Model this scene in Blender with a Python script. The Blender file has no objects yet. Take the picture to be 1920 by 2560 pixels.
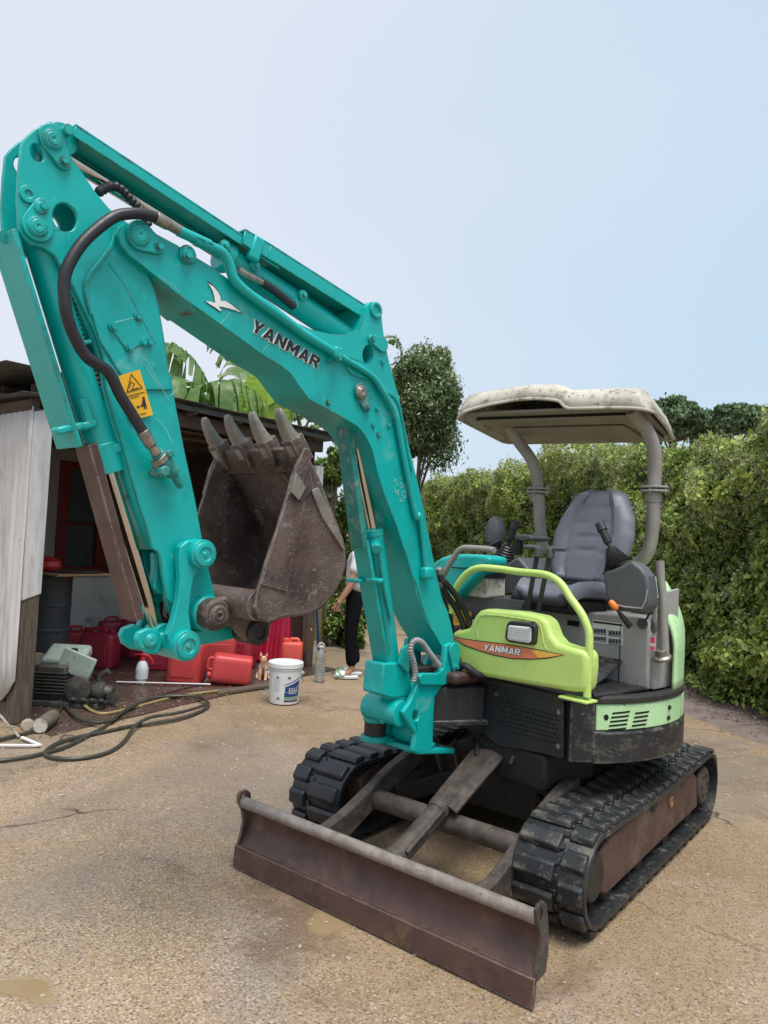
import bpy, bmesh, math, random
import numpy as np
from mathutils import Vector, Matrix
from mathutils.geometry import tessellate_polygon
R = math.radians
random.seed(7); rng = np.random.default_rng(7)
SC = bpy.context.scene
COL = SC.collection

# ------------------------------------------------------------------ camera
# World: origin on the ground under the excavator's slewing centre, X = its forward, Y = its left, Z up.
CF, CT, CR, CY = 1835.35, 0.0348, 0.0519, 3.80616
CPOS = Vector((3.8476, 1.8852, 1.5832))
cfw = Vector((math.cos(CY)*math.cos(CT), math.sin(CY)*math.cos(CT), math.sin(CT)))
_r = Vector((math.sin(CY), -math.cos(CY), 0)); _u = _r.cross(cfw)
cri = _r*math.cos(CR) + _u*math.sin(CR); cup = -_r*math.sin(CR) + _u*math.cos(CR)
cam = bpy.data.objects.new('camera', bpy.data.cameras.new('camera')); COL.objects.link(cam)
cam.data.sensor_fit = 'VERTICAL'; cam.data.sensor_height = 36; cam.data.lens = CF/2560*36
cam.data.clip_end = 2000; cam.data.clip_start = .05
cam.matrix_world = Matrix(((cri.x, cup.x, -cfw.x, CPOS.x), (cri.y, cup.y, -cfw.y, CPOS.y), (cri.z, cup.z, -cfw.z, CPOS.z), (0, 0, 0, 1)))
SC.camera = cam

# ------------------------------------------------------------------ sky, sun, exposure
w = bpy.data.worlds.new("World"); SC.world = w; w.use_nodes = True
nt = w.node_tree; nt.nodes.clear()
SUN_EL, SUN_AZ = R(70), R(60)     # azimuth of the direction towards the sun, from +X to +Y
sky = nt.nodes.new('ShaderNodeTexSky'); sky.sky_type = 'NISHITA'; sky.sun_disc = False
sky.sun_elevation = SUN_EL; sky.sun_rotation = R(90)-SUN_AZ; sky.air_density = 1.2; sky.dust_density = 2.5
mul = nt.nodes.new('ShaderNodeVectorMath'); mul.operation = 'SCALE'; mul.inputs['Scale'].default_value = 1.0
nt.links.new(sky.outputs[0], mul.inputs[0])
tc = nt.nodes.new('ShaderNodeTexCoord')
mp = nt.nodes.new('ShaderNodeMapping'); mp.inputs['Scale'].default_value = (1, 1, 2.2)
nt.links.new(tc.outputs['Generated'], mp.inputs[0])
nz = nt.nodes.new('ShaderNodeTexNoise'); nz.inputs['Scale'].default_value = 1.3; nz.inputs['Detail'].default_value = 4; nz.inputs['Roughness'].default_value = .45
nt.links.new(mp.outputs[0], nz.inputs['Vector'])
# thin even cloud: paler on the side where the light comes through
dot = nt.nodes.new('ShaderNodeVectorMath'); dot.operation = 'DOT_PRODUCT'
dot.inputs[1].default_value = (.45, -.75, .12)
nt.links.new(tc.outputs['Generated'], dot.inputs[0])
add = nt.nodes.new('ShaderNodeMath'); add.operation = 'MULTIPLY_ADD'; add.inputs[1].default_value = .55; add.inputs[2].default_value = .0
nt.links.new(nz.outputs[0], add.inputs[0])
add2 = nt.nodes.new('ShaderNodeMath'); add2.operation = 'ADD'
nt.links.new(add.outputs[0], add2.inputs[0]); nt.links.new(dot.outputs['Value'], add2.inputs[1])
rp = nt.nodes.new('ShaderNodeValToRGB')
rp.color_ramp.elements[0].position = .02; rp.color_ramp.elements[0].color = (4.85, 6.2, 7.35, 1)
rp.color_ramp.elements[1].position = .62; rp.color_ramp.elements[1].color = (6.5, 6.85, 7.7, 1)
nt.links.new(add2.outputs[0], rp.inputs[0])
mx = nt.nodes.new('ShaderNodeMix'); mx.data_type = 'RGBA'; mx.inputs['Factor'].default_value = .86
nt.links.new(mul.outputs[0], mx.inputs['A']); nt.links.new(rp.outputs[0], mx.inputs['B'])
bg = nt.nodes.new('ShaderNodeBackground'); bg.inputs['Strength'].default_value = .1
nt.links.new(mx.outputs['Result'], bg.inputs['Color'])
out = nt.nodes.new('ShaderNodeOutputWorld'); nt.links.new(bg.outputs[0], out.inputs[0])
sl = bpy.data.lights.new('sun', 'SUN'); sl.energy = 3.0; sl.angle = R(34); sl.color = (1, .96, .9)
so = bpy.data.objects.new('sun', sl); COL.objects.link(so)
sd = Vector((math.cos(SUN_AZ)*math.cos(SUN_EL), math.sin(SUN_AZ)*math.cos(SUN_EL), math.sin(SUN_EL)))
so.rotation_euler = sd.to_track_quat('Z', 'Y').to_euler(); so.location = (0, 0, 30)
SC.view_settings.view_transform = 'Standard'; SC.view_settings.look = 'None'
SC.view_settings.exposure = 0.36; SC.view_settings.gamma = 1

# ------------------------------------------------------------------ helpers: measuring
D = 1.1573
def ray(p):
    x, y = p[0]*D, p[1]*D
    return (cfw + cri*((x-960)/CF) - cup*((y-1280)/CF))
def UN(p, P0, n):                       # point of the photograph -> point of the plane through P0 with normal n
    d = ray(p); t = (Vector(P0)-CPOS).dot(n)/d.dot(n)
    return CPOS + d*t
def G(x, y, z=0.0): return UN((x, y), Vector((0, 0, z)), Vector((0, 0, 1)))
def crop(sx, x0, y0): return lambda x, y: (x*sx+x0, y*sx+y0)
c1 = crop(.29167, 0, 241.9); c2 = crop(.33334, 388.8, 466.6); c3 = crop(.31259, 0, 777.7); c4 = crop(.29167, 0, 1278.8)
c5 = crop(.31256, 380.2, 846.8); c6 = crop(.24221, 725.8, 1106.0); cA = crop(.33334, 933.2, 777.7); cB = crop(.33334, 933.2, 1278.8)
cC = crop(.3334, 587.6, 1538.0); cD = crop(.35418, 1036.9, 1572.6); cE = crop(.44793, 483.9, 1693.6)
cFq = crop(.16667, 933.2, 1019.6); cG = crop(.25, 69.1, 967.8); cH = crop(.40626, 345.6, 708.5); cI = crop(.17967, 1382.5, 1296.1)

# ------------------------------------------------------------------ helpers: meshes
class MB:
    def __init__(s): s.v = []; s.f = []; s.m = []; s.fl = []
    def add(s, vs, fs, mi=0, flat=False):
        b = len(s.v); s.v += [tuple(v) for v in vs]
        for f in fs: s.f.append([b+i for i in f]); s.m.append(mi); s.fl.append(flat)
        return s
    def box(s, c, e, ax=None, mi=0):        # centre, full sizes, axes (3 vectors)
        c = Vector(c); ax = ax or (Vector((1, 0, 0)), Vector((0, 1, 0)), Vector((0, 0, 1)))
        h = [ax[i]*(e[i]/2) for i in range(3)]
        vs = [c + h[0]*i + h[1]*j + h[2]*k for i in (-1, 1) for j in (-1, 1) for k in (-1, 1)]
        return s.add(vs, [(0, 1, 3, 2), (4, 6, 7, 5), (0, 4, 5, 1), (2, 3, 7, 6), (0, 2, 6, 4), (1, 5, 7, 3)], mi)
    def beam(s, a, b, wd, ht, up=Vector((0, 0, 1)), mi=0):
        a = Vector(a); b = Vector(b); d = (b-a); L = d.length; d.normalize()
        sdv = d.cross(up); sdv.normalize(); u2 = sdv.cross(d)
        return s.box((a+b)/2, (L, wd, ht), (d, sdv, u2), mi)
    def prism(s, pts, t, holes=(), mi=0):
        pts = [Vector(p) for p in pts]; t = Vector(t)
        loops = [pts]+[[Vector(p) for p in h] for h in holes]
        allp = [p for l in loops for p in l]; n = len(allp)
        vs = allp + [p+t for p in allp]; fs = []
        if holes:
            for tr in tessellate_polygon(loops): fs.append(tuple(tr)); fs.append(tuple(n+i for i in reversed(tr)))
        else:
            fs.append(tuple(range(n))); fs.append(tuple(n+i for i in reversed(range(n))))
        o = 0
        for l in loops:
            k = len(l)
            for i in range(k): a, b = o+i, o+(i+1) % k; fs.append((a, a+n, b+n, b))
            o += k
        return s.add(vs, fs, mi)
    def tube(s, pts, r, n=10, caps=True, mi=0, closed=False, sq=False):
        pts = [Vector(p) for p in pts]; N = len(pts)
        rr = r if isinstance(r, (list, tuple)) else [r]*N
        T = []
        for i in range(N):
            a = pts[(i-1) % N if closed else max(i-1, 0)]; b = pts[(i+1) % N if closed else min(i+1, N-1)]
            d = (b-a); d.normalize(); T.append(d)
        up = Vector((0, 0, 1)) if abs(T[0].z) < .9 else Vector((1, 0, 0))
        u = T[0].cross(up); u.normalize(); vs = []
        for i in range(N):
            u = (u - T[i]*u.dot(T[i])); u.normalize(); w_ = T[i].cross(u)
            for k in range(n):
                a = 2*math.pi*(k+.5)/n; vs.append(pts[i] + (u*math.cos(a)+w_*math.sin(a))*rr[i])
        fs = []
        for i in range(N if closed else N-1):
            j = (i+1) % N
            for k in range(n): fs.append((i*n+k, i*n+(k+1) % n, j*n+(k+1) % n, j*n+k))
        if caps and not closed: fs.append(tuple(reversed(range(n)))); fs.append(tuple((N-1)*n+k for k in range(n)))
        return s.add(vs, fs, mi)
    def cyl(s, a, b, r, r2=None, n=24, mi=0): return s.tube([a, b], [r, r if r2 is None else r2], n, mi=mi)
    def lathe(s, prof, o, ax, n=24, mi=0):  # prof: (r, h) along the axis
        o = Vector(o); ax = Vector(ax).normalized()
        return s.tube_prof([o+ax*h for r_, h in prof], [max(r_, 1e-4) for r_, h in prof], ax, n, mi)
    def tube_prof(s, pts, rr, ax, n, mi):
        up = Vector((0, 0, 1)) if abs(ax.z) < .9 else Vector((1, 0, 0))
        u = ax.cross(up); u.normalize(); w_ = ax.cross(u); vs = []
        for p, r_ in zip(pts, rr):
            for k in range(n):
                a = 2*math.pi*k/n; vs.append(p+(u*math.cos(a)+w_*math.sin(a))*r_)
        fs = []
        for i in range(len(pts)-1):
            for k in range(n): fs.append((i*n+k, i*n+(k+1) % n, (i+1)*n+(k+1) % n, (i+1)*n+k))
        fs.append(tuple(reversed(range(n)))); fs.append(tuple((len(pts)-1)*n+k for k in range(n)))
        return s.add(vs, fs, mi)
    def bolt(s, c, d, r=.012, h=.012, mi=0):
        d = Vector(d).normalized(); c = Vector(c)
        s.tube([c-d*.002, c+d*h*.35], r*1.5, 14, mi=mi); s.tube([c, c+d*h], r, 6, mi=mi); return s
    def grid(s, P, mi=0, closedu=False, thick=None):   # P[i][j] points
        n, m = len(P), len(P[0]); vs = [p for row in P for p in row]; fs = []
        for i in range(n-1):
            for j in range(m-1): fs.append((i*m+j, i*m+j+1, (i+1)*m+j+1, (i+1)*m+j))
        return s.add(vs, fs, mi)
def obj(name, mb, mat, parent=None, bevel=0, seg=2, ang=32, smooth=True, solid=0, sub=0):
    me = bpy.data.meshes.new(name); me.from_pydata(mb.v, [], mb.f)
    mats = mat if isinstance(mat, (list, tuple)) else [mat]
    for m_ in mats: me.materials.append(m_)
    if len(mats) > 1: me.polygons.foreach_set('material_index', mb.m)
    bm = bmesh.new(); bm.from_mesh(me); bmesh.ops.recalc_face_normals(bm, faces=bm.faces); bm.to_mesh(me); bm.free()
    if smooth:
        me.polygons.foreach_set('use_smooth', [True]*len(me.polygons)); me.set_sharp_from_angle(angle=R(ang))
    o = bpy.data.objects.new(name, me); COL.objects.link(o)
    if parent is not None: o.parent = parent
    if solid:
        md = o.modifiers.new('solid', 'SOLIDIFY'); md.thickness = solid; md.offset = 0
    if bevel:
        md = o.modifiers.new('bevel', 'BEVEL'); md.width = bevel; md.segments = seg; md.limit_method = 'ANGLE'; md.angle_limit = R(35); md.harden_normals = False
    if sub:
        md = o.modifiers.new('sub', 'SUBSURF'); md.levels = sub; md.render_levels = sub
    return o
def thing(name, label, cat, loc=(0, 0, 0), group=None):
    o = bpy.data.objects.new(name, None); COL.objects.link(o); o.location = loc; o.empty_display_size = .1
    return tag(o, label, cat, group)
def tag(o, label=None, cat=None, group=None, kind=None):
    for k, v in (('label', label), ('category', cat), ('group', group), ('kind', kind)):
        if v: o[k] = v
    return o
def cat_rom(P, k=6, closed=False):
    P = [Vector(p) for p in P]; n = len(P); o = []
    rg = range(n) if closed else range(n-1)
    for i in rg:
        if closed: a, b, c, d = P[(i-1) % n], P[i], P[(i+1) % n], P[(i+2) % n]
        else: a, b, c, d = P[max(i-1, 0)], P[i], P[i+1], P[min(i+2, n-1)]
        for j in range(k):
            t = j/k; o.append(.5*((2*b)+(c-a)*t+(2*a-5*b+4*c-d)*t*t+(-a+3*b-3*c+d)*t**3))
    if not closed: o.append(P[-1])
    return o
def ellipse(c, u, v, n=20): return [Vector(c)+Vector(u)*math.cos(2*math.pi*i/n)+Vector(v)*math.sin(2*math.pi*i/n) for i in range(n)]

# ------------------------------------------------------------------ materials
def mk(name, c1, c2=None, scale=8, rough=.5, rough2=None, metal=0, bump=.0, bscale=60, spots=None, dirt=None, coat=0, spec=.5, detail=6, stretch=(1, 1, 1), alpha=1, trans=0, ramp=(.35, .65), edge=None, scratch=None):
    """base colour mottled between c1 and c2; spots/dirt = list of (colour, scale, threshold, softness, roughness)"""
    m = bpy.data.materials.new(name); m.use_nodes = True; t = m.node_tree; N = t.nodes; L = t.links
    b = N['Principled BSDF']; tcn = N.new('ShaderNodeTexCoord'); mpn = N.new('ShaderNodeMapping'); mpn.inputs['Scale'].default_value = stretch
    L.new(tcn.outputs['Object'], mpn.inputs[0]); vec = mpn.outputs[0]
    def noise(sc, det=detail, rg=.6):
        n = N.new('ShaderNodeTexNoise'); n.inputs['Scale'].default_value = sc; n.inputs['Detail'].default_value = det; n.inputs['Roughness'].default_value = rg
        L.new(vec, n.inputs['Vector']); return n.outputs[0]
    def rampf(src, a, c):
        r_ = N.new('ShaderNodeMapRange'); r_.inputs['From Min'].default_value = a; r_.inputs['From Max'].default_value = c; r_.clamp = True
        L.new(src, r_.inputs['Value']); return r_.outputs[0]
    c2 = c2 or c1
    mix = N.new('ShaderNodeMix'); mix.data_type = 'RGBA'; mix.inputs['A'].default_value = (*c1, 1); mix.inputs['B'].default_value = (*c2, 1)
    nb = noise(scale); L.new(rampf(nb, *ramp), mix.inputs['Factor']); col = mix.outputs['Result']
    rmx = N.new('ShaderNodeMapRange'); rmx.inputs['To Min'].default_value = rough; rmx.inputs['To Max'].default_value = rough if rough2 is None else rough2
    L.new(noise(scale*2.3), rmx.inputs['Value']); rmx.inputs['From Min'].default_value = .3; rmx.inputs['From Max'].default_value = .7; rgh = rmx.outputs[0]
    met = None
    for sp in list(spots or [])+list(dirt or []):
        cc, sc, th, sf, ro = sp[:5]
        k = rampf(noise(sc, 8, .7), th, th+sf)
        m2 = N.new('ShaderNodeMix'); m2.data_type = 'RGBA'; L.new(k, m2.inputs['Factor']); L.new(col, m2.inputs['A']); m2.inputs['B'].default_value = (*cc, 1); col = m2.outputs['Result']
        m3 = N.new('ShaderNodeMix'); L.new(k, m3.inputs['Factor']); L.new(rgh, m3.inputs['A']); m3.inputs['B'].default_value = ro; rgh = m3.outputs[0]
    if scratch:     # long thin scratches in crossing directions
        for ang, sc in ((.5, 1.0), (-.9, 1.3), (1.3, .8)):
            mp2 = N.new('ShaderNodeMapping'); mp2.inputs['Rotation'].default_value = (ang*.7, ang, ang*.4); mp2.inputs['Scale'].default_value = (3.5*sc, 110*sc, 3.5*sc); L.new(tcn.outputs['Object'], mp2.inputs[0])
            n2 = N.new('ShaderNodeTexNoise'); n2.inputs['Scale'].default_value = 1; n2.inputs['Detail'].default_value = 3; n2.inputs['Roughness'].default_value = .6; L.new(mp2.outputs[0], n2.inputs['Vector'])
            k = rampf(n2.outputs[0], .705, .735); mu = N.new('ShaderNodeMath'); mu.operation = 'MULTIPLY'; L.new(k, mu.inputs[0]); L.new(rampf(noise(2.6*sc), .48, .62), mu.inputs[1])
            m2 = N.new('ShaderNodeMix'); m2.data_type = 'RGBA'; L.new(mu.outputs[0], m2.inputs['Factor']); L.new(col, m2.inputs['A']); m2.inputs['B'].default_value = (*scratch, 1); col = m2.outputs['Result']
    if edge:
        bv = N.new('ShaderNodeBevel'); bv.samples = 4; bv.inputs['Radius'].default_value = edge[1]; ge = N.new('ShaderNodeNewGeometry'); dt_ = N.new('ShaderNodeVectorMath'); dt_.operation = 'DOT_PRODUCT'
        L.new(bv.outputs[0], dt_.inputs[0]); L.new(ge.outputs['Normal'], dt_.inputs[1]); k = rampf(dt_.outputs['Value'], .985, .90)
        mu = N.new('ShaderNodeMath'); mu.operation = 'MULTIPLY'; L.new(k, mu.inputs[0]); L.new(rampf(noise(edge[2], 8, .75), edge[3], edge[3]+.10), mu.inputs[1])
        m2 = N.new('ShaderNodeMix'); m2.data_type = 'RGBA'; L.new(mu.outputs[0], m2.inputs['Factor']); L.new(col, m2.inputs['A']); m2.inputs['B'].default_value = (*edge[0], 1); col = m2.outputs['Result']
    L.new(col, b.inputs['Base Color']); L.new(rgh, b.inputs['Roughness'])
    b.inputs['Metallic'].default_value = metal; b.inputs['Coat Weight'].default_value = coat; b.inputs['Specular IOR Level'].default_value = spec
    if trans: b.inputs['Transmission Weight'].default_value = trans
    if alpha < 1: b.inputs['Alpha'].default_value = alpha
    if bump:
        bn = N.new('ShaderNodeBump'); bn.inputs['Strength'].default_value = min(1, bump); bn.inputs['Distance'].default_value = .004 if bump <= 1 else .004*bump
        L.new(noise(bscale, 5, .6), bn.inputs['Height']); L.new(bn.outputs[0], b.inputs['Normal'])
    return m
M = {}
M['teal'] = mk('teal_paint', (.0, .43, .405), (.0, .375, .355), 3, .3, .42, bump=.12, bscale=35, spec=.5,
    spots=[((.03, .50, .45), 22, .62, .06, .5), ((.30, .52, .47), 65, .70, .03, .6), ((.02, .08, .07), 80, .73, .03, .6), ((.0, .27, .25), 1.7, .52, .14, .45), ((.10, .46, .42), 4.5, .60, .10, .5), ((.02, .15, .13), 8, .66, .08, .6), ((.40, .55, .50), 30, .69, .03, .6), ((.03, .05, .045), 34, .72, .03, .7)], edge=((.06, .10, .085), .010, 22, .46), scratch=(.42, .62, .58))
M['teal_worn'] = mk('worn_teal_paint', (.0, .20, .17), (.05, .28, .25), 14, .45, .6, bump=.3, bscale=60,
    spots=[((.28, .28, .25), 24, .55, .06, .5), ((.09, .08, .06), 40, .60, .05, .6)])
M['lime'] = mk('lime_paint', (.55, .74, .20), (.48, .66, .17), 4, .3, .38, bump=.05, bscale=30, spots=[((.42, .54, .18), 3.5, .55, .14, .45), ((.30, .34, .13), 22, .67, .06, .6), ((.13, .12, .08), 48, .70, .03, .7)], edge=((.22, .22, .14), .008, 30, .48), scratch=(.34, .38, .2))
M['mint'] = mk('faded_mint_paint', (.50, .76, .42), (.43, .68, .36), 6, .35, .5, bump=.05, spots=[((.12, .13, .08), 45, .64, .04, .7), ((.22, .26, .15), 16, .64, .08, .6)], edge=((.10, .09, .06), .010, 26, .42), scratch=(.22, .24, .16))
M['black'] = mk('black_paint', (.012, .014, .017), (.02, .022, .026), 8, .3, .5, bump=.15, bscale=45, spots=[((.16, .15, .13), 30, .66, .05, .6), ((.05, .045, .04), 12, .56, .15, .7)], edge=((.20, .18, .15), .008, 30, .45), scratch=(.20, .19, .17))
M['scuffed'] = mk('scuffed_black_bumper', (.012, .014, .018), (.02, .02, .025), 6, .3, .45, bump=.3, bscale=40, stretch=(1, 1, 1.6), spots=[((.30, .29, .25), 34, .63, .08, .6), ((.10, .095, .07), 9, .52, .16, .7), ((.2, .19, .16), 60, .62, .05, .6)], scratch=(.36, .35, .31), edge=((.30, .29, .25), .012, 18, .44))
M['dark'] = mk('dark_greasy_steel', (.018, .016, .015), (.03, .025, .022), 10, .5, .7, bump=.4, bscale=50, spots=[((.10, .085, .07), 26, .62, .08, .7)])
M['rubber'] = mk('black_rubber', (.014, .016, .018), (.024, .026, .028), 9, .35, .6, bump=.35, bscale=70, spots=[((.17, .145, .11), 10, .555, .14, .8), ((.10, .09, .075), 38, .58, .08, .7), ((.22, .19, .15), 3.2, .60, .14, .8)])
M['rubber_clean'] = mk('wet_black_rubber', (.014, .016, .02), (.02, .022, .027), 9, .3, .5, bump=.2, bscale=70, spots=[((.07, .065, .055), 25, .66, .08, .6)])
M['rust'] = mk('rusty_brown_steel', (.066, .034, .030), (.105, .055, .043), 5, .38, .6, bump=.7, bscale=90, spots=[((.14, .082, .045), 7, .54, .14, .55), ((.032, .017, .018), 3.0, .50, .16, .45), ((.20, .15, .13), 95, .64, .05, .6), ((.025, .014, .013), 60, .66, .05, .6), ((.19, .14, .10), 1.6, .56, .16, .7)], scratch=(.24, .18, .15), edge=((.28, .24, .21), .006, 20, .42))
M['worn_edge'] = mk('worn_grey_steel_edge', (.30, .27, .24), (.19, .16, .14), 16, .35, .5, metal=.2, bump=.5, bscale=80, spots=[((.09, .06, .05), 14, .58, .08, .6)])
M['mudsteel'] = mk('muddy_steel', (.038, .029, .025), (.095, .075, .063), 14, .55, .8, bump=.8, bscale=60, spots=[((.04, .032, .028), 9, .52, .1, .7), ((.33, .30, .27), 60, .66, .05, .7)])
M['bucket'] = mk('worn_bucket_steel', (.085, .058, .050), (.145, .108, .092), 6, .42, .65, metal=.1, bump=1.0, bscale=75, spots=[((.040, .026, .024), 4, .50, .14, .6), ((.30, .25, .225), 62, .60, .06, .5), ((.24, .195, .17), 11, .58, .1, .45), ((.03, .018, .018), 85, .62, .05, .7), ((.13, .065, .045), 2.4, .55, .14, .6)], scratch=(.34, .29, .26), edge=((.33, .29, .26), .008, 20, .42))
M['tooth'] = mk('worn_tooth_steel', (.27, .245, .215), (.19, .17, .15), 18, .4, .55, metal=.25, bump=.5, bscale=80, spots=[((.08, .065, .055), 20, .62, .08, .6)])
M['chrome'] = mk('chrome_rod', (.62, .56, .48), (.5, .45, .38), 5, .12, .2, metal=1)
M['zinc'] = mk('zinc_fitting', (.36, .33, .28), (.22, .2, .17), 40, .35, .5, metal=.8, bump=.2)
M['hose'] = mk('black_hose', (.014, .013, .017), (.022, .02, .025), 20, .35, .5, bump=.15, bscale=120)
M['greyplastic'] = mk('dark_grey_plastic', (.075, .08, .088), (.09, .095, .10), 20, .45, .55, bump=.3, bscale=250, spots=[((.19, .18, .16), 14, .66, .1, .7)])
M['vinyl'] = mk('grey_vinyl_seat', (.125, .135, .165), (.15, .16, .19), 10, .38, .5, bump=.12, bscale=220, spots=[((.22, .21, .2), 9, .64, .12, .5)])
M['greypaint'] = mk('grey_machine_paint', (.40, .39, .375), (.32, .31, .30), 5, .4, .55, bump=.12, bscale=50, spots=[((.08, .075, .07), 26, .64, .06, .7), ((.40, .39, .37), 60, .68, .04, .6), ((.05, .05, .045), 60, .66, .04, .7)], edge=((.06, .055, .05), .008, 30, .46), scratch=(.10, .10, .095))
M['postpaint'] = mk('weathered_grey_post', (.30, .285, .26), (.24, .22, .20), 8, .45, .6, bump=.12, spots=[((.11, .10, .085), 22, .64, .08, .7)])
M['canopy'] = mk('grimy_fibreglass', (.58, .55, .47), (.46, .43, .36), 5, .5, .7, bump=.6, bscale=35, spots=[((.24, .215, .165), 7, .50, .16, .8), ((.10, .085, .06), 30, .57, .08, .85), ((.05, .042, .03), 80, .66, .05, .85)])
M['canopy_in'] = mk('grimy_canopy_lining', (.25, .225, .18), (.19, .17, .13), 4, .6, .75, bump=.2, spots=[((.14, .12, .09), 7, .57, .14, .8)])
M['orange'] = mk('orange_grip', (.75, .20, .03), None, 8, .4)
M['red'] = mk('red_plastic', (.62, .025, .03), (.5, .02, .025), 8, .35, .45)
M['jerry'] = mk('red_jerrycan_plastic', (.46, .035, .065), (.37, .025, .05), 4, .4, .5, bump=.1, spots=[((.45, .14, .14), 40, .7, .06, .6)])
M['jerry_pale'] = mk('sun_faded_red_plastic', (.62, .07, .07), (.52, .05, .055), 4, .38, .5, bump=.1, spots=[((.7, .26, .22), 30, .68, .06, .6)])
M['cloth'] = mk('red_cloth', (.52, .012, .055), (.40, .010, .04), 6, .5, .6, bump=.2, bscale=30)
M['white'] = mk('white_plastic', (.74, .77, .79), (.66, .68, .70), 8, .35, .5, spots=[((.36, .34, .30), 45, .68, .05, .7)])
M['print_white'] = mk('white_print', (.82, .80, .78), None, 8, .45)
M['print_black'] = mk('black_print', (.014, .013, .016), None, 8, .45, spots=[((.10, .14, .14), 70, .70, .04, .5)])
M['print_orange'] = mk('orange_print', (.80, .25, .12), (.75, .2, .1), 8, .4)
M['print_amber'] = mk('amber_print', (.85, .50, .08), None, 8, .4)
M['print_yellow'] = mk('yellow_warning_print', (.86, .46, .01), (.80, .42, .01), 8, .42, spots=[((.55, .33, .08), 40, .68, .05, .6)])
M['print_pink'] = mk('pink_print', (.75, .12, .20), None, 8, .4)
M['print_blue'] = mk('blue_print', (.015, .06, .22), None, 8, .4)
M['print_grey'] = mk('grey_print', (.30, .32, .34), None, 8, .5)
M['print_green'] = mk('green_print', (.15, .42, .2), None, 8, .5)
def lampglass():
    m = mk('ribbed_lamp_glass', (.72, .74, .74), (.6, .62, .63), 30, .12, .2, coat=.5)
    return m
M['lens'] = lampglass()
M['wall'] = mk('stained_cream_plaster', (.80, .77, .71), (.66, .62, .56), 3, .7, .85, bump=.3, bscale=20, spots=[((.25, .21, .17), 2.2, .56, .16, .9), ((.10, .09, .08), 45, .70, .03, .9)])
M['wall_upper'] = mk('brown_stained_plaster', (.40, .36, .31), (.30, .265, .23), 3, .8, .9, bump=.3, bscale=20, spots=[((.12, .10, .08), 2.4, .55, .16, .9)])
M['whitesheet'] = mk('peeling_white_painted_sheet', (.63, .62, .62), (.54, .52, .50), 4, .55, .75, bump=.5, bscale=30, stretch=(3, 3, .5), spots=[((.42, .40, .38), 2.2, .50, .14, .8), ((.40, .34, .27), 3.4, .58, .12, .8), ((.26, .18, .12), 16, .64, .05, .8), ((.42, .45, .52), 6, .60, .08, .7), ((.14, .11, .09), 34, .68, .04, .8)])
M['timber'] = mk('weathered_timber', (.14, .11, .08), (.075, .055, .04), 9, .75, .9, bump=1, bscale=40, stretch=(5, 5, .6), spots=[((.30, .28, .24), 14, .62, .08, .9), ((.04, .03, .02), 18, .60, .08, .9)])
M['timber_dark'] = mk('dark_old_timber', (.085, .055, .04), (.055, .035, .027), 9, .75, .9, bump=.7, bscale=40, stretch=(1, 1, 4), spots=[((.18, .13, .1), 14, .66, .08, .9)])
M['roofsheet'] = mk('dark_roofing_sheet', (.045, .045, .042), (.07, .068, .06), 5, .6, .8, bump=.5, spots=[((.16, .14, .11), 9, .60, .1, .8)])
M['redwood'] = mk('dark_red_window_paint', (.19, .016, .014), (.13, .012, .011), 8, .4, .55, bump=.2, spots=[((.06, .03, .02), 24, .66, .06, .8)])
M['glass'] = mk('dusty_window_glass', (.055, .065, .062), (.075, .085, .08), 3, .12, .3, spec=.7)
M['concrete'] = mk('wet_dark_concrete', (.10, .062, .052), (.07, .045, .038), 2.2, .18, .5, bump=.3, bscale=30, spots=[((.17, .14, .115), 5, .58, .12, .7)])
M['skin'] = mk('skin', (.50, .27, .18), (.44, .23, .15), 10, .5, .6)
M['hair'] = mk('black_hair', (.012, .010, .009), None, 10, .45, bump=.5, bscale=200)
M['tshirt'] = mk('white_cotton', (.70, .71, .76), (.62, .63, .68), 6, .8, .9, bump=.4, bscale=25)
M['trousers'] = mk('black_cotton', (.004, .004, .006), (.006, .006, .008), 6, .9, .95, bump=.3, bscale=40, spec=.15)
M['fur'] = mk('ginger_and_white_fur', (.62, .30, .12), (.78, .66, .54), 7, .8, .9, bump=.8, bscale=120, ramp=(.45, .55))
M['bark'] = mk('bark', (.10, .08, .06), (.15, .12, .09), 12, .85, .95, bump=1, bscale=30)
M['stalk'] = mk('banana_stalk', (.20, .26, .08), (.28, .22, .10), 6, .5, .6, bump=.2)
M['board'] = mk('bare_board', (.38, .24, .13), (.30, .19, .10), 8, .7, .8, bump=.4, stretch=(6, 1, 1))
M['engine'] = mk('greasy_engine_metal', (.045, .042, .04), (.10, .095, .085), 16, .4, .65, metal=.3, bump=.6, bscale=50, spots=[((.22, .21, .19), 22, .63, .08, .6)])
M['plate_green'] = mk('pale_green_cover_plate', (.36, .43, .38), (.28, .34, .30), 12, .4, .6, bump=.3, spots=[((.12, .11, .09), 24, .62, .07, .7)])
M['drum'] = mk('dark_grey_drum', (.055, .06, .068), (.035, .038, .044), 5, .45, .6, bump=.2, spots=[((.14, .13, .12), 20, .66, .07, .7)])
M['pipegrey'] = mk('ribbed_grey_conduit', (.26, .27, .28), (.20, .21, .22), 20, .3, .45)
M['tanhose'] = mk('yellowed_hose', (.34, .25, .11), (.26, .19, .08), 14, .45, .6)
M['greenhose'] = mk('dark_water_hose', (.035, .038, .03), (.06, .058, .045), 14, .35, .5)
M['stone'] = mk('pebble', (.42, .33, .25), (.30, .24, .19), 3, .7, .85, bump=.4)
M['soil'] = mk('bank_soil', (.15, .115, .095), (.22, .175, .15), 5, .8, .95, bump=1, bscale=30, spots=[((.32, .28, .26), 40, .62, .06, .9)])
M['bottle'] = mk('clear_bottle_plastic', (.70, .74, .72), (.6, .64, .62), 8, .08, .15, trans=.75)

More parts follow.
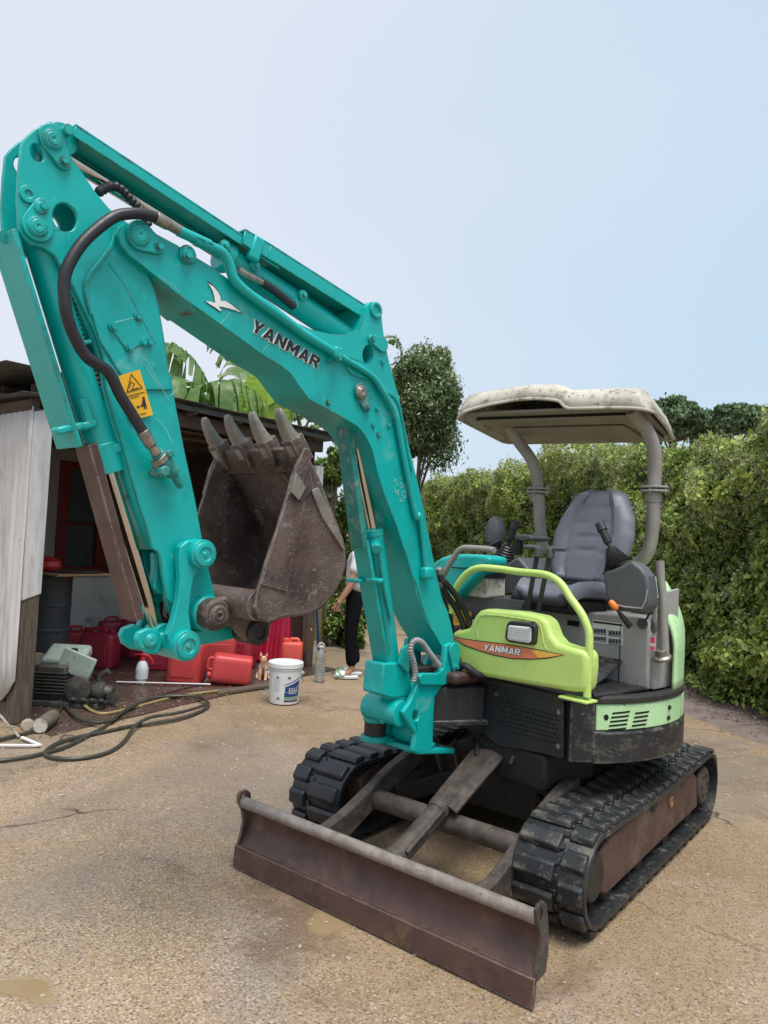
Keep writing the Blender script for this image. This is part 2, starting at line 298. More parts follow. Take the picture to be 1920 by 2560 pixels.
# ------------------------------------------------------------------ ground
def ground_mat():
    m = bpy.data.materials.new('packed_earth_yard'); m.use_nodes = True; t = m.node_tree; N = t.nodes; L = t.links; b = N['Principled BSDF']
    tcn = N.new('ShaderNodeTexCoord'); vec = tcn.outputs['Object']
    def noise(sc, det=6, rg=.6, dist=0):
        n = N.new('ShaderNodeTexNoise'); n.inputs['Scale'].default_value = sc; n.inputs['Detail'].default_value = det; n.inputs['Roughness'].default_value = rg; n.inputs['Distortion'].default_value = dist
        L.new(vec, n.inputs['Vector']); return n.outputs[0]
    def rng_(src, a, c, lo=0, hi=1):
        r_ = N.new('ShaderNodeMapRange'); r_.inputs['From Min'].default_value = a; r_.inputs['From Max'].default_value = c; r_.inputs['To Min'].default_value = lo; r_.inputs['To Max'].default_value = hi
        L.new(src, r_.inputs['Value']); return r_.outputs[0]
    def mix(f, a, bb):
        x = N.new('ShaderNodeMix'); x.data_type = 'RGBA'; L.new(f, x.inputs['Factor'])
        for k, q in (('A', a), ('B', bb)):
            if isinstance(q, tuple): x.inputs[k].default_value = (*q, 1)
            else: L.new(q, x.inputs[k])
        return x.outputs['Result']
    def vmul(a, bb):
        x = N.new('ShaderNodeMath'); x.operation = 'MULTIPLY'; L.new(a, x.inputs[0])
        if isinstance(bb, float): x.inputs[1].default_value = bb
        else: L.new(bb, x.inputs[1])
        return x.outputs[0]
    # mask: how stony the surface is (towards the camera the fines are washed away)
    col = mix(rng_(noise(.55, 5), .36, .64), (.235, .160, .085), (.34, .245, .145))
    col = mix(rng_(noise(1.7, 6, .65), .50, .66), col, (.33, .235, .165))
    col = mix(rng_(noise(.8, 4, .6, .6), .58, .72), col, (.235, .19, .15))      # grey silt
    col = mix(rng_(noise(3.3, 8, .7), .60, .70), col, (.20, .14, .09))          # trodden dark marks
    col = mix(vmul(rng_(noise(10, 8, .75), .55, .75), .6), col, (.21, .15, .105))
    # exposed aggregate
    vor = N.new('ShaderNodeTexVoronoi'); vor.inputs['Scale'].default_value = 62; vor.inputs['Randomness'].default_value = 1; L.new(vec, vor.inputs['Vector'])
    sep = N.new('ShaderNodeSeparateColor'); L.new(vor.outputs['Color'], sep.inputs[0])
    sx = N.new('ShaderNodeSeparateXYZ'); L.new(vec, sx.inputs[0])
    gx = N.new('ShaderNodeMath'); gx.operation = 'MULTIPLY_ADD'; gx.inputs[1].default_value = .055; L.new(sx.outputs[0], gx.inputs[0]); L.new(noise(.42, 5, .6, .5), gx.inputs[2])
    stony = rng_(gx.outputs[0], .50, .62)
    pick = rng_(sep.outputs[0], .52, .60); body = rng_(vor.outputs['Distance'], .55, .30)
    agg = vmul(vmul(pick, body), rng_(stony, 0, 1, .04, .85))
    tint = mix(sep.outputs[1], (.56, .45, .34), (.40, .27, .19))
    col = mix(agg, col, tint)
    v2 = N.new('ShaderNodeTexVoronoi'); v2.inputs['Scale'].default_value = 140; L.new(vec, v2.inputs['Vector'])
    s2 = N.new('ShaderNodeSeparateColor'); L.new(v2.outputs['Color'], s2.inputs[0])
    col = mix(vmul(vmul(rng_(s2.outputs[0], .72, .80), .55), rng_(stony, 0, 1, .35, 1.0)), col, (.55, .46, .37))
    col = mix(vmul(rng_(s2.outputs[1], .82, .88), .7), col, (.10, .07, .05))
    # damp film
    wet = rng_(noise(.36, 6, .65, .5), .50, .60)
    col = mix(vmul(wet, .5), col, (.25, .215, .185))
    dampd = rng_(noise(.9, 6, .65, .3), .56, .66)
    col = mix(vmul(dampd, .6), col, (.135, .09, .058))
    # hairline cracks in the packed surface
    vc_ = N.new('ShaderNodeTexVoronoi'); vc_.feature = 'DISTANCE_TO_EDGE'; vc_.inputs['Scale'].default_value = .55; nzv = N.new('ShaderNodeTexNoise'); nzv.inputs['Scale'].default_value = 1.5; nzv.inputs['Detail'].default_value = 6
    L.new(vec, nzv.inputs['Vector']); mxv = N.new('ShaderNodeMix'); mxv.data_type = 'VECTOR'; mxv.inputs['Factor'].default_value = .35; L.new(vec, mxv.inputs[4]); L.new(nzv.outputs['Color'], mxv.inputs[5]); L.new(mxv.outputs[1], vc_.inputs['Vector'])
    col = mix(vmul(rng_(vc_.outputs['Distance'], .0045, .001), rng_(noise(.7, 3), .5, .58)), col, (.08, .055, .04))
    # shallow muddy puddles
    pud = rng_(noise(1.05, 3, .45, .3), .675, .70)
    col = mix(pud, col, (.29, .21, .115))
    L.new(col, b.inputs['Base Color'])
    r0 = rng_(noise(7, 5), .3, .7, .62, .85)
    rm = N.new('ShaderNodeMix'); dw = N.new('ShaderNodeMath'); dw.operation = 'MAXIMUM'; L.new(wet, dw.inputs[0]); L.new(dampd, dw.inputs[1]); L.new(dw.outputs[0], rm.inputs['Factor']); L.new(r0, rm.inputs['A']); rm.inputs['B'].default_value = .30
    rm2 = N.new('ShaderNodeMix'); L.new(pud, rm2.inputs['Factor']); L.new(rm.outputs[0], rm2.inputs['A']); rm2.inputs['B'].default_value = .14
    L.new(rm2.outputs[0], b.inputs['Roughness'])
    h1 = N.new('ShaderNodeMath'); h1.operation = 'ADD'; L.new(vmul(noise(38, 6, .7), .6), h1.inputs[0]); L.new(vmul(agg, .5), h1.inputs[1])
    inv = N.new('ShaderNodeMath'); inv.operation = 'SUBTRACT'; inv.inputs[0].default_value = 1; L.new(pud, inv.inputs[1])
    h2 = vmul(h1.outputs[0], inv.outputs[0])
    bn = N.new('ShaderNodeBump'); bn.inputs['Strength'].default_value = 1; bn.inputs['Distance'].default_value = .011; L.new(h2, bn.inputs['Height']); L.new(bn.outputs[0], b.inputs['Normal'])
    return m
xs = np.concatenate([[-400, -150, -60, -30], np.arange(-14, 6, .12), [10, 25, 60, 150, 400]])
ys = np.concatenate([[-400, -150, -60, -30], np.arange(-10, 4, .12), [8, 20, 60, 150, 400]])
from mathutils import noise as mnoise
def hgt(x, y):
    if not (-14 < x < 6 and -10 < y < 4): return 0
    return (mnoise.noise(Vector((x*.5, y*.5, 3)))*.010 + mnoise.noise(Vector((x*2.1, y*2.1, 7)))*.006 + mnoise.noise(Vector((x*6, y*6, 2)))*.003) - .009
b = MB(); b.grid([[(x, y, hgt(x, y)) for y in ys] for x in xs])
tag(obj('ground', b, ground_mat()), kind='structure')
# small stones lying on the yard
def scatter_stones(name, n, area, smin, smax, mat, zf=lambda x, y: 0):
    b = MB(); base = [Vector(p) for p in ((1, 0, 0), (0, 1, 0), (-1, 0, 0), (0, -1, 0), (0, 0, .8), (.7, .7, .25))]
    for _ in range(n):
        x, y = area(); s = smin+(smax-smin)*random.random()**3; a = random.random()*6.28; st = .6+random.random()*.6
        vs = []
        for p in ((1, 0, .2), (.3, .9, .15), (-.8, .55, .25), (-.85, -.5, .1), (.2, -1, .2), (.1, .05, .75), (.0, .0, -.2)):
            q = Vector(p)*s*(.8+random.random()*.4); q.y *= st
            vs.append((x+q.x*math.cos(a)-q.y*math.sin(a), y+q.x*math.sin(a)+q.y*math.cos(a), zf(x, y)+q.z))
        b.add(vs, [(0, 1, 5), (1, 2, 5), (2, 3, 5), (3, 4, 5), (4, 0, 5), (1, 0, 6), (2, 1, 6), (3, 2, 6), (4, 3, 6), (0, 4, 6)])
    return tag(obj(name, b, mat, smooth=False), kind='stuff')
def yard():
    while True:
        x, y = random.uniform(-4, 4), random.uniform(-4, 2.5)
        if (x-CPOS.x)**2+(y-CPOS.y)**2 > 1.2: return x, y
o = scatter_stones('gravel', 9000, yard, .002, .014, M['stone'], lambda x, y: hgt(x, y)); tag(o, 'fine loose gravel and grit scattered over the earth yard', 'gravel')

# ------------------------------------------------------------------ excavator
EX = thing('mini_excavator', 'teal and lime mini excavator with canopy, tracks and front blade parked on the earth yard', 'excavator')
X_, Y_, Z_ = Vector((1, 0, 0)), Vector((0, 1, 0)), Vector((0, 0, 1))
V0 = Vector((0, 0, 0))
# ---- rubber tracks
TR = .2196; TW = .32
def loop_pt(s, uf, ur, r):      # arc length along the belt -> (x, z, tangent angle); slightly sagging top run
    L1 = (uf-r)-(ur+r); C = math.pi*r; P = 2*L1+2*C; s %= P
    if s < L1: return ur+r+s, 2*r-.018*math.sin(math.pi*s/L1), 0
    s -= L1
    if s < C: a = s/r; return uf-r+r*math.sin(a), r+r*math.cos(a), -a
    s -= C
    if s < L1: return uf-r-s, 0, -math.pi
    s -= L1; a = s/r; return ur+r-r*math.sin(a), r-r*math.cos(a), -math.pi-a
def lug_mesh(wd, name):
    b = MB(); h = .024; l0 = .088; l1 = .062
    vs = []
    for x, z in ((-l0/2, 0), (l0/2, 0), (l1/2, h), (-l1/2, h)):
        for y in (-wd/2, wd/2): vs.append((x, y*(1 if z == 0 else .93), z))
    b.add(vs, [(0, 2, 4, 6), (1, 7, 5, 3), (0, 1, 3, 2), (2, 3, 5, 4), (4, 5, 7, 6), (6, 7, 1, 0)])
    return b
def make_track(v0, uf, ur, mat, outer_sign, label):
    vc = v0+TW/2; r = TR-.026; rb = TR-.050
    per = 2*((uf-TR)-(ur+TR))+2*math.pi*TR
    n = 110; b = MB(); V = []
    ufb, urb = uf-.026, ur+.026
    L1 = (ufb-r)-(urb+r); P = 2*L1+2*math.pi*r
    for i in range(n):
        x, z, a = loop_pt(P*i/n, ufb, urb, r); z += .026
        nx, nz_ = -math.sin(a), math.cos(a)      # outward normal
        row = []
        for (yy, d) in ((-.5, -.024), (-.5, -.004), (-.47, 0), (.47, 0), (.5, -.004), (.5, -.024)):
            row.append(Vector((x+nx*d, vc+yy*TW, z+nz_*d)))
        V.append(row)
    vs = [p for row in V for p in row]; fs = []
    for i in range(n):
        j = (i+1) % n
        for k in range(6): fs.append((i*6+k, i*6+(k+1) % 6, j*6+(k+1) % 6, j*6+k))
    b.add(vs, fs)
    belt = obj('rubber_track', b, mat, EX, ang=40); belt['label'] = label
    nl = 38; meshes = {}
    for row, (off, wd, sh) in enumerate(((-.5*TW+.10*1, .19, 0), (.5*TW-.055, .105, .5))):
        if outer_sign < 0: off = -off
        k = round(wd, 3); first = None
        for i in range(nl):
            x, z, a = loop_pt(P*(i+sh)/nl, ufb, urb, r); z += .026
            if first is None:
                o = obj('tread_lug', lug_mesh(wd, ''), mat, belt, bevel=.006, seg=2); first = o
            else:
                o = first.copy(); COL.objects.link(o); o.parent = belt
            o.location = (x, vc+off, z); o.rotation_euler = (0, -a, 0)
        # guide ridge in the middle of the belt
    for i in range(nl*2):
        x, z, a = loop_pt(P*(i+.25)/nl/2, ufb, urb, r); z += .026
        if i == 0:
            o = obj('tread_block', MB().box((0, 0, .004), (.028, .026, .012)), mat, belt, bevel=.003, seg=1); f0 = o
        else: o = f0.copy(); COL.objects.link(o); o.parent = belt
        o.location = (x, vc+(.5*TW-.125)*(1 if outer_sign > 0 else -1), z); o.rotation_euler = (0, -a, 0)
    # running gear
    s = outer_sign; yo = vc+s*TW*.5
    b = MB(); zc = TR
    fr = [(uf-.30, .13), (uf-.27, .30), (uf-.40, .345), (ur+.44, .345), (ur+.36, .30), (ur+.33, .12), (uf-.36, .10)]
    b.prism([(x, yo-s*.035, z) for x, z in fr], (0, -s*.23, 0))
    obj('track_frame', b, M['rust'], EX, bevel=.012)
    for cx, rr, nm in ((uf-TR, .165, 'idler_wheel'), (ur+TR, .155, 'drive_sprocket')):
        b = MB(); b.lathe([(rr, -.09), (rr, -.03), (rr-.035, -.028), (rr-.04, .0), (rr*.62, .012), (rr*.6, .045), (rr*.55, .055), (.02, .056)], (cx, vc+s*.075, TR), (0, s, 0), 36)
        wh = obj(nm, b, M['dark'], EX, bevel=.004)
        if nm == 'drive_sprocket':
            b = MB()
            for k in range(6):
                a = k*math.pi/3; b.bolt((cx+.06*math.cos(a), vc+s*.131, TR+.06*math.sin(a)), (0, s, 0), .008, .008)
            obj('hub_bolts', b, M['dark'], wh)
            obj('hub_cover', MB().lathe([(.108, 0), (.108, .02), (.098, .028), (.001, .028)], (cx, vc+s*.105, TR), (0, s, 0), 32), M['mudsteel'], wh, bevel=.003)
            b = MB()
            for k in range(18):
                a = 2*math.pi*k/18; b.box((cx+rr*math.cos(a), vc, TR+rr*math.sin(a)), (.035, .05, .035), (Vector((math.cos(a), 0, math.sin(a))), Y_, Vector((-math.sin(a), 0, math.cos(a)))))
            obj('sprocket_teeth', b, M['dark'], wh, bevel=.004)
    for k in range(4):
        x = ur+.42+k*((uf-ur-.86)/3)
        obj('track_roller', MB().lathe([(.05, -.10), (.06, -.08), (.06, -.03), (.035, -.02), (.035, .02), (.06, .03), (.06, .08), (.05, .10)], (x, vc, .088), (0, 1, 0), 20), M['dark'], EX)
    obj('carrier_roller', MB().lathe([(.03, -.07), (.038, -.05), (.038, .13), (.03, .14)], ((uf+ur)/2+.1, vc, TR*2-.10), (0, s, 0), 20), M['mudsteel'], EX, bevel=.003)
    # grease access hole and stencilled mark on the outer face of the frame
    if s > 0:
        b = MB(); b.lathe([(.030, 0), (.030, .01), (.018, .011), (.016, .004), (.001, .004)], ((uf+ur)/2-.18, yo-.034, .285), (0, s, 0), 20)
        obj('grease_cover', b, M['orange_ring'] if 'orange_ring' in M else M['worn_edge'], EX)
M['orange_ring'] = mk('faded_orange_ring', (.42, .17, .06), (.25, .12, .06), 30, .6)
make_track(.4413, 1.0464, -1.0464, M['rubber'], 1, 'left rubber track, dusty, nearest the camera')
make_track(-.8531, 1.0464, -1.0464, M['rubber_clean'], -1, 'right rubber track, wet and black, under the boom foot')

# ---- undercarriage centre
b = MB()
b.prism([(x, y, .19) for x, y in ((.40, -.46), (.40, .40), (-.55, .40), (-.55, -.46))], (0, 0, .20))
for sx in (1, -1):
    for sy in (1, -1): b.beam((sx*.25, sy*.2, .34), (sx*.55, sy*.52, .20), .16, .10)
M['underbody'] = mk('black_underbody', (.008, .008, .008), (.016, .014, .012), 8, .5, .7, bump=.4, spots=[((.05, .042, .035), 16, .62, .1, .7)])  # near-black tone, darker than the other steel parts
obj('car_body', b, M['underbody'], EX, bevel=.01)
obj('slewing_ring', MB().lathe([(.33, 0), (.33, .08), (.29, .085), (.29, .13), (.34, .135), (.34, .20)], (0, 0, .38), Z_, 48), M['dark'], EX, bevel=.004)
b = MB()
for y0 in (-.30, -.18): b.beam((.40, y0, .30), (.47, y0-.03, .52), .014, .05, up=X_)
obj('hose_guard_bracket', b, M['mudsteel'], EX)

# ---- dozer blade
UB = 1.4464; BV0, BV1 = -.775, .775; HB = .318
def blade_prof():
    o = []
    for i in range(13):
        t = i/12; z = .098+(.27-.098)*t; x = UB - .005 - .052*math.sin(math.pi*(t*.86+.0))
        o.append((x, z))
    return o
pf = blade_prof()
outp = pf+[(UB+.012, .292), (UB+.010, HB-.008), (UB-.008, HB), (UB-.035, HB-.006), (UB-.045, .285)] + [(x-.016, z) for x, z in reversed(pf)]
b = MB(); b.prism([(x, BV0+.012, z) for x, z in outp], (0, BV1-BV0-.024, 0))
bl = obj('dozer_blade', b, M['rust'], EX, bevel=.003, seg=2, ang=50)
b = MB(); b.tube([(UB-.012, BV0+.01, HB-.022), (UB-.012, BV1-.012, HB-.022)], .026, 14)
obj('top_edge', b, M['worn_edge'], bl)
b = MB(); b.prism([(x, BV0, z) for x, z in ((UB+.004, .004), (UB+.022, .0), (UB+.016, .100), (UB-.004, .104))], (0, BV1-BV0, 0))
obj('cutting_edge', b, M['rust'], bl, bevel=.003)
b = MB()
for s, y0 in ((1, BV1-.012), (-1, BV0)):
    pl = [(UB+.014, .085), (UB-.005, .14), (UB-.020, .20), (UB-.006, .26), (UB+.020, .30), (UB+.024, .335), (UB+.008, .352), (UB-.03, .350), (UB-.055, .33), (UB-.075, .25), (UB-.085, .16), (UB-.07, .09)]
    hole = [(UB-.014+.011*math.cos(a), .308+.025*math.sin(a)) for a in [2*math.pi*k/12 for k in range(12)]]
    b = MB(); b.prism([(x, y0, z) for x, z in pl], (0, .014, 0), holes=[[(x, y0, z) for x, z in hole]])
    obj('end_plate', b, M['mudsteel'] if s > 0 else M['rust'], bl, bevel=.002, seg=1)
for y0, w0 in ((-.43, .16), (.43, .16), (0, .26)): obj('mounting_plate', MB().box((UB-.105, y0, .18), (.04, w0, .15)), M['mudsteel'], bl, bevel=.008)
# blade lift arms: curved bars from the blade back to the car body
def arm_poly(pts, y0, t): b = MB(); b.prism([UN(p, (0, y0, 0), Y_) for p in pts], (0, t, 0)); return b
for y0 in (-.46, .40):
    cl = [(UB-.06, .155), (1.28, .145), (1.12, .175), (.92, .255), (.74, .335), (.52, .40), (.36, .415)]
    cl = cat_rom([(x, y0, z) for x, z in cl], 5); hw = [.075-.030*(i/len(cl)) for i in range(len(cl))]
    top = [p+Vector((.15*0, 0, h)) for p, h in zip(cl, hw)]; bot = [p-Vector((0, 0, h)) for p, h in zip(cl, hw)]
    b = MB(); b.prism(top+list(reversed(bot)), (0, .055, 0)); obj('blade_arm', b, M['mudsteel'], EX, bevel=.007, ang=45)
b = MB(); b.tube([(.86, -.41, .262), (.86, .41, .262)], .048, 24); obj('blade_cross_tube', b, M['mudsteel'], EX)
b = MB(); b.tube([(1.335, 0.0, .170), (1.30, 0, .180), (1.27, 0, .188)], .062, 20); b.tube([(1.30, -.075, .18), (1.30, .075, .18)], .05, 18)
b.tube([(1.26, 0, .192), (1.22, 0, .205)], .056, 20); b.tube([(1.235, 0, .20), (.92, 0, .325)], .047, 24); b.tube([(.93, 0, .32), (.90, 0, .335)], .053, 24)
b.tube([(1.22, .045, .235), (.93, .045, .352)], .010, 8)
obj('blade_cylinder', b, M['mudsteel'], EX, bevel=.003)
b = MB()
b.prism([(.90, -.06, .335), (.90, .045, .345), (.42, .06, .56), (.40, -.08, .54)], (.006, 0, .014))
b.prism([(.90, .045, .345), (.905, .095, .33), (.43, .12, .545), (.42, .06, .56)], (.006, 0, .012))
obj('cylinder_guard_plate', b, M['mudsteel'], EX, bevel=.002)
b = MB(); b.tube(cat_rom([(.55, .17, .50), (.50, .18, .55), (.42, .20, .54), (.36, .26, .46), (.40, .30, .38)], 6), .014, 10)
obj('blade_hose', b, M['hose'], EX); b = MB()
b.tube(cat_rom([(.55, -.02, .50), (.48, -.05, .55), (.40, -.02, .50), (.36, .02, .42)], 6), .012, 10)
obj('blade_hose', b, M['hose'], EX)

# ------------------------------------------------------------------ front equipment (lies in one vertical plane)
PSI = R(-11); _c, _s = math.cos(PSI), math.sin(PSI)
def U(x, y, z): return Vector((_c*x-_s*y, _s*x+_c*y, z))       # frame of the upper structure
UX, UY = U(1, 0, 0), U(0, 1, 0)
BETA = R(-4); BE = Vector((math.cos(BETA), math.sin(BETA), 0)); BN = Vector((-math.sin(BETA), math.cos(BETA), 0))
BP0 = U(.85, -.10, .8)
def BP(p, off=0.0): return UN(p, BP0+BN*off, BN)               # photograph -> plane of the boom, shifted sideways by off
def BPt(p, ref, o): return BP(p, ref)+BN*(o-ref)            # point measured at depth ref, moved square across to o
def BPs(cf, pts, off): return [BP(cf(*p), off) for p in pts]
def plate(cf, pts, off, t, holes=()):                          # plate whose near face lies at off, t thick away from the camera
    return MB().prism(BPs(cf, pts, off), -BN*t, holes=[BPs(cf, h, off) for h in holes])
def plate2(cf, pts, ref, off, t, holes=()):                     # same shape as a plate drawn at ref, but standing at off
    d = BN*(off-ref)
    return MB().prism([p+d for p in BPs(cf, pts, ref)], -BN*t, holes=[[p+d for p in BPs(cf, h, ref)] for h in holes])
def circ(cx, cy, rx, ry, rot=0, n=20):
    return [(cx+rx*math.cos(a)*math.cos(rot)-ry*math.sin(a)*math.sin(rot), cy+rx*math.cos(a)*math.sin(rot)+ry*math.sin(a)*math.cos(rot)) for a in [2*math.pi*i/n for i in range(n)]]
idt = lambda x, y: (x, y)

# ---- boom
HB_ = .105
up_ = [c1(*p) for p in [(920, 830), (1010, 812), (1090, 835), (1160, 905), (1310, 985), (1440, 1070), (1640, 1190)]] + \
      [c2(*p) for p in [(250, 365), (345, 430), (500, 500), (640, 600), (750, 690), (850, 735), (960, 762), (1090, 768), (1165, 738), (1195, 640), (1205, 590), (1240, 556), (1280, 562), (1302, 610), (1318, 760), (1345, 900), (1372, 1010), (1420, 1180), (1460, 1380), (1510, 1600), (1560, 1810)]] + \
      [c6(*p) for p in [(800, 60), (845, 300), (880, 480), (905, 620), (950, 780), (1000, 900), (1035, 1040), (1062, 1180), (1075, 1300)]]
lo_ = [c6(*p) for p in [(985, 1290), (940, 1190), (850, 1040), (800, 920), (760, 800), (720, 650), (640, 420), (560, 150)]] + \
      [c2(*p) for p in [(1430, 2074), (1380, 1950), (1320, 1790), (1275, 1640), (1245, 1510), (1200, 1420), (1150, 1360), (1100, 1330), (940, 1242), (835, 1185), (780, 1110), (715, 1015), (640, 960), (560, 915), (400, 800), (200, 655), (50, 550)]] + \
      [c1(*p) for p in [(1480, 1480), (1330, 1355), (1180, 1235), (1060, 1140), (960, 1060), (900, 990), (872, 905), (885, 860)]]
poly = up_+lo_
h1 = [c2(*p) for p in circ(1263, 615, 22, 42, .1)]; h2 = [c2(*p) for p in circ(1217, 897, 34, 64, .05)]
b = plate(idt, poly, HB_, 2*HB_, holes=[h1, h2])
boom = obj('boom', b, M['teal'], EX, bevel=.006, seg=2)
# welded seams, edge strip along the lower edge
def seam(cf, pts, off, r, parent, mat=None, name='weld_seam', k=5):
    b = MB(); b.tube(cat_rom(BPs(cf, pts, off), k), r, 6); return obj(name, b, mat or M['teal'], parent)
seam(idt, [c6(*p) for p in [(500, 10), (600, 300), (680, 560), (740, 800), (800, 960), (870, 1070)]][:6], HB_+.001, .004, boom)
seam(c2, [(1320, 1130), (1400, 1190), (1440, 1330), (1470, 1500), (1500, 1650)], HB_+.001, .007, boom)
# pins: flanged bosses with a keeper plate and bolt
def boss(cf, c, off, r, h, parent, name='pin_boss', mat=None, steps=3):
    p = BP(cf(*c), off); mat = mat or M['teal']
    pr = [(r, 0), (r, h*.45), (r*.86, h*.55), (r*.84, h*.8), (r*.62, h*.85), (r*.60, h), (r*.18, h), (r*.14, h*.8), (.0005, h*.8)]
    return obj(name, MB().lathe(pr, p, BN, 28), mat, parent, bevel=.0015, seg=1)
def keeper(cf, a, b_, off, ra, rb, th, parent, mat=None):
    """tear-shaped lock plate from pin a to bolt b_"""
    A = BP(cf(*a), off); B = BP(cf(*b_), off); d = (B-A); L = d.length; d.normalize(); q = BN.cross(d)
    pts = []
    a0 = math.acos(max(-1, min(1, (ra-rb)/L)))
    for i in range(17):
        t = a0+(2*math.pi-2*a0)*i/16; pts.append(A+d*(ra*math.cos(t))+q*(ra*math.sin(t)))
    for i in range(9):
        t = -a0+2*a0*i/8; pts.append(B+d*(rb*math.cos(t))+q*(rb*math.sin(t)))
    o = obj('keeper_plate', MB().prism(pts, BN*th), mat or M['teal'], parent, bevel=.003)
    obj('keeper_bolt', MB().bolt(B+BN*th, BN, .011, .014), mat or M['teal'], parent); return o
keeper(c1, (1030, 920), (1160, 1005), HB_, .050, .024, .014, boom)
boss(c1, (1030, 915), HB_+.012, .036, .016, boom)
boss(c1, (1385, 1060), HB_, .034, .018, boom); obj('keeper_bolt', MB().bolt(BP(c1(1388, 1065), HB_+.02), BN, .013, .016), M['teal'], boom)
keeper(c2, (1168, 1140), (1200, 1240), HB_, .040, .022, .014, boom, M['teal_worn']); boss(c2, (1168, 1145), HB_+.012, .031, .018, boom, mat=M['zinc'])
keeper(c2, (1305, 835), (1235, 800), HB_, .034, .020, .012, boom)
obj('lifting_eye_ring', MB().lathe([(.036, 0), (.036, .012), (.024, .013), (.022, .004)], BP(c2(1265, 612), HB_), BN, 24), M['teal'], boom, bevel=.002)
for p in ((958, 1205), (1250, 1355), (1350, 1355), (1285, 1415), (1275, 1250), (1310, 945)):
    obj('bolt', MB().bolt(BP(c2(*p), HB_), BN, .010, .010), M['teal'], boom)
# steel pipe along the top of the near side, and its clamps
pp = [c1(*p) for p in [(1320, 880), (1420, 925), (1560, 990)]] + [c2(*p) for p in [(90, 155), (200, 200), (275, 240), (318, 310), (345, 400), (400, 465), (500, 545), (650, 650), (800, 760), (1000, 885)]]
path = [BP(p, HB_+.022) for p in pp]
obj('hydraulic_pipe', MB().tube(cat_rom(path, 5), .019, 12), M['teal'], boom)
pp = [c2(*p) for p in [(990, 880), (1090, 940), (1240, 1035), (1310, 1130), (1390, 1270), (1420, 1400), (1450, 1560), (1490, 1760), (1530, 1950)]] + [c6(*p) for p in [(745, 30), (770, 200), (790, 380), (800, 480)]]
o = obj('hydraulic_pipe', MB().tube(cat_rom([BP(p, HB_+.018) for p in pp], 5), .014, 12), M['teal'], boom)
for p in ((1010, 890), ):
    obj('pipe_clamp', MB().box(BP(c2(*p), HB_+.02), (.05, .05, .05), (BE, BN, Z_)), M['teal'], boom, bevel=.01)
    obj('bolt', MB().bolt(BP(c2(1030, 925), HB_+.04), BN, .010, .010), M['teal'], boom); obj('bolt', MB().bolt(BP(c2(960, 935), HB_), BN, .010, .014), M['teal'], boom)
obj('pipe_clamp', MB().box(BP(c6(810, 545), HB_+.022), (.065, .05, .06), (BE, BN, Z_)), M['teal'], boom, bevel=.014)
obj('cover_plate', MB().prism([BP(c2(*p), HB_+.001) for p in [(1070, 985), (1100, 960), (1250, 1050), (1300, 1110), (1240, 1075), (1110, 1030)]], BN*.005), M['teal'], boom, bevel=.002)

# printed marks: bird emblem and maker's lettering
def decal_text(txt, O, ex, ey, size, mat, parent, off=0, shear=.25, bold=0, name='lettering', space=1.0, sx=1.0):
    cu = bpy.data.curves.new('t', 'FONT'); cu.body = txt; cu.size = size; cu.shear = shear; cu.offset = bold; cu.space_character = space; cu.resolution_u = 3
    to = bpy.data.objects.new('t', cu); COL.objects.link(to); bpy.context.view_layer.update()
    me = bpy.data.meshes.new_from_object(to.evaluated_get(bpy.context.evaluated_depsgraph_get())); bpy.data.objects.remove(to)
    nn = ex.cross(ey)
    vs = np.zeros(len(me.vertices)*3); me.vertices.foreach_get('co', vs); vs = vs.reshape(-1, 3)
    P = np.array(O)[None]+vs[:, :1]*sx*np.array(ex)+vs[:, 1:2]*np.array(ey)+np.array(nn)*off
    me.vertices.foreach_set('co', P.ravel()); me.update(); me.materials.clear(); me.materials.append(mat)
    me.name = name; o = bpy.data.objects.new(name, me); COL.objects.link(o); o.parent = parent; return o
GLY = {'Y': ([(0, 1), (.31, 1), (.5, .64), (.69, 1), (1, 1), (.65, .40), (.65, 0), (.35, 0), (.35, .40)], None),
 'A': ([(0, 0), (.34, 1), (.66, 1), (1, 0), (.70, 0), (.65, .17), (.35, .17), (.30, 0)], [(.41, .38), (.59, .38), (.50, .70)]),
 'N': ([(0, 0), (0, 1), (.29, 1), (.71, .44), (.71, 1), (1, 1), (1, 0), (.73, 0), (.29, .58), (.29, 0)], None),
 'M': ([(0, 0), (0, 1), (.28, 1), (.5, .52), (.72, 1), (1, 1), (1, 0), (.75, 0), (.75, .54), (.59, .18), (.41, .18), (.25, .54), (.25, 0)], None),
 'R': ([(0, 0), (0, 1), (.72, 1), (.94, .88), (.97, .68), (.88, .50), (.72, .42), (1, 0), (.69, 0), (.45, .37), (.28, .37), (.28, 0)], [(.28, .59), (.28, .79), (.60, .79), (.69, .71), (.60, .59)])}
def wordmark(word, A, B, cap_vec, nn_, fill, line, lw, parent, shear=.10, gap=.13):
    """block capitals from A to B along the baseline, cap_vec = height; raised outline, letter on top"""
    ws = [1.22 if c == 'M' else 1.0 for c in word]; tot = sum(ws)+gap*(len(word)-1); ex = (B-A)/tot; x = 0
    for c, w_ in zip(word, ws):
        out, hole = GLY[c]; F = lambda q: A+ex*(x+q[0]*w_+q[1]*shear)+cap_vec*q[1]
        for lp in (out, hole):
            if lp: obj('letter_outline', MB().tube([F(q)+nn_*.0006 for q in lp], lw, 6, closed=True), line, parent)
        obj('letter', MB().prism([F(q)+nn_*(lw+.0008) for q in out], nn_*.0004, holes=[[F(q)+nn_*(lw+.0008) for q in hole]] if hole else ()), fill, parent, smooth=False)
        x += w_+gap
A = BP(c2(452, 740), HB_); B = BP(c2(885, 990), HB_)
wordmark('YANMAR', A, B, (BP(c2(478, 668), HB_)-BP(c2(452, 740), HB_))*1.0, BN, M['print_black'], M['print_white'], .0042, boom, shear=.06)
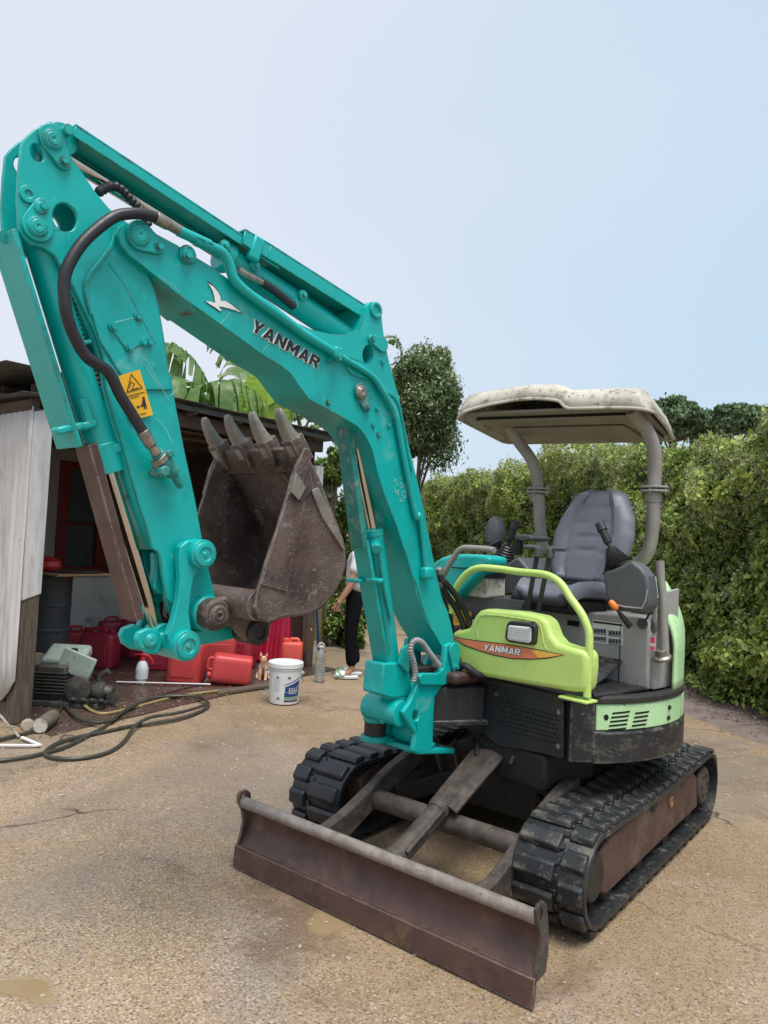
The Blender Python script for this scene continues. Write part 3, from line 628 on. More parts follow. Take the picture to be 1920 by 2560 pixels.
bird = [(183, 435), (215, 455), (245, 490), (262, 520), (262, 548), (300, 552), (335, 575), (365, 600), (400, 628), (360, 612), (320, 600), (280, 590), (250, 585), (268, 612), (262, 618), (225, 590), (190, 570), (165, 548), (200, 556), (228, 562), (222, 520), (210, 480)]
cxm, cym = 245, 560
obj('bird_emblem', MB().prism([BP(c2(cxm+(x-cxm)*1.10, cym+(y-cym)*1.12), HB_+.0032) for x, y in bird], BN*.0003), M['print_black'], boom, smooth=False)
obj('bird_emblem', MB().prism([BP(c2(x, y), HB_+.0045) for x, y in bird], BN*.0003), M['print_white'], boom, smooth=False)
def stroke(cf, pts, off, r=.0012, mat=None, parent=None, name='scratch'): return obj(name, MB().tube(BPs(cf, pts, off), r, 4), mat or M['print_white'], parent)
M['chalk'] = mk('chalk', (.45, .62, .58), None, 8, .8)
# chalk figures on the lower boom and long scratches
o = decal_text('2018.11', BP(c2(1380, 1690), HB_), (BP(c2(1440, 1860), HB_)-BP(c2(1380, 1690), HB_)).normalized(), -(BP(c2(1440, 1860), HB_)-BP(c2(1380, 1690), HB_)).normalized().cross(BN), .045, M['chalk'], boom, off=.004, bold=-.004, name='chalk_figures') if False else None
CHK = [[(1385, 1718), (1400, 1705), (1408, 1750)], [(1420, 1695), (1440, 1710)], [(1425, 1740), (1440, 1725), (1452, 1745), (1436, 1765), (1425, 1742)], [(1385, 1750), (1400, 1800)], [(1400, 1790), (1418, 1775), (1415, 1810), (1400, 1790)], [(1440, 1790), (1462, 1780), (1470, 1810), (1450, 1830), (1440, 1795)], [(1430, 1830), (1425, 1850), (1450, 1845)], [(1465, 1830), (1460, 1800)]]
b = MB()
for l in CHK: b.tube(BPs(c2, l, HB_+.0005), .0011, 4)
obj('chalk_figures', tag and b, M['chalk'], boom)
for cf, l in ((c2, [(330, 620), (300, 660), (265, 695)]), (c2, [(610, 800), (570, 840), (535, 878)]), (c1, [(1180, 1220), (1290, 1290), (1330, 1330)])):
    stroke(cf, l, HB_+.0003, .0007, M['chalk'], boom)

# ---- arm cylinder above the boom
ACa, ACb = BP(c1(400, 190), 0), BP(c2(1310, 840), 0)
a0 = BP(c2(300, 215), 0.0); a1 = BP(c2(1120, 770), 0.0); axd = (a1-a0).normalized(); upn = BN.cross(axd)
if upn.z < 0: upn = -upn
CYM = M['teal']
b = MB(); b.tube([a0-upn*.03-axd*.02, a0-upn*.03+axd*.02], .062, 28); b.tube([a0-upn*.03+axd*.02, a1-upn*.03+axd*.12], .052, 28)
ac = obj('arm_cylinder', b, CYM, EX, bevel=.003)
rodtop = BP(c1(420, 300), 0)
obj('piston_rod', MB().tube([a0-upn*.03, rodtop], .024, 20), M['chrome'], ac)
b = MB()
for p in ((285, 195), (480, 325), (790, 515)):
    b2 = MB(); b2.lathe([(.022, -.01), (.022, .012), (.012, .013), (.011, .024), (.001, .024)], BP(c2(*p), .055), BN, 18); obj('port_fitting', b2, M['teal'], ac, bevel=.002)
obj('hose_fitting', MB().tube([BP(c2(375, 350), .07), BP(c2(440, 390), .07), BP(c2(530, 430), .07)], [.016, .016, .013], 12), M['zinc'], ac)
obj('rubber_hose', MB().tube(cat_rom([BP(c2(*p), .065) for p in [(520, 425), (600, 475), (680, 540), (740, 590)]], 5), .017, 12), M['hose'], ac)
obj('hose_fitting', MB().tube(cat_rom([BP(c2(*p), .065) for p in [(725, 600), (745, 590), (752, 565), (740, 545)]], 4), .010, 10), M['teal'], ac)
# guard channel over the cylinder: upper sliding plate (rusty underside) and lower channel
def channel(ptsTop, offN, wd, th, flange, mat, name, parent, down=1):
    """thin plate running through the points (centre line, plane), wd wide across, with two flanges"""
    P = ptsTop; b = MB()
    for s in (-1, 1):
        pass
    n = len(P)
    for i in range(n-1):
        a, c = P[i], P[i+1]; d = (c-a).normalized(); nn_ = BN.cross(d); nn_ = -nn_ if nn_.z < 0 else nn_
        b.box((a+c)/2+BN*offN, ((c-a).length, wd, th), (d, BN, nn_))
        for s in (-1, 1): b.box((a+c)/2+BN*(offN+s*(wd/2-.003))-nn_*(flange/2+th/2)*down, ((c-a).length, .006, flange), (d, BN, nn_))
    return obj(name, b, mat, parent, bevel=.002, seg=1)
g0, g1 = BP(c1(560, 215), .0), BP(c2(520, 275), .0)
channel([BP(c1(480, 150), 0), g1+axd*.05], 0, .15, .008, .035, M['guardgreen'] if 'guardgreen' in M else M['teal'], 'upper_rod_guard', EX)
channel([BP(c2(335, 120), 0), BP(c2(500, 215), 0), BP(c2(1195, 650), 0)], .0, .17, .008, .055, M['teal'], 'lower_rod_guard', EX)
obj('guard_slider', MB().box(BP(c2(487, 215), .075), (.05, .035, .10), (axd, BN, upn)), M['teal'], ac, bevel=.01)

# ---- arm (dipper)
HA = .070
armpoly = [c1(*p) for p in [(300, 100), (340, 85), (420, 110), (470, 150), (492, 235), (520, 320), (600, 430), (700, 580), (800, 700), (870, 770), (960, 830), (1080, 1010), (1100, 1200), (1150, 1300), (1200, 1560), (1240, 1800)]] + \
    [c3(*p) for p in [(1155, 20), (1210, 280), (1280, 640), (1350, 960), (1400, 1240), (1435, 1400), (1480, 1600), (1500, 1690), (1460, 1790), (1380, 1800), (1300, 1700), (1200, 1690), (1150, 1650), (1100, 1330), (1050, 1300), (1010, 1140), (960, 980), (900, 780), (850, 580), (790, 400), (730, 180)]] + \
    [c1(*p) for p in [(760, 1790), (690, 1600), (620, 1460), (540, 1290), (440, 1130), (400, 1060), (320, 1005), (230, 985), (170, 930), (140, 860), (128, 640), (142, 400), (160, 230), (200, 175), (250, 130)]]
hh = [[c1(*p) for p in circ(279, 303, 50, 70, -.35)], [c1(*p) for p in circ(483, 780, 88, 108, -.35)]]
arm = obj('arm', plate(idt, armpoly, HA, .018, holes=hh), M['teal'], EX, bevel=.004)
obj('side_plate', plate2(idt, armpoly, HA, -HA+.018, .018, holes=hh), M['teal'], arm, bevel=.004)
# webs closing the box
def web(pts, inset, name='web_plate'):
    P = [BP(p, HA)-BN*HA for p in pts]; b = MB(); n = len(P)
    vs = []
    for p in P: vs += [p+BN*(HA-.018), p-BN*(HA-.018)]
    b.add(vs, [(2*i, 2*i+1, 2*i+3, 2*i+2) for i in range(n-1)])
    return obj(name, b, M['teal'], arm, solid=.012)
web([c3(*p) for p in [(1190, 100), (1270, 640), (1340, 960), (1390, 1240), (1425, 1400), (1470, 1600)]], 0)
web([c1(*p) for p in [(460, 1150), (550, 1300), (630, 1470), (700, 1610), (770, 1790)]]+[c3(*p) for p in [(740, 190), (800, 400), (860, 580), (910, 780), (970, 980), (1030, 1150), (1080, 1310)]], 0)
web([c1(*p) for p in [(350, 100), (430, 125), (470, 170), (480, 250), (590, 440), (690, 590), (790, 710)]], 0)
# raised stiffener plate on the upper half of the arm, its seams and access cover
obj('stiffener_plate', plate(c1, [(870, 850), (900, 1000), (1080, 1150), (1150, 1320), (1200, 1560), (1250, 1900), (1280, 2060), (1000, 2060), (900, 1950), (740, 1700), (640, 1350), (650, 1230), (820, 1010), (850, 850)], HA+.008, .010), M['teal'], arm, bevel=.004)
seam(c1, [(855, 850), (830, 980), (740, 1110), (655, 1225), (638, 1340), (680, 1500)], HA+.006, .007, arm)
seam(c1, [(800, 1120), (900, 1250), (980, 1390), (1060, 1550), (1150, 1720)], HA+.008, .0018, arm, M['teal_worn'])
obj('access_cover', plate(c1, [(815, 1590), (860, 1550), (1010, 1515), (1040, 1540), (1080, 1680), (1060, 1720), (975, 1760), (930, 1750)], HA+.013, .006), M['teal'], arm, bevel=.003)
for p in ((835, 1590), (1020, 1520), (1060, 1705), (958, 1745), (1105, 1705)): obj('bolt', MB().bolt(BP(c1(*p), HA+.012), BN, .010, .012), M['teal'], arm)
for cf, l in ((c1, [(960, 1780), (1080, 1880), (1180, 2040)]), (c1, [(920, 1560), (980, 1560), (940, 1550), (990, 1540)]), (c3, [(1010, 0), (1100, 160), (1170, 280)]), (c3, [(1080, 400), (1150, 480), (1190, 570)]), (c3, [(1230, 200), (1170, 250)])):
    stroke(cf, l, HA+.0083, .0007, M['chalk'], arm)
obj('lifting_hook', MB().tube(cat_rom(BPs(c1, [(610, 1720), (630, 1710), (672, 1700)], HA-.02), 3), .008, 8), M['teal'], arm)
# pins at the top
keeper(c1, (385, 205), (462, 375), HA, .044, .024, .012, arm); boss(c1, (388, 205), HA+.011, .031, .014, arm)
keeper(c1, (272, 850), (305, 712), HA, .047, .027, .013, arm); boss(c1, (275, 850), HA+.012, .031, .014, arm)
boss(c1, (300, 708), HA+.012, .022, .008, arm); obj('pin_lug', MB().lathe([(.026, 0), (.026, .008), (.012, .009), (.011, .003), (.001, .003)], BP(c1(205, 612), HA), BN, 20), M['teal'], arm, bevel=.002)
obj('pin_head', MB().tube([BPt(c1(480, 150), HA, HA-.03), BPt(c1(480, 150), HA, HA+.03)], .016, 14), M['teal'], arm)
obj('guard_bracket', plate(c1, [(310, 100), (370, 62), (430, 75), (500, 110), (530, 160), (520, 215), (480, 215), (440, 180)], .03, .10), M['teal'], arm, bevel=.005)
obj('rod_eye', MB().tube([BPt(c1(420, 230), 0, -.045), BPt(c1(420, 230), 0, .045)], .05, 24), M['teal'], ac, bevel=.003)
# warning sticker
stk = [(820, 110), (965, 65), (1058, 378), (990, 400), (930, 300), (850, 215)]
full = [(820, 110), (965, 65), (1058, 378), (905, 420)]
WS = obj('warning_sticker', plate(c3, full, HA+.0115, .002), M['print_yellow'], arm, smooth=False)
def inkw(l, r=.0016, closed=False): return MB().tube(BPs(c3, l+(l[:1] if closed else []), HA+.0125), r, 4)
obj('pictogram', inkw([(878, 222), (907, 98), (985, 192)], .0018, True), M['print_black'], WS)
b = MB()
for l in ([(895, 195), (905, 150), (930, 165), (915, 195)], [(905, 205), (960, 190)], [(885, 250), (1000, 220)], [(900, 262), (960, 247)], [(945, 325), (990, 312)], [(945, 325), (957, 315)], [(945, 325), (960, 332)], [(990, 312), (977, 303)], [(990, 312), (979, 322)], [(970, 375), (1010, 365)]): b.tube(BPs(c3, l, HA+.0125), .0013, 4)
obj('pictogram', b, M['print_black'], WS)
b = MB(); b.prism(BPs(c3, circ(992, 262, 9, 9), HA+.0124), BN*.0004); b.prism(BPs(c3, [(984, 274), (1002, 270), (1008, 300), (1018, 338), (1012, 340), (1004, 310), (1002, 340), (994, 340), (990, 305), (982, 300)], HA+.0124), BN*.0004)
obj('pictogram', b, M['print_black'], WS)
# cast fitting low on the arm (where the thick hose ends)
b = MB(); b.tube([BP(p, HA+.045) for p in (c3(1085, 640), c3(1150, 720), c3(1200, 790))], [.022, .030, .026], 12); b.tube([BP(p, HA+.045) for p in (c3(1195, 780), c3(1225, 840), c3(1250, 885))], [.018, .015, .010], 6)
b.tube([BPt(c3(1110, 770), HA+.05, HA), BPt(c3(1110, 770), HA+.05, HA+.085)], .020, 6); b.tube([BPt(c3(1150, 650), HA+.05, HA), BPt(c3(1150, 650), HA+.05, HA+.08)], .014, 10)
obj('shutoff_valve', b, M['teal_worn'], arm, bevel=.004)
obj('valve_nut', MB().tube([BP(c3(1090, 670), HA+.045), BP(c3(1120, 705), HA+.045)], .034, 6), M['zinc'], arm, bevel=.003)

# ---- thick auxiliary hose, convoluted sleeves
def hose(pts, off, r, mat, name, parent=EX, n=14, k=8, ribs=0):
    offs = off if isinstance(off, (list, tuple)) else [off]*len(pts)
    P = cat_rom([BP(p, o_) for p, o_ in zip(pts, offs)], k)
    if ribs:
        # resample evenly, alternate the radius
        S = [0]
        for i in range(1, len(P)): S.append(S[-1]+(P[i]-P[i-1]).length)
        m_ = int(S[-1]/ribs)*2; Q = []; j = 0
        for i in range(m_+1):
            s_ = S[-1]*i/m_
            while j < len(S)-2 and S[j+1] < s_: j += 1
            t = (s_-S[j])/max(1e-6, S[j+1]-S[j]); Q.append(P[j].lerp(P[j+1], t))
        rr = [r if i % 2 else r*.78 for i in range(len(Q))]
        return obj(name, MB().tube(Q, rr, n), mat, parent)
    return obj(name, MB().tube(P, r, n), mat, parent)
hp = [c1(*p) for p in [(1160, 785), (1080, 760), (980, 752), (860, 772), (740, 850), (620, 960), (530, 1090), (480, 1220), (478, 1380), (500, 1520), (560, 1680), (650, 1820)]] + [c3(*p) for p in [(745, 80), (830, 240), (910, 370), (990, 500)]]
offs = [HB_+.030, HB_+.035, HB_+.04]+[HA+.075]*7+[HA+.07, HA+.065, HA+.06, HA+.055, HA+.055, HA+.055]
hose(hp, offs, .0185, M['hose'], 'auxiliary_hose', n=18)
obj('hose_fitting', MB().tube([BP(c1(1150, 782), HB_+.03), BP(c1(1240, 830), HB_+.026), BP(c1(1245, 832), HB_+.026), BP(c1(1330, 880), HB_+.022)], [.021, .021, .018, .018], 14), M['zinc'], EX, bevel=.002)
obj('hose_fitting', MB().tube([BP(c3(*p), HA+.055) for p in [(985, 490), (1045, 590), (1050, 598), (1085, 650)]], [.022, .020, .015, .018], 14), M['zinc'], EX, bevel=.002)
hose([c1(*p) for p in [(725, 600), (760, 575), (830, 548), (900, 575), (960, 640), (1010, 690), (1060, 760), (1100, 850)]], .055, .017, M['hose'], 'convoluted_sleeve', ribs=.016, n=12)
hose([c1(*p) for p in [(530, 1300), (535, 1450), (570, 1600), (640, 1780)]]+[c3(*p) for p in [(690, 190), (740, 290), (790, 400), (820, 460)]], [0.03]*8, .017, M['hose'], 'convoluted_sleeve', ribs=.016, n=12)
obj('hose_fitting', MB().tube([BP(c3(*p), .03) for p in [(815, 450), (840, 520), (842, 525), (862, 580)]], [.022, .022, .016, .018], 12), M['zinc'], EX, bevel=.002)
obj('port_block', MB().box(BP(c3(830, 605), .03), (.10, .05, .04), ((BP(c3(880, 598), .03)-BP(c3(780, 615), .03)).normalized(), BN, Z_)), M['teal'], EX, bevel=.012)

# ---- bucket cylinder with its guards
b0, b1 = BP(c1(265, 860), 0), BP(c3(755, 775), 0); bd = (b1-b0).normalized(); bu = BN.cross(bd); bu = -bu if bu.x > 0 else bu   # bu points away from the arm (forward)
bu = bu if bu.dot(BE) > 0 else -bu
bc = obj('bucket_cylinder', MB().tube([b0+bd*.03, b1-bd*.10, b1-bd*.098, b1], [.052, .052, .056, .056], 28), M['teal'], EX, bevel=.003)
b2_ = BP(c3(1080, 1830), 0)
obj('piston_rod', MB().tube([b1-bd*.01, b2_], .024, 20), M['chrome'], bc)
obj('rod_eye', MB().tube([BPt(c3(1100, 1900), 0, -.04), BPt(c3(1100, 1900), 0, .04)], .045, 22), M['teal'], bc, bevel=.003)
def guard(pa, pb, w0, w1, off0, off1, th, lift, mat, name, parent):
    """flat plate lying on the outside of the cylinder, bent down along its near edge"""
    A, B = BP(pa, 0), BP(pb, 0); d = (B-A).normalized(); u_ = BN.cross(d); u_ = u_ if u_.dot(BE) > 0 else -u_
    b = MB(); b.box((A+B)/2+u_*lift+BN*(off0+off1)/2, ((B-A).length, off1-off0, th), (d, BN, u_))
    b.box((A+B)/2+u_*(lift-w0/2)+BN*(off1-.003), ((B-A).length, .007, w0), (d, BN, u_))
    b.box((A+B)/2+u_*(lift-w1/2)+BN*(off0+.003), ((B-A).length, .007, w1), (d, BN, u_))
    return obj(name, b, mat, parent, bevel=.003), d, u_
gp, gd, gu = guard(c1(200, 900), c3(625, 570), .012, .05, -.085, .075, .008, .075, M['teal'], 'rod_guard', bc)
g2, _, _ = guard(c3(690, 560), c3(1010, 1750), .03, .03, -.05, .045, .008, .062, M['rust'], 'sliding_rod_guard', bc)
for q in (c3(445, 480), c3(540, 460), c3(620, 445)):
    obj('guard_lug', MB().box(BP(q, .05)+gu*.01, (.025, .05, .05), (gd, BN, gu)), M['teal'], bc, bevel=.008)
obj('guard_clamp', MB().tube([BP(c3(600, 375), .06)-gd*.05, BP(c3(620, 440), .06)], .016, 10), M['teal'], bc)
obj('pin_end', MB().tube([BP(c1(15, 925), -.10), BP(c1(40, 925), .02)], .02, 12), M['teal'], bc)

# ---- bucket links
def bar(cf, pts, off, t, mat, name, parent=EX, bevel=.006, holes=(), ref=None): return obj(name, plate2(cf, pts, off if ref is None else ref, off, t, holes), mat, parent, bevel=bevel)
for off in (HA+.045, -HA-.010):
    bar(c3, [(1245, 1290), (1300, 1245), (1390, 1250), (1430, 1310), (1425, 1390), (1385, 1440), (1345, 1500), (1325, 1600), (1310, 1740), (1325, 1860), (1325, 1960), (1290, 2020), (1225, 2030), (1180, 1985), (1165, 1900), (1205, 1790), (1235, 1650), (1248, 1500), (1240, 1400)], off, .035, M['teal'], 'side_link', ref=HA+.045)
obj('link_pin', MB().lathe([(.052, -.14), (.052, .024), (.042, .025), (.042, .033), (.026, .035), (.024, .030), (.010, .030), (.008, .036), (.0005, .036)], BP(c3(1385, 1340), HA+.045), BN, 30), M['teal'], EX, bevel=.002)
lp = obj('link_pin', MB().lathe([(.054, -.20), (.054, .024), (.044, .025), (.044, .033), (.026, .035), (.024, .030), (.010, .030), (.008, .036), (.0005, .036)], BP(c3(1270, 1970), HA+.045), BN, 30), M['teal'], EX, bevel=.002)
obj('clevis', plate(c3, [(1100, 1890), (1180, 1870), (1230, 1900), (1230, 2030), (1150, 2030), (1100, 2010)], .055, .11), M['teal'], EX, bevel=.012)
obj('clevis', plate(c3, [(960, 1880), (1040, 1850), (1110, 1880), (1130, 1960), (1090, 2040), (1020, 2030), (960, 1990), (940, 1930)], .065, .025), M['teal'], EX, bevel=.006)
obj('clevis', plate2(c3, [(960, 1880), (1040, 1850), (1110, 1880), (1130, 1960), (1090, 2040), (1020, 2030), (960, 1990), (940, 1930)], .065, -.04, .025), M['teal'], EX, bevel=.006)
boss(c3, (1040, 1940), .065, .026, .014, EX)
for off in (.045, -.02):
    bar(c5, [(60, 1690), (110, 1655), (420, 1610), (590, 1590), (640, 1640), (640, 1710), (580, 1745), (440, 1700), (110, 1765), (60, 1800), (20, 1750)], off, .025, M['teal'], 'push_link', ref=.045)
obj('arm_rear_bracket', plate(c3, [(1070, 1330), (1100, 1310), (1160, 1400), (1215, 1600), (1230, 1700), (1190, 1760), (1150, 1620), (1110, 1620), (1060, 1580), (1075, 1450)], .02, .04), M['teal'], EX, bevel=.008)

# ---- bucket
WBK = .272
BK = thing_part = None
bkt_side = [(905, 425), (880, 400), (828, 520), (800, 600), (775, 700), (745, 800), (710, 920), (670, 1040), (625, 1170), (590, 1290), (558, 1395), (545, 1480), (580, 1560), (640, 1590), (740, 1550), (900, 1530), (1000, 1485), (1080, 1400), (1140, 1290), (1168, 1180), (1160, 1060), (1120, 940), (1060, 790), (1000, 640), (960, 540)]
bk = obj('bucket', plate(c5, bkt_side, WBK, .014), M['bucket'], EX, bevel=.003)
obj('far_side_plate', plate2(c5, bkt_side, WBK, -WBK+.014, .014), M['bucket'], bk, bevel=.003)
prof = [(880, 395), (935, 500), (1000, 640), (1060, 790), (1120, 940), (1160, 1060), (1168, 1180), (1140, 1290), (1080, 1400), (1000, 1485), (900, 1530), (740, 1550), (640, 1580), (575, 1550), (550, 1470)]
P = cat_rom([p-BN*WBK for p in BPs(c5, prof, WBK)], 4); b = MB(); b.grid([[p-BN*(WBK-.002)+BN*(2*WBK-.004)*(j/6) for j in range(7)] for p in P])
obj('wrapper_plate', b, M['bucket'], bk, solid=.014)
# lip plate, side cutters, patches
A_, B_ = BP(c5(880, 400), WBK)-BN*WBK, BP(c5(935, 520), WBK)-BN*WBK
b = MB(); b.box((A_+B_)/2, ((B_-A_).length+.03, 2*WBK-.02, .024), ((B_-A_).normalized(), BN, (B_-A_).normalized().cross(BN))); obj('lip_plate', b, M['bucket'], bk, bevel=.005)
for off in (WBK+.012, -WBK+.004):
    obj('side_cutter', plate2(c5, [(905, 395), (875, 385), (822, 515), (775, 700), (860, 760), (935, 660), (915, 540)], WBK, off, .014), M['bucket'], bk, bevel=.003)
obj('wear_patch', plate(c5, [(835, 560), (900, 660), (850, 750), (800, 690)], WBK+.018, .006), M['tooth'], bk, bevel=.002)
obj('wear_strip', plate(c5, [(940, 680), (985, 660), (1080, 850), (1155, 1040), (1165, 1100), (1120, 1030), (1010, 860)], WBK+.010, .012), M['worn_edge'], bk, bevel=.002)
obj('wear_strip', plate(c5, [(775, 700), (900, 660), (895, 760), (850, 960), (800, 1200), (770, 1380), (590, 1330), (660, 1080), (740, 830)], WBK+.006, .007), M['bucket'], bk, bevel=.002)
# teeth with adapters
def tooth(off, mat):
    """profile in the boom plane, tapering across its width"""
    sh_ = BN*(off-WBK+.035); base = BP(c5(848, 418), WBK-.035)+sh_; tip = BP(c5(703, 118), WBK-.035)+sh_; d = (tip-base).normalized(); q = BN.cross(d); q = q if q.dot(BE) > 0 else -q; L = (tip-base).length
    secs = [(0, .036, .028, 0), (.24, .036, .031, 0), (.27, .031, .029, 0), (.5, .025, .026, .008), (.8, .016, .023, .006), (.95, .011, .020, 0), (1.0, .005, .014, -.004)]
    b = MB(); vs = []; n = 16
    for t, hq, hn, sh in secs:
        for k in range(n):
            a = 2*math.pi*k/n; cx = math.copysign(abs(math.cos(a))**.65, math.cos(a)); cy = math.copysign(abs(math.sin(a))**.65, math.sin(a))
            vs.append(base+d*(L*t)+q*(hq*cx+sh)+BN*(hn*cy))
    fs = [(i*n+k, i*n+(k+1) % n, (i+1)*n+(k+1) % n, (i+1)*n+k) for i in range(len(secs)-1) for k in range(n)]
    fs += [tuple(reversed(range(n))), tuple((len(secs)-1)*n+k for k in range(n))]
    b.add(vs, fs); th_ = obj('tooth', b, mat, bk, bevel=0, ang=50)
    b = MB(); b.box(base+d*.012, (.11, .062, .066), (d, BN, q)); b.tube([base+d*.055-BN*.038, base+d*.055+BN*.038], .012, 10); obj('adapter', b, M['bucket'], th_, bevel=.010)
for k in range(4): tooth(WBK-.035-k*(2*WBK-.07)/3, M['tooth'])
# ears and pins that carry the bucket
for off in (HA+.065, -HA-.02):
    obj('bucket_ear', plate2(c5, [(190, 1470), (280, 1430), (420, 1400), (560, 1390), (640, 1450), (700, 1560), (640, 1640), (600, 1740), (520, 1740), (460, 1690), (400, 1620), (280, 1640), (180, 1610)], HA+.065, off, .040), M['bucket'], bk, bevel=.010)
obj('bucket_pin', MB().lathe([(.056, -.06), (.058, .0), (.050, .012), (.034, .014), (.032, .024), (.010, .025), (.008, .014), (.0005, .014)], BP(c5(278, 1540), HA+.07), BN, 30), M['bucket'], bk, bevel=.002)
obj('arm_tip_boss', MB().lathe([(.066, -.17), (.066, -.01), (.055, 0.0)], BP(c5(232, 1530), HA+.03), BN, 30), M['teal'], EX, bevel=.004)
obj('bucket_pin', MB().lathe([(.050, -.10), (.050, .006), (.042, .014), (.026, .016), (.028, .006), (.0005, .006)], BP(c5(565, 1660), HA+.07), BN, 30), M['dark'], bk, bevel=.002)
obj('ear_tube', MB().tube([BPt(c5(590, 1480), WBK, -WBK+.02), BPt(c5(590, 1480), WBK, WBK-.012)], .055, 20), M['bucket'], bk)
obj('ear_gusset', plate(c5, [(420, 1420), (560, 1392), (640, 1430), (660, 1540), (600, 1590), (500, 1560), (430, 1500)], HA+.10, .05), M['bucket'], bk, bevel=.02, seg=3)

# ---- boom cylinder and guards in front of the boom
q0, q1 = BP(c6(330, 150), 0), BP(c6(490, 1400), 0); qd = (q1-q0).normalized(); qu = BN.cross(qd); qu = qu if qu.dot(BE) > 0 else -qu
cy = obj('boom_cylinder', MB().tube([q0, q0+qd*.03, q0+qd*.032, q1], [.050, .050, .047, .047], 28), M['teal'], EX, bevel=.003)
obj('piston_rod', MB().tube([q0+qd*.01, BP(c2(1100, 1280), 0)], .0225, 20), M['chrome'], cy)
def gplate(pa, pb, o0, o1, lift, fl, mat, name):
    A, B = BP(pa, 0), BP(pb, 0); d = (B-A).normalized(); u_ = BN.cross(d); u_ = u_ if u_.dot(BE) > 0 else -u_
    b = MB(); b.box((A+B)/2+u_*lift+BN*(o0+o1)/2, ((B-A).length, o1-o0, .008), (d, BN, u_))
    b.box((A+B)/2+u_*(lift-fl/2)+BN*(o1-.003), ((B-A).length, .007, fl), (d, BN, u_))
    return obj(name, b, mat, cy, bevel=.003)
gplate(c2(1095, 1360), c6(250, 300), -.035, .045, .050, .03, M['teal_worn'], 'sliding_rod_guard')
gplate(c6(292, 225), c6(480, 1330), -.045, .05, .066, .014, M['teal'], 'rod_guard')
for y_ in (600, 612):
    pass
for p in ((195, 600), (370, 598)): obj('guard_clamp', MB().box(BP(c6(*p), .055 if p[0] > 300 else -.05)+qu*.02, (.018, .09, .03), (qd, BN, qu)), M['teal'], cy, bevel=.005)
obj('oil_pipe', MB().tube(cat_rom([BP(c6(*p), .055) for p in [(345, 320), (380, 345), (400, 420), (412, 520), (440, 700), (490, 950)]], 5), .011, 10), M['teal'], cy)
obj('hose_union', MB().tube([BP(c6(350, 290), .03), BP(c6(365, 335), .065)], .024, 14), M['teal'], cy, bevel=.003)
# foot guard box of the cylinder
fb = obj('foot_guard', plate(c6, [(425, 1352), (560, 1345), (640, 1352), (665, 1450), (680, 1560), (655, 1650), (480, 1660), (400, 1630)], .07, .12), M['teal'], cy, bevel=.008)
obj('foot_guard_wing', plate(c6, [(560, 1350), (590, 1220), (650, 1180), (660, 1400), (650, 1450)], .085, .012), M['teal'], cy, bevel=.003)
for c_ in ((325, 1495), (510, 1525)):
    b = MB(); pt_ = BP(c6(*c_), -.01)
    A2 = BP(c6(*c_), 0.0)
    b.bolt(A2+qu*.085 if False else A2, qu, .012, .012); 
# trunnion
obj('trunnion_boss', MB().tube([BPt(c6(590, 1800), .09, -.13), BPt(c6(590, 1800), .09, .088)], .062, 28), M['teal'], EX, bevel=.004)
obj('cylinder_foot', MB().tube([q1-qd*.02, BP(c6(555, 1830), 0)], [.06, .075], 24), M['teal'], cy)
obj('trunnion_flange', MB().tube([BPt(c6(440, 1780), -.11, -.135), BPt(c6(440, 1780), -.11, -.10)], .085, 28), M['teal'], EX, bevel=.004)
for k, c_ in enumerate(((500, 1830), (585, 1815))): obj('bolt', MB().bolt(BP(c6(*c_), .0)+BE*.065, BE, .014, .012), M['teal'], EX)

# ---- swing bracket that carries boom and cylinder
sbp = [(700, 1500), (740, 1420), (790, 1340), (830, 1240), (870, 1240), (905, 1450), (930, 1450), (960, 1400), (985, 1190), (1040, 1165), (1085, 1200), (1100, 1260), (1098, 1400), (1085, 1490), (960, 1550), (890, 1640), (880, 1700), (875, 1780), (870, 2060), (905, 2080), (860, 2120), (760, 2180), (690, 2160), (700, 2080), (710, 1960), (650, 1880), (600, 1820), (560, 1780), (640, 1720), (680, 1600)]
ear = [(905, 1440), (960, 1400), (985, 1190), (1040, 1165), (1085, 1200), (1100, 1260), (1098, 1400), (1085, 1490), (960, 1550), (760, 1545), (745, 1470), (775, 1440)]
sb = obj('swing_bracket', plate(c6, ear, HB_+.034, .030), M['teal'], EX, bevel=.006)
obj('far_ear', plate2(c6, ear, HB_+.034, -HB_-.004, .030), M['teal'], sb, bevel=.006)
body = [(745, 1500), (960, 1540), (930, 1590), (885, 1650), (876, 1780), (868, 2050), (900, 2070), (850, 2130), (740, 2165), (690, 2140), (700, 2060), (712, 1980), (640, 1880), (600, 1790), (660, 1700), (700, 1600)]
obj('bracket_casting', plate(c6, body, .12, .03, holes=[circ(712, 1820, 26, 48)]), M['teal'], sb, bevel=.008)
obj('bracket_casting', plate2(c6, body, .12, -.09, .03), M['teal'], sb, bevel=.008)
obj('bracket_core', plate(c6, [(760, 1520), (920, 1550), (870, 1660), (860, 1780), (850, 2050), (760, 2110), (720, 2060), (725, 1960), (690, 1880), (670, 1780), (700, 1640)], .09, .18), M['teal'], sb, bevel=.02)
obj('rib_plate', plate(c6, [(770, 1450), (835, 1250), (850, 1290), (880, 1460)], .02, .02), M['teal'], sb, bevel=.003)
b = MB(); b.prism([BP(c6(*p), 0)+BN*o_ for p, o_ in (((560, 2060), .12), ((560, 2060), -.13), ((900, 2060), -.13), ((900, 2060), .12))], (0, 0, -.03)); obj('base_flange', b, M['teal'], sb, bevel=.008)
keeper(c6, (1048, 1240), (1055, 1380), HB_+.036, .045, .026, .012, sb)
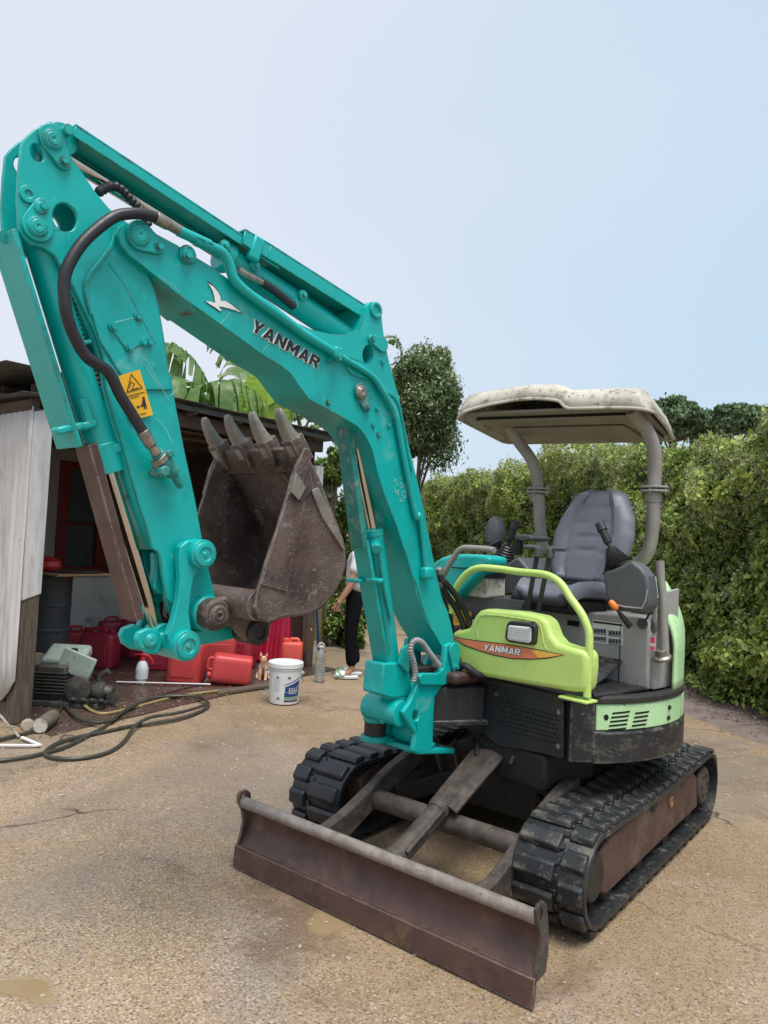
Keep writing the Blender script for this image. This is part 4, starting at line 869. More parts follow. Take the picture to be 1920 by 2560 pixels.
# swing cylinder lug on the far side
b = MB(); q = BP(c6(355, 1830), -.12); b.tube([q-Z_*.02, q+Z_*.06], .062, 24); b.tube([q-Z_*.115, q-Z_*.085], .070, 24); b.tube([q+Z_*.06, q+Z_*.085], .028, 6)
b.beam(q+Z_*.02, BP(c6(600, 1850), -.1)+Z_*.0, .10, .06); b.beam(q-Z_*.10, BP(c6(620, 2000), -.1)-Z_*.03, .12, .03)
obj('swing_lug', b, M['teal'], sb, bevel=.006)
obj('swing_cylinder_eye', MB().tube([q-Z_*.09, q-Z_*.015], .055, 22), M['dark'], EX, bevel=.004)
# hoses at the boom foot
hose([c6(*p) for p in [(690, 1520), (705, 1440), (690, 1340), (665, 1250), (680, 1170), (720, 1145), (770, 1170), (820, 1240), (880, 1320), (920, 1370)]], HB_+.025, .016, M['pipegrey'], 'conduit_sleeve', ribs=.012, n=12)
obj('cable_hole_dark', MB().prism(BPs(c6, circ(770, 1110, 70, 95), HB_-.10), BN*-.02), M['dark'], boom) if False else None
for pts, o_ in (([(945, 600), (1010, 670), (1080, 760), (1150, 880), (1190, 1000), (1200, 1120), (1170, 1250), (1130, 1340), (1110, 1400)], .09), ([(935, 660), (1000, 760), (1070, 860), (1125, 980), (1150, 1100), (1130, 1220), (1105, 1330), (1100, 1400)], .06), ([(920, 640), (960, 800), (1010, 950), (1040, 1080), (1070, 1200)], -.02), ([(935, 560), (940, 620)], .1)):
    hose([c6(*p) for p in pts], o_, .0165, M['hose'], 'hydraulic_hose', n=12)
obj('hose_fitting', MB().tube([BP(c6(915, 500), .09), BP(c6(930, 560), .09), BP(c6(945, 620), .09)], [.016, .022, .018], 12), M['zinc'], EX, bevel=.002)

# ------------------------------------------------------------------ upper structure (turned 11 degrees on the tracks)
def UP(p, x0): return UN(p, U(x0, 0, 0), UX)                   # photograph -> plane across the machine at x0
def UPY(p, y0): return UN(p, U(0, y0, 0), UY)
def uplate(cf, pts, x0, t, holes=()): return MB().prism([UP(cf(*p), x0) for p in pts], -UX*t, holes=[[UP(cf(*p), x0) for p in h] for h in holes])
RB = .79
def arc(a0, a1, r, n, z): return [U(r*math.cos(R(a0+(a1-a0)*i/n)), r*math.sin(R(a0+(a1-a0)*i/n)), z) for i in range(n+1)]
def wall_arc(a0, a1, r, n, z0, z1, t, zt=None):
    """curved sheet of thickness t with its outer face at radius r; zt(angle) may give the top"""
    b = MB(); rows = []
    for i in range(n+1):
        a = a0+(a1-a0)*i/n; z1_ = zt(a) if zt else z1; c, s = math.cos(R(a)), math.sin(R(a))
        rows.append([U(r*c, r*s, z0), U(r*c, r*s, z1_-.012), U((r-.008)*c, (r-.008)*s, z1_), U((r-t)*c, (r-t)*s, z1_), U((r-t)*c, (r-t)*s, z0)])
    vs = [p for q in rows for p in q]; fs = []
    for i in range(n):
        for k in range(5): fs.append((i*5+k, i*5+(k+1) % 5, (i+1)*5+(k+1) % 5, (i+1)*5+k))
    fs += [(0, 1, 2, 3, 4), tuple(n*5+k for k in (4, 3, 2, 1, 0))]
    return b.add(vs, fs)
# revolving frame
out_ = [U(.47, -.60, 0), U(.47, .60, 0)]+arc(54, 306, RB-.03, 40, 0)
b = MB(); b.prism([p+Z_*.59 for p in out_], Z_*.27); fr_ = obj('revolving_frame', b, M['black'], EX, bevel=.01)
# black bumper, mint panel and rim on the left side, swept round the tail
obj('bumper', wall_arc(58, 300, RB+.012, 44, .595, .745, .03), M['scuffed'], EX, bevel=.006)
obj('corner_post', wall_arc(50, 58.4, RB+.008, 4, .60, .885, .05), M['scuffed'], EX, bevel=.006)
obj('side_panel', wall_arc(58.8, 106, RB+.006, 16, .748, .868, .02), M['mint'], EX, bevel=.003)
obj('side_panel', wall_arc(106.6, 200, RB+.006, 30, .748, .868, .02), M['mint'], EX, bevel=.003)
obj('deck_rim', wall_arc(50, 109, RB+.012, 20, .870, .905, .05), M['dark'], EX, bevel=.005)
deck = [U(.52, -.05, .893), U(.52, .60, .893)]+arc(50, 109, RB-.03, 16, .893)+[U(-.25, -.05, .893)]
obj('floor_plate', MB().prism(deck, Z_*-.02), M['dark'], EX)
# louvres: slots between slats in the side panel (dark recess, mint slats)
def on_panel(p, r=RB+.008):
    """photograph -> vertical cylinder of the side panel"""
    d = ray(p); lo = None
    C2 = Vector((CPOS.x, CPOS.y)); d2 = Vector((d.x, d.y)); a = d2.dot(d2); bb = 2*C2.dot(d2); cc = C2.dot(C2)-r*r; q = bb*bb-4*a*cc
    t = (-bb-math.sqrt(max(q, 0)))/(2*a); return CPOS+d*t
def patch(cf, quad, r, mat, name, parent, th=.004, nx=4):
    P = [on_panel(cf(*p), r) for p in quad]; b = MB(); rows = []
    for i in range(nx+1):
        t = i/nx; a = P[0].lerp(P[1], t); c = P[3].lerp(P[2], t)
        rows.append((a, c))
    def pushr(p, rr): v = Vector((p.x, p.y, 0)); v = v.normalized()*rr; return Vector((v.x, v.y, p.z))
    vs = []
    for a, c in rows: vs += [pushr(a, r), pushr(c, r), pushr(c, r+th), pushr(a, r+th)]
    fs = [(i*4+k, i*4+(k+1) % 4, (i+1)*4+(k+1) % 4, (i+1)*4+k) for i in range(nx) for k in range(4)]+[(0, 1, 2, 3), tuple(nx*4+k for k in (3, 2, 1, 0))]
    return obj(name, b.add(vs, fs), mat, parent)
M['void'] = mk('dark_opening', (.006, .006, .006), None, 5, .9)
for x0, x1 in ((1170, 1284), (1318, 1408)):
    for k in range(5):
        y = 775+k*27; sl_ = -7*k
        patch(cB, [(x0+sl_, y+6), (x1+sl_*.9, y-6), (x1+sl_*.9-4, y+7), (x0+sl_-4, y+19)], RB+.0062, M['void'], 'louvre_slot', EX, th=.0008)
obj('panel_hole', MB().prism([on_panel(cB(*p), RB+.0065) for p in circ(1129, 813, 16, 20)], (0.0005, .0005, 0)), M['void'], EX, smooth=False)
for p in ((1538, 748), (1532, 815)):
    q = on_panel(cB(*p), RB+.008); obj('bolt', MB().bolt(q, Vector((q.x, q.y, 0)), .008, .008), M['dark'], EX)
# front cover with ventilation mesh
pan = [(318, 560), (850, 690), (850, 1085), (700, 1045), (430, 1000), (330, 925)]
fp = obj('vent_cover', uplate(cB, pan, .50, .03), M['black'], EX, bevel=.006)
b = MB(); holes = []
for r_ in range(7):
    for k in range(12):
        x = 450+k*30+(r_ % 2)*15; y = 705+r_*30+k*30*.26
        if y > 760+.46*(x-440)+110: continue
        holes.append(obj('vent_slot', MB().prism([UP(cB(*p), .5012) for p in ((x, y), (x+20, y+5), (x+20, y+16), (x, y+11))], -UX*.0008), M['void'], fp, smooth=False))
for p in ((825, 778), (820, 1000), (418, 662)): obj('bolt', MB().bolt(UP(cB(*p), .502), UX, .008, .008), M['zinc'], fp)
# boom mount
b = MB(); b.prism([U(.5, -.42, .66), U(.5, .10, .66), U(.72, .02, .66), U(.80, -.04, .66), U(.80, -.18, .66), U(.70, -.30, .66)], Z_*.20)
obj('boom_mount', b, M['black'], EX, bevel=.02)
obj('mount_rail', MB().beam(U(.50, .11, .672), U(.80, -.02, .672), .03, .03), M['scuffed'], EX, bevel=.006)
b = MB(); b.tube([U(.80, -.11, .63), U(.80, -.11, .95)], .075, 28); obj('swing_post', b, M['dark'], EX, bevel=.006)
b = MB(); b.box(U(.60, -.02, .90), (.26, .22, .06), (UX, UY, Z_)); obj('rusty_bracket', b, M['rust'], EX, bevel=.02)
b = MB(); b.tube(cat_rom([U(.62, -.02, .92), U(.64, .06, .96), U(.60, .12, .92), U(.52, .12, .90)], 5), .018, 10); obj('hydraulic_hose', b, M['hose'], EX)
b = MB(); b.box(U(.28, .25, .50), (.42, .44, .18), (UX, UY, Z_)); obj('belly_cover', b, M['underbody'], EX, bevel=.02)

# lime front cover
cvp = [(120, 262), (235, 235), (248, 205), (275, 150), (305, 120), (345, 110), (560, 128), (690, 155), (735, 185), (752, 230), (772, 285), (812, 332), (900, 362), (978, 382), (1003, 408), (1003, 500), (990, 610), (978, 652), (900, 648), (600, 600), (300, 545), (190, 515), (165, 420)]
XC = .58
cv = obj('front_cover', uplate(cB, cvp, XC, .11), M['lime'], EX, bevel=.024, seg=5, ang=60)
b = MB(); b.tube([UP(cB(*p), XC-.003) for p in cat_rom([(300, 300, 0), (292, 240, 0), (310, 170, 0), (345, 150, 0), (480, 160, 0), (640, 185, 0), (690, 205, 0), (712, 250, 0), (725, 330, 0), (745, 372, 0)], 4) for p in [(p.x, p.y)]], .006, 8)
obj('pressed_ridge', b, M['lime'], cv)
lmp = [(480, 225), (485, 200), (505, 188), (560, 190), (650, 205), (670, 222), (672, 255), (665, 330), (650, 345), (620, 345), (500, 325), (476, 312), (470, 290)]
lm = obj('work_lamp', uplate(cB, lmp, XC+.020, .03), M['black'], cv, bevel=.006)
gl = [(492, 225), (500, 215), (630, 228), (642, 240), (640, 320), (625, 332), (500, 312), (486, 300)]
obj('lamp_glass', uplate(cB, gl, XC+.024, .01), M['lens'], lm, bevel=.003)
b = MB()
for k in range(7):
    y = 228+k*12; obj('lens_rib', MB().tube([UP(cB(498, y-1), XC+.025), UP(cB(636, y+13), XC+.025)], .0022, 6), M['lens'], lm)
obj('lamp_knob', MB().tube([UP(cB(650, 205), XC+.0), UP(cB(650, 205), XC+.03)], .012, 10), M['black'], lm)
sw = [(140, 292), (200, 305), (300, 320), (450, 338), (600, 362), (750, 390), (850, 408), (750, 425), (640, 432), (520, 428), (400, 405), (300, 375), (210, 342), (150, 305)]
DX = XC+.0012
def udecal(cf, pts, x, mat, name, parent): return obj(name, MB().prism([UP(cf(*p), x) for p in pts], UX*.0004), mat, parent, smooth=False)
udecal(cB, [(cx_+(0 if True else 0), cy_) for cx_, cy_ in [(138, 286), (200, 300), (300, 314), (450, 332), (600, 356), (750, 384), (862, 408), (750, 432), (640, 439), (520, 435), (400, 412), (300, 382), (210, 350), (146, 305)]], DX, M['print_black'], 'stripe_outline', cv)
udecal(cB, sw, DX+.0006, M['print_orange'], 'stripe', cv)
udecal(cB, [(640, 372), (750, 390), (835, 408), (750, 422), (690, 425)], DX+.0010, M['print_amber'], 'stripe_tip', cv)
A = UP(cB(334, 377), XC+.002); B = UP(cB(572, 411), XC+.002)
wordmark('YANMAR', A, B, (UP(cB(338, 337), XC)-UP(cB(334, 377), XC)), UX, M['print_white'], M['print_black'], .0024, cv, shear=.12)
# lime guard rail
XR = .545
rail = [cA(*p) for p in [(120, 1640), (135, 1540), (165, 1460), (225, 1385), (300, 1348), (420, 1352), (560, 1372), (700, 1385), (775, 1405), (840, 1455), (895, 1540)]]+[cB(*p) for p in [(922, 72), (975, 150), (1010, 235), (1020, 300), (1018, 400), (1012, 520), (1005, 680)]]
gr_ = obj('guard_rail', MB().tube(cat_rom([UP(p, XR) for p in rail], 5), .0175, 14), M['lime'], EX)
obj('rail_foot', MB().prism([UP(cB(*p), XR+.02) + (-UX*.07 if k in (1, 2) else Vector()) for k, p in enumerate([(850, 676), (850, 690), (1040, 700), (1040, 690)])], Z_*.012), M['lime'], gr_) if False else None
obj('rail_foot', MB().box(UP(cB(945, 688), XR)+Z_*-.004, (.09, .15, .012), (UX, UY, Z_)), M['lime'], gr_, bevel=.004)

# seat pedestal, panels
PX = .03
ped = obj('seat_pedestal', MB().prism([U(PX, -.22, .90), U(PX, .715, .90), U(PX, .715, 1.20), U(PX, .69, 1.262), U(PX, -.20, 1.22)], -UX*.34), M['greypaint'], EX, bevel=.012)
obj('pedestal_seam', MB().box(U(PX+.001, .56, 1.06), (.003, .004, .30), (UX, UY, Z_)), M['void'], ped)
obj('side_closing_panel', MB().prism([U(-.22, .735, .905), U(.0, .735, .905), U(.0, .735, 1.30), U(-.06, .735, 1.38), U(-.22, .735, 1.40)], -UY*.02), M['greypaint'], ped, bevel=.004)
def pdec(quad, mat, name, x=PX+.0015, parent=ped): return obj(name, MB().prism([UP(cB(*p), x) for p in quad], UX*.0005), mat, parent, smooth=False)
pdec([(1040, 180), (1238, 205), (1236, 350), (1040, 325)], M['print_white'], 'instruction_sticker')
pdec([(1044, 186), (1234, 210), (1234, 222), (1044, 199)], M['print_black'], 'sticker_heading', PX+.003)
for (x0, y0, w0, h0) in ((1046, 232, 84, 40), (1142, 246, 86, 40), (1046, 284, 84, 34), (1142, 298, 86, 40)):
    pdec([(x0, y0), (x0+w0, y0+w0*.12), (x0+w0, y0+w0*.12+h0), (x0, y0+h0)], M['print_grey'], 'sticker_panel', PX+.003)
    for k in range(4):
        xx = x0+8+k*20; pdec([(xx, y0+8), (xx+11, y0+9), (xx+9, y0+h0-6), (xx+3, y0+h0-8)], M['print_black'], 'sticker_pictogram', PX+.004)
    pdec([(x0+4, y0+h0*.45), (x0+w0-4, y0+h0*.45+w0*.11), (x0+w0-4, y0+h0*.45+w0*.11+3), (x0+4, y0+h0*.45+3)], M['print_black'], 'sticker_pictogram', PX+.0042)
st_ = pdec([(1412, 288), (1450, 290), (1447, 382), (1408, 380)], M['print_white'], 'side_sticker')
pdec([(1416, 292), (1446, 294), (1445, 332), (1415, 331)], M['print_pink'], 'side_sticker_patch', PX+.003)
pdec([(1414, 350), (1444, 352), (1443, 378), (1412, 377)], M['print_pink'], 'side_sticker_patch', PX+.003)
pdec([(870, 165), (965, 175), (962, 235), (868, 222)], M['print_grey'], 'recessed_latch_plate')
pdec([(878, 180), (955, 190), (952, 226), (876, 214)], M['void'], 'latch_recess', PX+.003)
pdec([(700, 140), (750, 148), (748, 172), (698, 164)], M['print_white'], 'small_sticker')
obj('key_switch', MB().tube([UP(cB(1365, 205), PX), UP(cB(1365, 205), PX+.02)], .026, 20), M['black'], ped, bevel=.003)
obj('rubber_plug', MB().prism([UP(cB(*p), PX+.02) for p in circ(1432, 225, 19, 46)], -UX*.018), M['greyplastic'], ped, bevel=.005)
# grey hose-like grab tube on the left edge
gt = [UP(cA(*p), -.02) for p in [(1478, 1300), (1482, 1420), (1495, 1530), (1500, 1650)]]+[UP(cB(*p), -.02) for p in [(1505, 300), (1508, 390), (1500, 420)]]
obj('grab_tube', MB().tube(cat_rom(gt, 4), .021, 16), M['postpaint'], EX)
obj('tube_foot', MB().lathe([(.045, 0), (.045, .012), (.03, .02), (.026, .05)], UP(cB(1492, 432), -.02), Z_+UX*.4, 24), M['zinc'], EX, bevel=.002)
# mint engine hood behind
rows = []
for i in range(45):
    a = R(97.5+157*i/44); zt = 1.43-.10*math.exp(-i/3.5); row = []
    for k in range(12):
        t = k/11; z = .905+(zt-.905)*t; r_ = RB-.004-.095*max(0, (t-.45)/.55)**1.9
        row.append(U(r_*math.cos(a), r_*math.sin(a), z))
    for k in range(1, 4): row.append(U((r_-.03*k**1.4)*math.cos(a), (r_-.03*k**1.4)*math.sin(a), z+.012*k-.0*k))
    rows.append(row)
obj('engine_hood', MB().grid(rows), M['mint'], EX, solid=.012, ang=60)
obj('hood_top', MB().prism([p+Z_*1.34 for p in arc(112, 244, RB-.20, 24, 0)], Z_*.10), M['mint'], EX, bevel=.03, seg=3)
# floor mat, pedals
mt = [(1040, 480), (1150, 495), (1265, 512), (1340, 538), (1385, 560), (1397, 600), (1395, 640), (1340, 650), (1200, 672), (1060, 690), (1035, 650)]
obj('floor_mat', MB().prism([UN(cB(*p), Z_*.90, Z_) for p in [(1030, 560), (1180, 545), (1370, 590), (1392, 640), (1200, 672), (1050, 690), (1000, 640)]], Z_*.018), M['rubber'], EX, bevel=.006)
b = MB(); b.prism([U(.30, -.05, .915), U(.30, .44, .915), U(.06, .62, .915), U(.04, -.05, .915)], Z_*.03); 
P_ = [[U(.34-.30*t, y, .915+.11*t**1.6) for t in np.linspace(0, 1, 8)] for y in np.linspace(-.1, .58, 8)]
obj('foot_rest_cover', MB().grid(P_), M['rubber'], EX, solid=.01)
for k in range(6):
    obj('mat_ridge', MB().tube([U(.46-k*.045, .30+k*.02, .920), U(.46-k*.045, .66, .920)], .004, 6), M['rubber'], EX)
obj('pedal_box', MB().prism([U(.36, .16, .915), U(.36, .34, .915), U(.30, .34, 1.03), U(.22, .34, 1.03), U(.20, .16, .915)], -UY*.0+Z_*.0+UY*.0001) if False else MB().box(U(.30, .10, .99), (.16, .22, .10), (UX, UY, Z_)), M['dark'], EX, bevel=.02)
# travel levers
for (pt, pb, hdl) in ((cA(690, 1215), cA(612, 1650), -1), (cA(770, 1222), cA(682, 1655), 1)):
    XT = .30; P_ = [UP(pb, XT), UP(pt, XT)]
    tl = obj('travel_lever', MB().tube(P_, .0125, 10), M['dark'], EX)
    obj('lever_boot', MB().tube([P_[0].lerp(P_[1], .02+.004*k) for k in range(0, 10)], [.02 if k % 2 else .016 for k in range(10)], 10), M['hose'], tl)
    obj('handle', MB().tube([P_[1]+UY*(-.05+.04*hdl)*1.0, P_[1]+UY*(.05+.04*hdl)], .012, 12), M['greyplastic'], tl, bevel=.003)
    obj('lever_socket', MB().tube([P_[1]-Z_*.05, P_[1]], .02, 12), M['greyplastic'], tl, bevel=.004)
# seat
def seat_shell(cx, y_, base, up, fwd, right, H, W0, name, prof):
    """padded back: rows over the height, columns over the width, side bolsters and stitched grooves"""
    rows = []; nu, nv = 34, 25
    for i in range(nu):
        t = i/(nu-1); hw = np.interp(t, [p[0] for p in prof], [p[1] for p in prof]); row = []
        for j in range(nv):
            s = -1+2*j/(nv-1); ed = abs(s)
            d = .035*math.exp(-((ed-.78)/.16)**2)+.030*(1-ed**6)
            for g, amp, wd in ((.30, .010, .012), (.46, .008, .012), (.62, .008, .012), (.80, .009, .012)):
                if ed < .55: d -= amp*math.exp(-((t-g-.03*(1-(ed/.55)**2))/wd)**2)
            d -= .012*math.exp(-((ed-.56)/.035)**2)
            d *= 1-(max(0, t-.92)/.08)**2*.8
            row.append(base+up*(H*t)+right*(hw*s)+fwd*d)
        rows.append(row)
    back = [[p-fwd*.035 for p in (row[0],)] for row in rows]
    b = MB(); b.grid(rows); return b, rows
sb0 = UP(cA(1010, 1440), -.20); top_ = UP(cA(1130, 880), -.26)
right = UY; upv = (UP(cA(1120, 872), -.28)-UP(cA(985, 1440), -.14)); Hh = upv.length; upn_ = upv.normalized(); fwd = right.cross(upn_); fwd = fwd if fwd.dot(UX) > 0 else -fwd
b, rows = seat_shell(0, 0, UP(cA(985, 1440), -.14), upn_, fwd, right, Hh, .2, '', [(0, .17), (.12, .21), (.3, .235), (.5, .243), (.68, .222), (.82, .180), (.93, .145), (.98, .115), (1.0, .075)])
seat = obj('seat', b, M['vinyl'], EX, solid=.05, ang=60)
cu_c = U(.07, .13, 1.315)
rows = []
for i in range(16):
    t = i/15; row = []
    for j in range(17):
        s = -1+2*j/16; ed = abs(s)
        row.append(U(-.16+.36*t, .19+.21*s*(1-.15*t**4), 1.335+.035*math.exp(-((ed-.85)/.13)**2)+.012*math.sin(t*3)-.05*max(0, t-.85)/.15*.9-.03*max(0, ed-.93)/.07))
    rows.append(row)
obj('seat_cushion', MB().grid(rows), M['vinyl'], seat, solid=.06, ang=60)
obj('seat_base', MB().box(U(.0, .19, 1.27), (.30, .36, .08), (UX, UY, Z_)), M['dark'], seat, bevel=.02)
# left control stand (nearest the camera)
def stand(cf, pts, x0, t, name): return obj(name, uplate(cf, pts, x0, t), M['greyplastic'], EX, bevel=.014, seg=3)
cl_ = stand(cA, [(1108, 1385), (1130, 1368), (1200, 1345), (1290, 1300), (1350, 1345), (1392, 1400), (1408, 1520), (1408, 1600), (1370, 1645), (1250, 1628), (1150, 1600), (1122, 1520)], .17, .09, 'left_control_stand')
XB = .10
def joystick(cf, base, tip, x0, parent, rb=.085):
    A = UP(cf(*base), x0); B = UP(cf(*tip), x0); d = (B-A); L = d.length; d.normalize()
    prf = []; n = 7
    for k in range(n*2+1):
        t = k/(n*2); r_ = rb*(1-.68*t**.8); prf.append((r_*(1.06 if k % 2 == 0 else .90), L*.46*t))
    bb = MB(); bb.lathe(prf, A, d, 4 if False else 20); bt = obj('bellows', bb, M['hose'], parent, ang=20)
    obj('lever', MB().tube([A+d*(L*.45), A+d*(L*.60)], .012, 12), M['hose'], parent)
    q_ = d.cross(UY).normalized()
    obj('lever_grip', MB().lathe([(.018, 0), (.022, .02), (.020, .07), (.024, .12), (.026, L*.40-.02), (.018, L*.42)], A+d*(L*.58), d, 18), M['hose'], parent, bevel=.002)
    obj('grip_button', MB().lathe([(.016, 0), (.016, .014), (.010, .02)], B-d*.02+fwd*.0, (d+fwd*.8).normalized(), 14), M['hose'], parent)
joystick(cA, (1215, 1345), (1095, 1080), .08, cl_)
obj('stand_edge', MB().tube([UP(cA(*p), .172) for p in [(1395, 1490), (1385, 1560), (1360, 1610), (1250, 1600), (1150, 1575)]], .004, 6), M['print_grey'], cl_)
obj('lock_lever', MB().tube([UP(cA(1395, 1500), .0), UP(cA(1405, 1440), .0)], .008, 10), M['zinc'], EX)
obj('lock_lever_grip', MB().lathe([(.014, 0), (.020, .02), (.026, .055), (.022, .062)], UP(cA(1400, 1470), .0), Z_, 14), M['red'], EX, bevel=.003)
# dozer lever with orange knob
dl = obj('blade_lever', MB().tube([UP(cB(1285, 225), .14), UP(cB(1190, 100), .20)], .009, 10), M['dark'], EX)
obj('lever_boot', MB().tube([UP(cB(1285, 225), .14), UP(cB(1215, 135), .18)], [.016, .011], 10), M['hose'], dl)
obj('knob', MB().lathe([(.009, -.022), (.015, -.015), (.018, .0), (.016, .022), (.009, .032), (.001, .034)], UP(cB(1180, 92), .205), (UP(cB(1160, 70), .21)-UP(cB(1190, 110), .20)), 18), M['orange'], dl)
b = MB()
for pts in ([(1400, 1540), (1415, 1580), (1405, 1650), (1380, 1690)],):
    b.tube(cat_rom([UP(cA(*p), .05) for p in pts], 5), .006, 8)
obj('cable', b, M['hose'], EX)
# right control stand
cr_ = stand(cFq, [(745, 1100), (800, 1135), (930, 1210), (1110, 1095), (1180, 1180), (1240, 1250), (1245, 1420), (1080, 1590), (960, 1600), (750, 1580), (740, 1400)], .12, .28, 'right_control_stand')
joystick(cFq, (925, 1160), (1075, 680), .05, cr_, rb=.080)
obj('grey_bin', uplate(cFq, [(430, 1330), (500, 1325), (712, 1370), (712, 1615), (690, 1640), (425, 1600)], .30, .16), M['canopy'], EX, bevel=.012)
obj('bin_lid', uplate(cFq, [(480, 1300), (620, 1275), (730, 1290), (725, 1380), (640, 1370), (520, 1320)], .31, .16), M['hose'], EX, bevel=.01)
b = MB(); b.tube(cat_rom([UP(cFq(*p), .10) for p in [(640, 1190), (650, 1110), (700, 1020), (790, 940), (870, 900), (900, 880)]], 5), .012, 10); obj('cable', b, M['hose'], EX)
# work light and armrest on the right
wl = obj('side_lamp', MB().lathe([(.055, -.06), (.062, -.01), (.060, .03), (.045, .075), (.02, .095), (.001, .10)], UP(cFq(820, 790), -.05), Z_, 24), M['greyplastic'], EX, bevel=.003)
obj('lamp_stem', MB().tube([UP(cFq(810, 830), -.05), UP(cFq(800, 1000), -.05)], .045, 14), M['hose'], wl)
obj('arm_rest', uplate(cFq, [(1060, 830), (1090, 800), (1240, 815), (1300, 840), (1300, 880), (1180, 900), (1070, 870)], -.05, .18), M['greyplastic'], EX, bevel=.012)
obj('arm_rest_post', MB().tube([UP(cFq(1120, 880), -.10), UP(cFq(1110, 1080), -.10)], .028, 12), M['hose'], EX)
# light grey hand rail on the right and the teal hood
obj('hand_rail', MB().tube(cat_rom([UP(cFq(*p), .45) for p in [(145, 1350), (200, 1240), (270, 1130), (330, 1040), (385, 995), (450, 982), (600, 990), (720, 1000), (810, 1015)]], 4), .0165, 12), M['postpaint'], EX)
hp_ = [(-40, 1230), (20, 1165), (110, 1110), (250, 1068), (400, 1062), (600, 1072), (745, 1100), (745, 1200), (600, 1330), (430, 1500), (300, 1640), (-40, 1640)]
hd_ = obj('right_hood', uplate(cFq, hp_, .38, .16), M['teal'], EX, bevel=.05, seg=6, ang=60)
obj('hood_seam', MB().tube(cat_rom([UP(cFq(*p), .382) for p in [(255, 1235), (400, 1245), (550, 1235), (700, 1190)]], 4), .003, 6), M['void'], hd_)
obj('inner_panel', uplate(cFq, [(330, 1500), (420, 1370), (1250, 1380), (1250, 1700), (1300, 2100), (250, 2000)], -.14, .04), M['greypaint'], EX, bevel=.006)
obj('front_inner_shade', uplate(cB, [(120, 0), (600, 60), (560, 140), (300, 140), (130, 260)], .26, .03), M['greyplastic'], EX)
sy = obj('hazard_sticker', uplate(cB, [(140, 122), (190, 120), (246, 132), (240, 210), (140, 215)], .33, .012), M['print_yellow'], EX, smooth=False)
for k in range(5):
    obj('sticker_pictogram', uplate(cB, [(146, 134+k*15), (186, 132+k*15), (186, 137+k*15), (146, 139+k*15)], .3312, .0008), M['print_black'], sy, smooth=False)
# canopy posts
def post(pts, x0, name):
    P_ = cat_rom([UP(cA(*p), x) for p, x in zip(pts, x0)], 6)
    return obj(name, MB().tube(P_, .037, 20), M['postpaint'], EX)
XP = -.42
pr_ = post([(735, 1240), (715, 1190), (700, 1060), (695, 950), (688, 840), (675, 740), (640, 640), (560, 530), (520, 470), (500, 400)], [XP]*6+[XP+.02, XP+.06, XP+.12, XP+.20], 'canopy_post')
pl_ = post([(1290, 1330), (1340, 1310), (1385, 1270), (1412, 1200), (1432, 1060), (1440, 840), (1447, 680), (1435, 560), (1390, 450), (1330, 370), (1290, 320)], [XP]*7+[XP+.02, XP+.06, XP+.12, XP+.18], 'canopy_post')
for po, (a, yy) in ((pr_, (690, 845)), (pl_, (1440, 836))):
    c_ = UP(cA(a, yy), XP)
    for dz in (-.018, .004):
        hexp = [c_+UX*(.062*math.cos(t))+UY*(.082*math.sin(t))+Z_*dz for t in [2*math.pi*k/16 for k in range(16)]]
        obj('flange', MB().prism(hexp, Z_*.012), M['postpaint'], po, bevel=.003)
    for sx_, sy_ in ((.0, .068), (0, -.068), (.045, 0)): obj('bolt', MB().tube([c_+UX*sx_+UY*sy_-Z_*.03, c_+UX*sx_+UY*sy_+Z_*.028], .009, 6), M['zinc'], po)
    obj('collar', MB().lathe([(.042, 0), (.042, .05), (.038, .052)], c_-Z_*.075, Z_, 20), M['postpaint'], po)
# canopy roof: a moulded shell with a raised centre, a fold in the front rim and drooping edges
PC = R(9.3); _cc, _cs = math.cos(PC), math.sin(PC)
def UC(x, y, z): return Vector((-.446+_cc*x-_cs*y, -.052+_cs*x+_cc*y, z))
CL, CW = .49, .575
def canopy():
    nx, ny = 31, 45; rows = []; rad = .11
    for i in range(nx):
        u_ = i/(nx-1); row = []
        for j in range(ny):
            v_ = j/(ny-1); x = -CL+2*CL*u_; y = -CW+2*CW*v_
            ex_ = CL-abs(x); ey_ = CW-abs(y); e = min(ex_, ey_)
            if ex_ < rad and ey_ < rad:
                k = rad-math.hypot(rad-ex_, rad-ey_); e = max(k, 0)
                if k < 0:
                    cx_ = math.copysign(CL-rad, x); cy_ = math.copysign(CW-rad, y)
                    dv = Vector((x-cx_, y-cy_)).normalized()*rad; x, y = cx_+dv.x, cy_+dv.y
            front = max(0, (u_-.55)/.45)
            # rim height: the right half of the front rim is arched, the left half lies lower
            arch = .055*math.sin(math.pi*min(1, v_/.60)*.80) if v_ < .565 else .055*math.sin(math.pi*.565/.60*.80)*max(0, 1-(v_-.565)/.035)
            top = 2.455+.020*math.sin(v_*3.1)+front*arch*.8-.020*(1-u_)
            drop = .115+.015*(1-u_)
            t = min(1, e/.055); z = top-drop*(1-t)**1.3
            z += front*arch*(1-t)*.35
            z += .016*min(1, max(0, (e-.11)/.04))+.004*math.sin(v_*17)*math.sin(u_*9)
            row.append(UC(x, y, z))
        rows.append(row)
    return rows
rows = canopy()
cn = obj('canopy', MB().grid(rows), M['canopy'], EX, solid=.012, ang=70)
rim = [rows[0][j] for j in range(len(rows[0]))]+[rows[i][-1] for i in range(1, len(rows))]+[rows[-1][j] for j in range(len(rows[0])-2, -1, -1)]+[rows[i][0] for i in range(len(rows)-2, 0, -1)]
obj('rim_bead', MB().tube(rim, .009, 8, closed=True), M['canopy'], cn)
obj('lining', MB().prism([UC(x, y, 2.345+.02*x) for x, y in ((.44, -.50), (.44, .52), (-.46, .53), (-.46, -.53))], Z_*.02), M['canopy_in'], cn, bevel=.01)
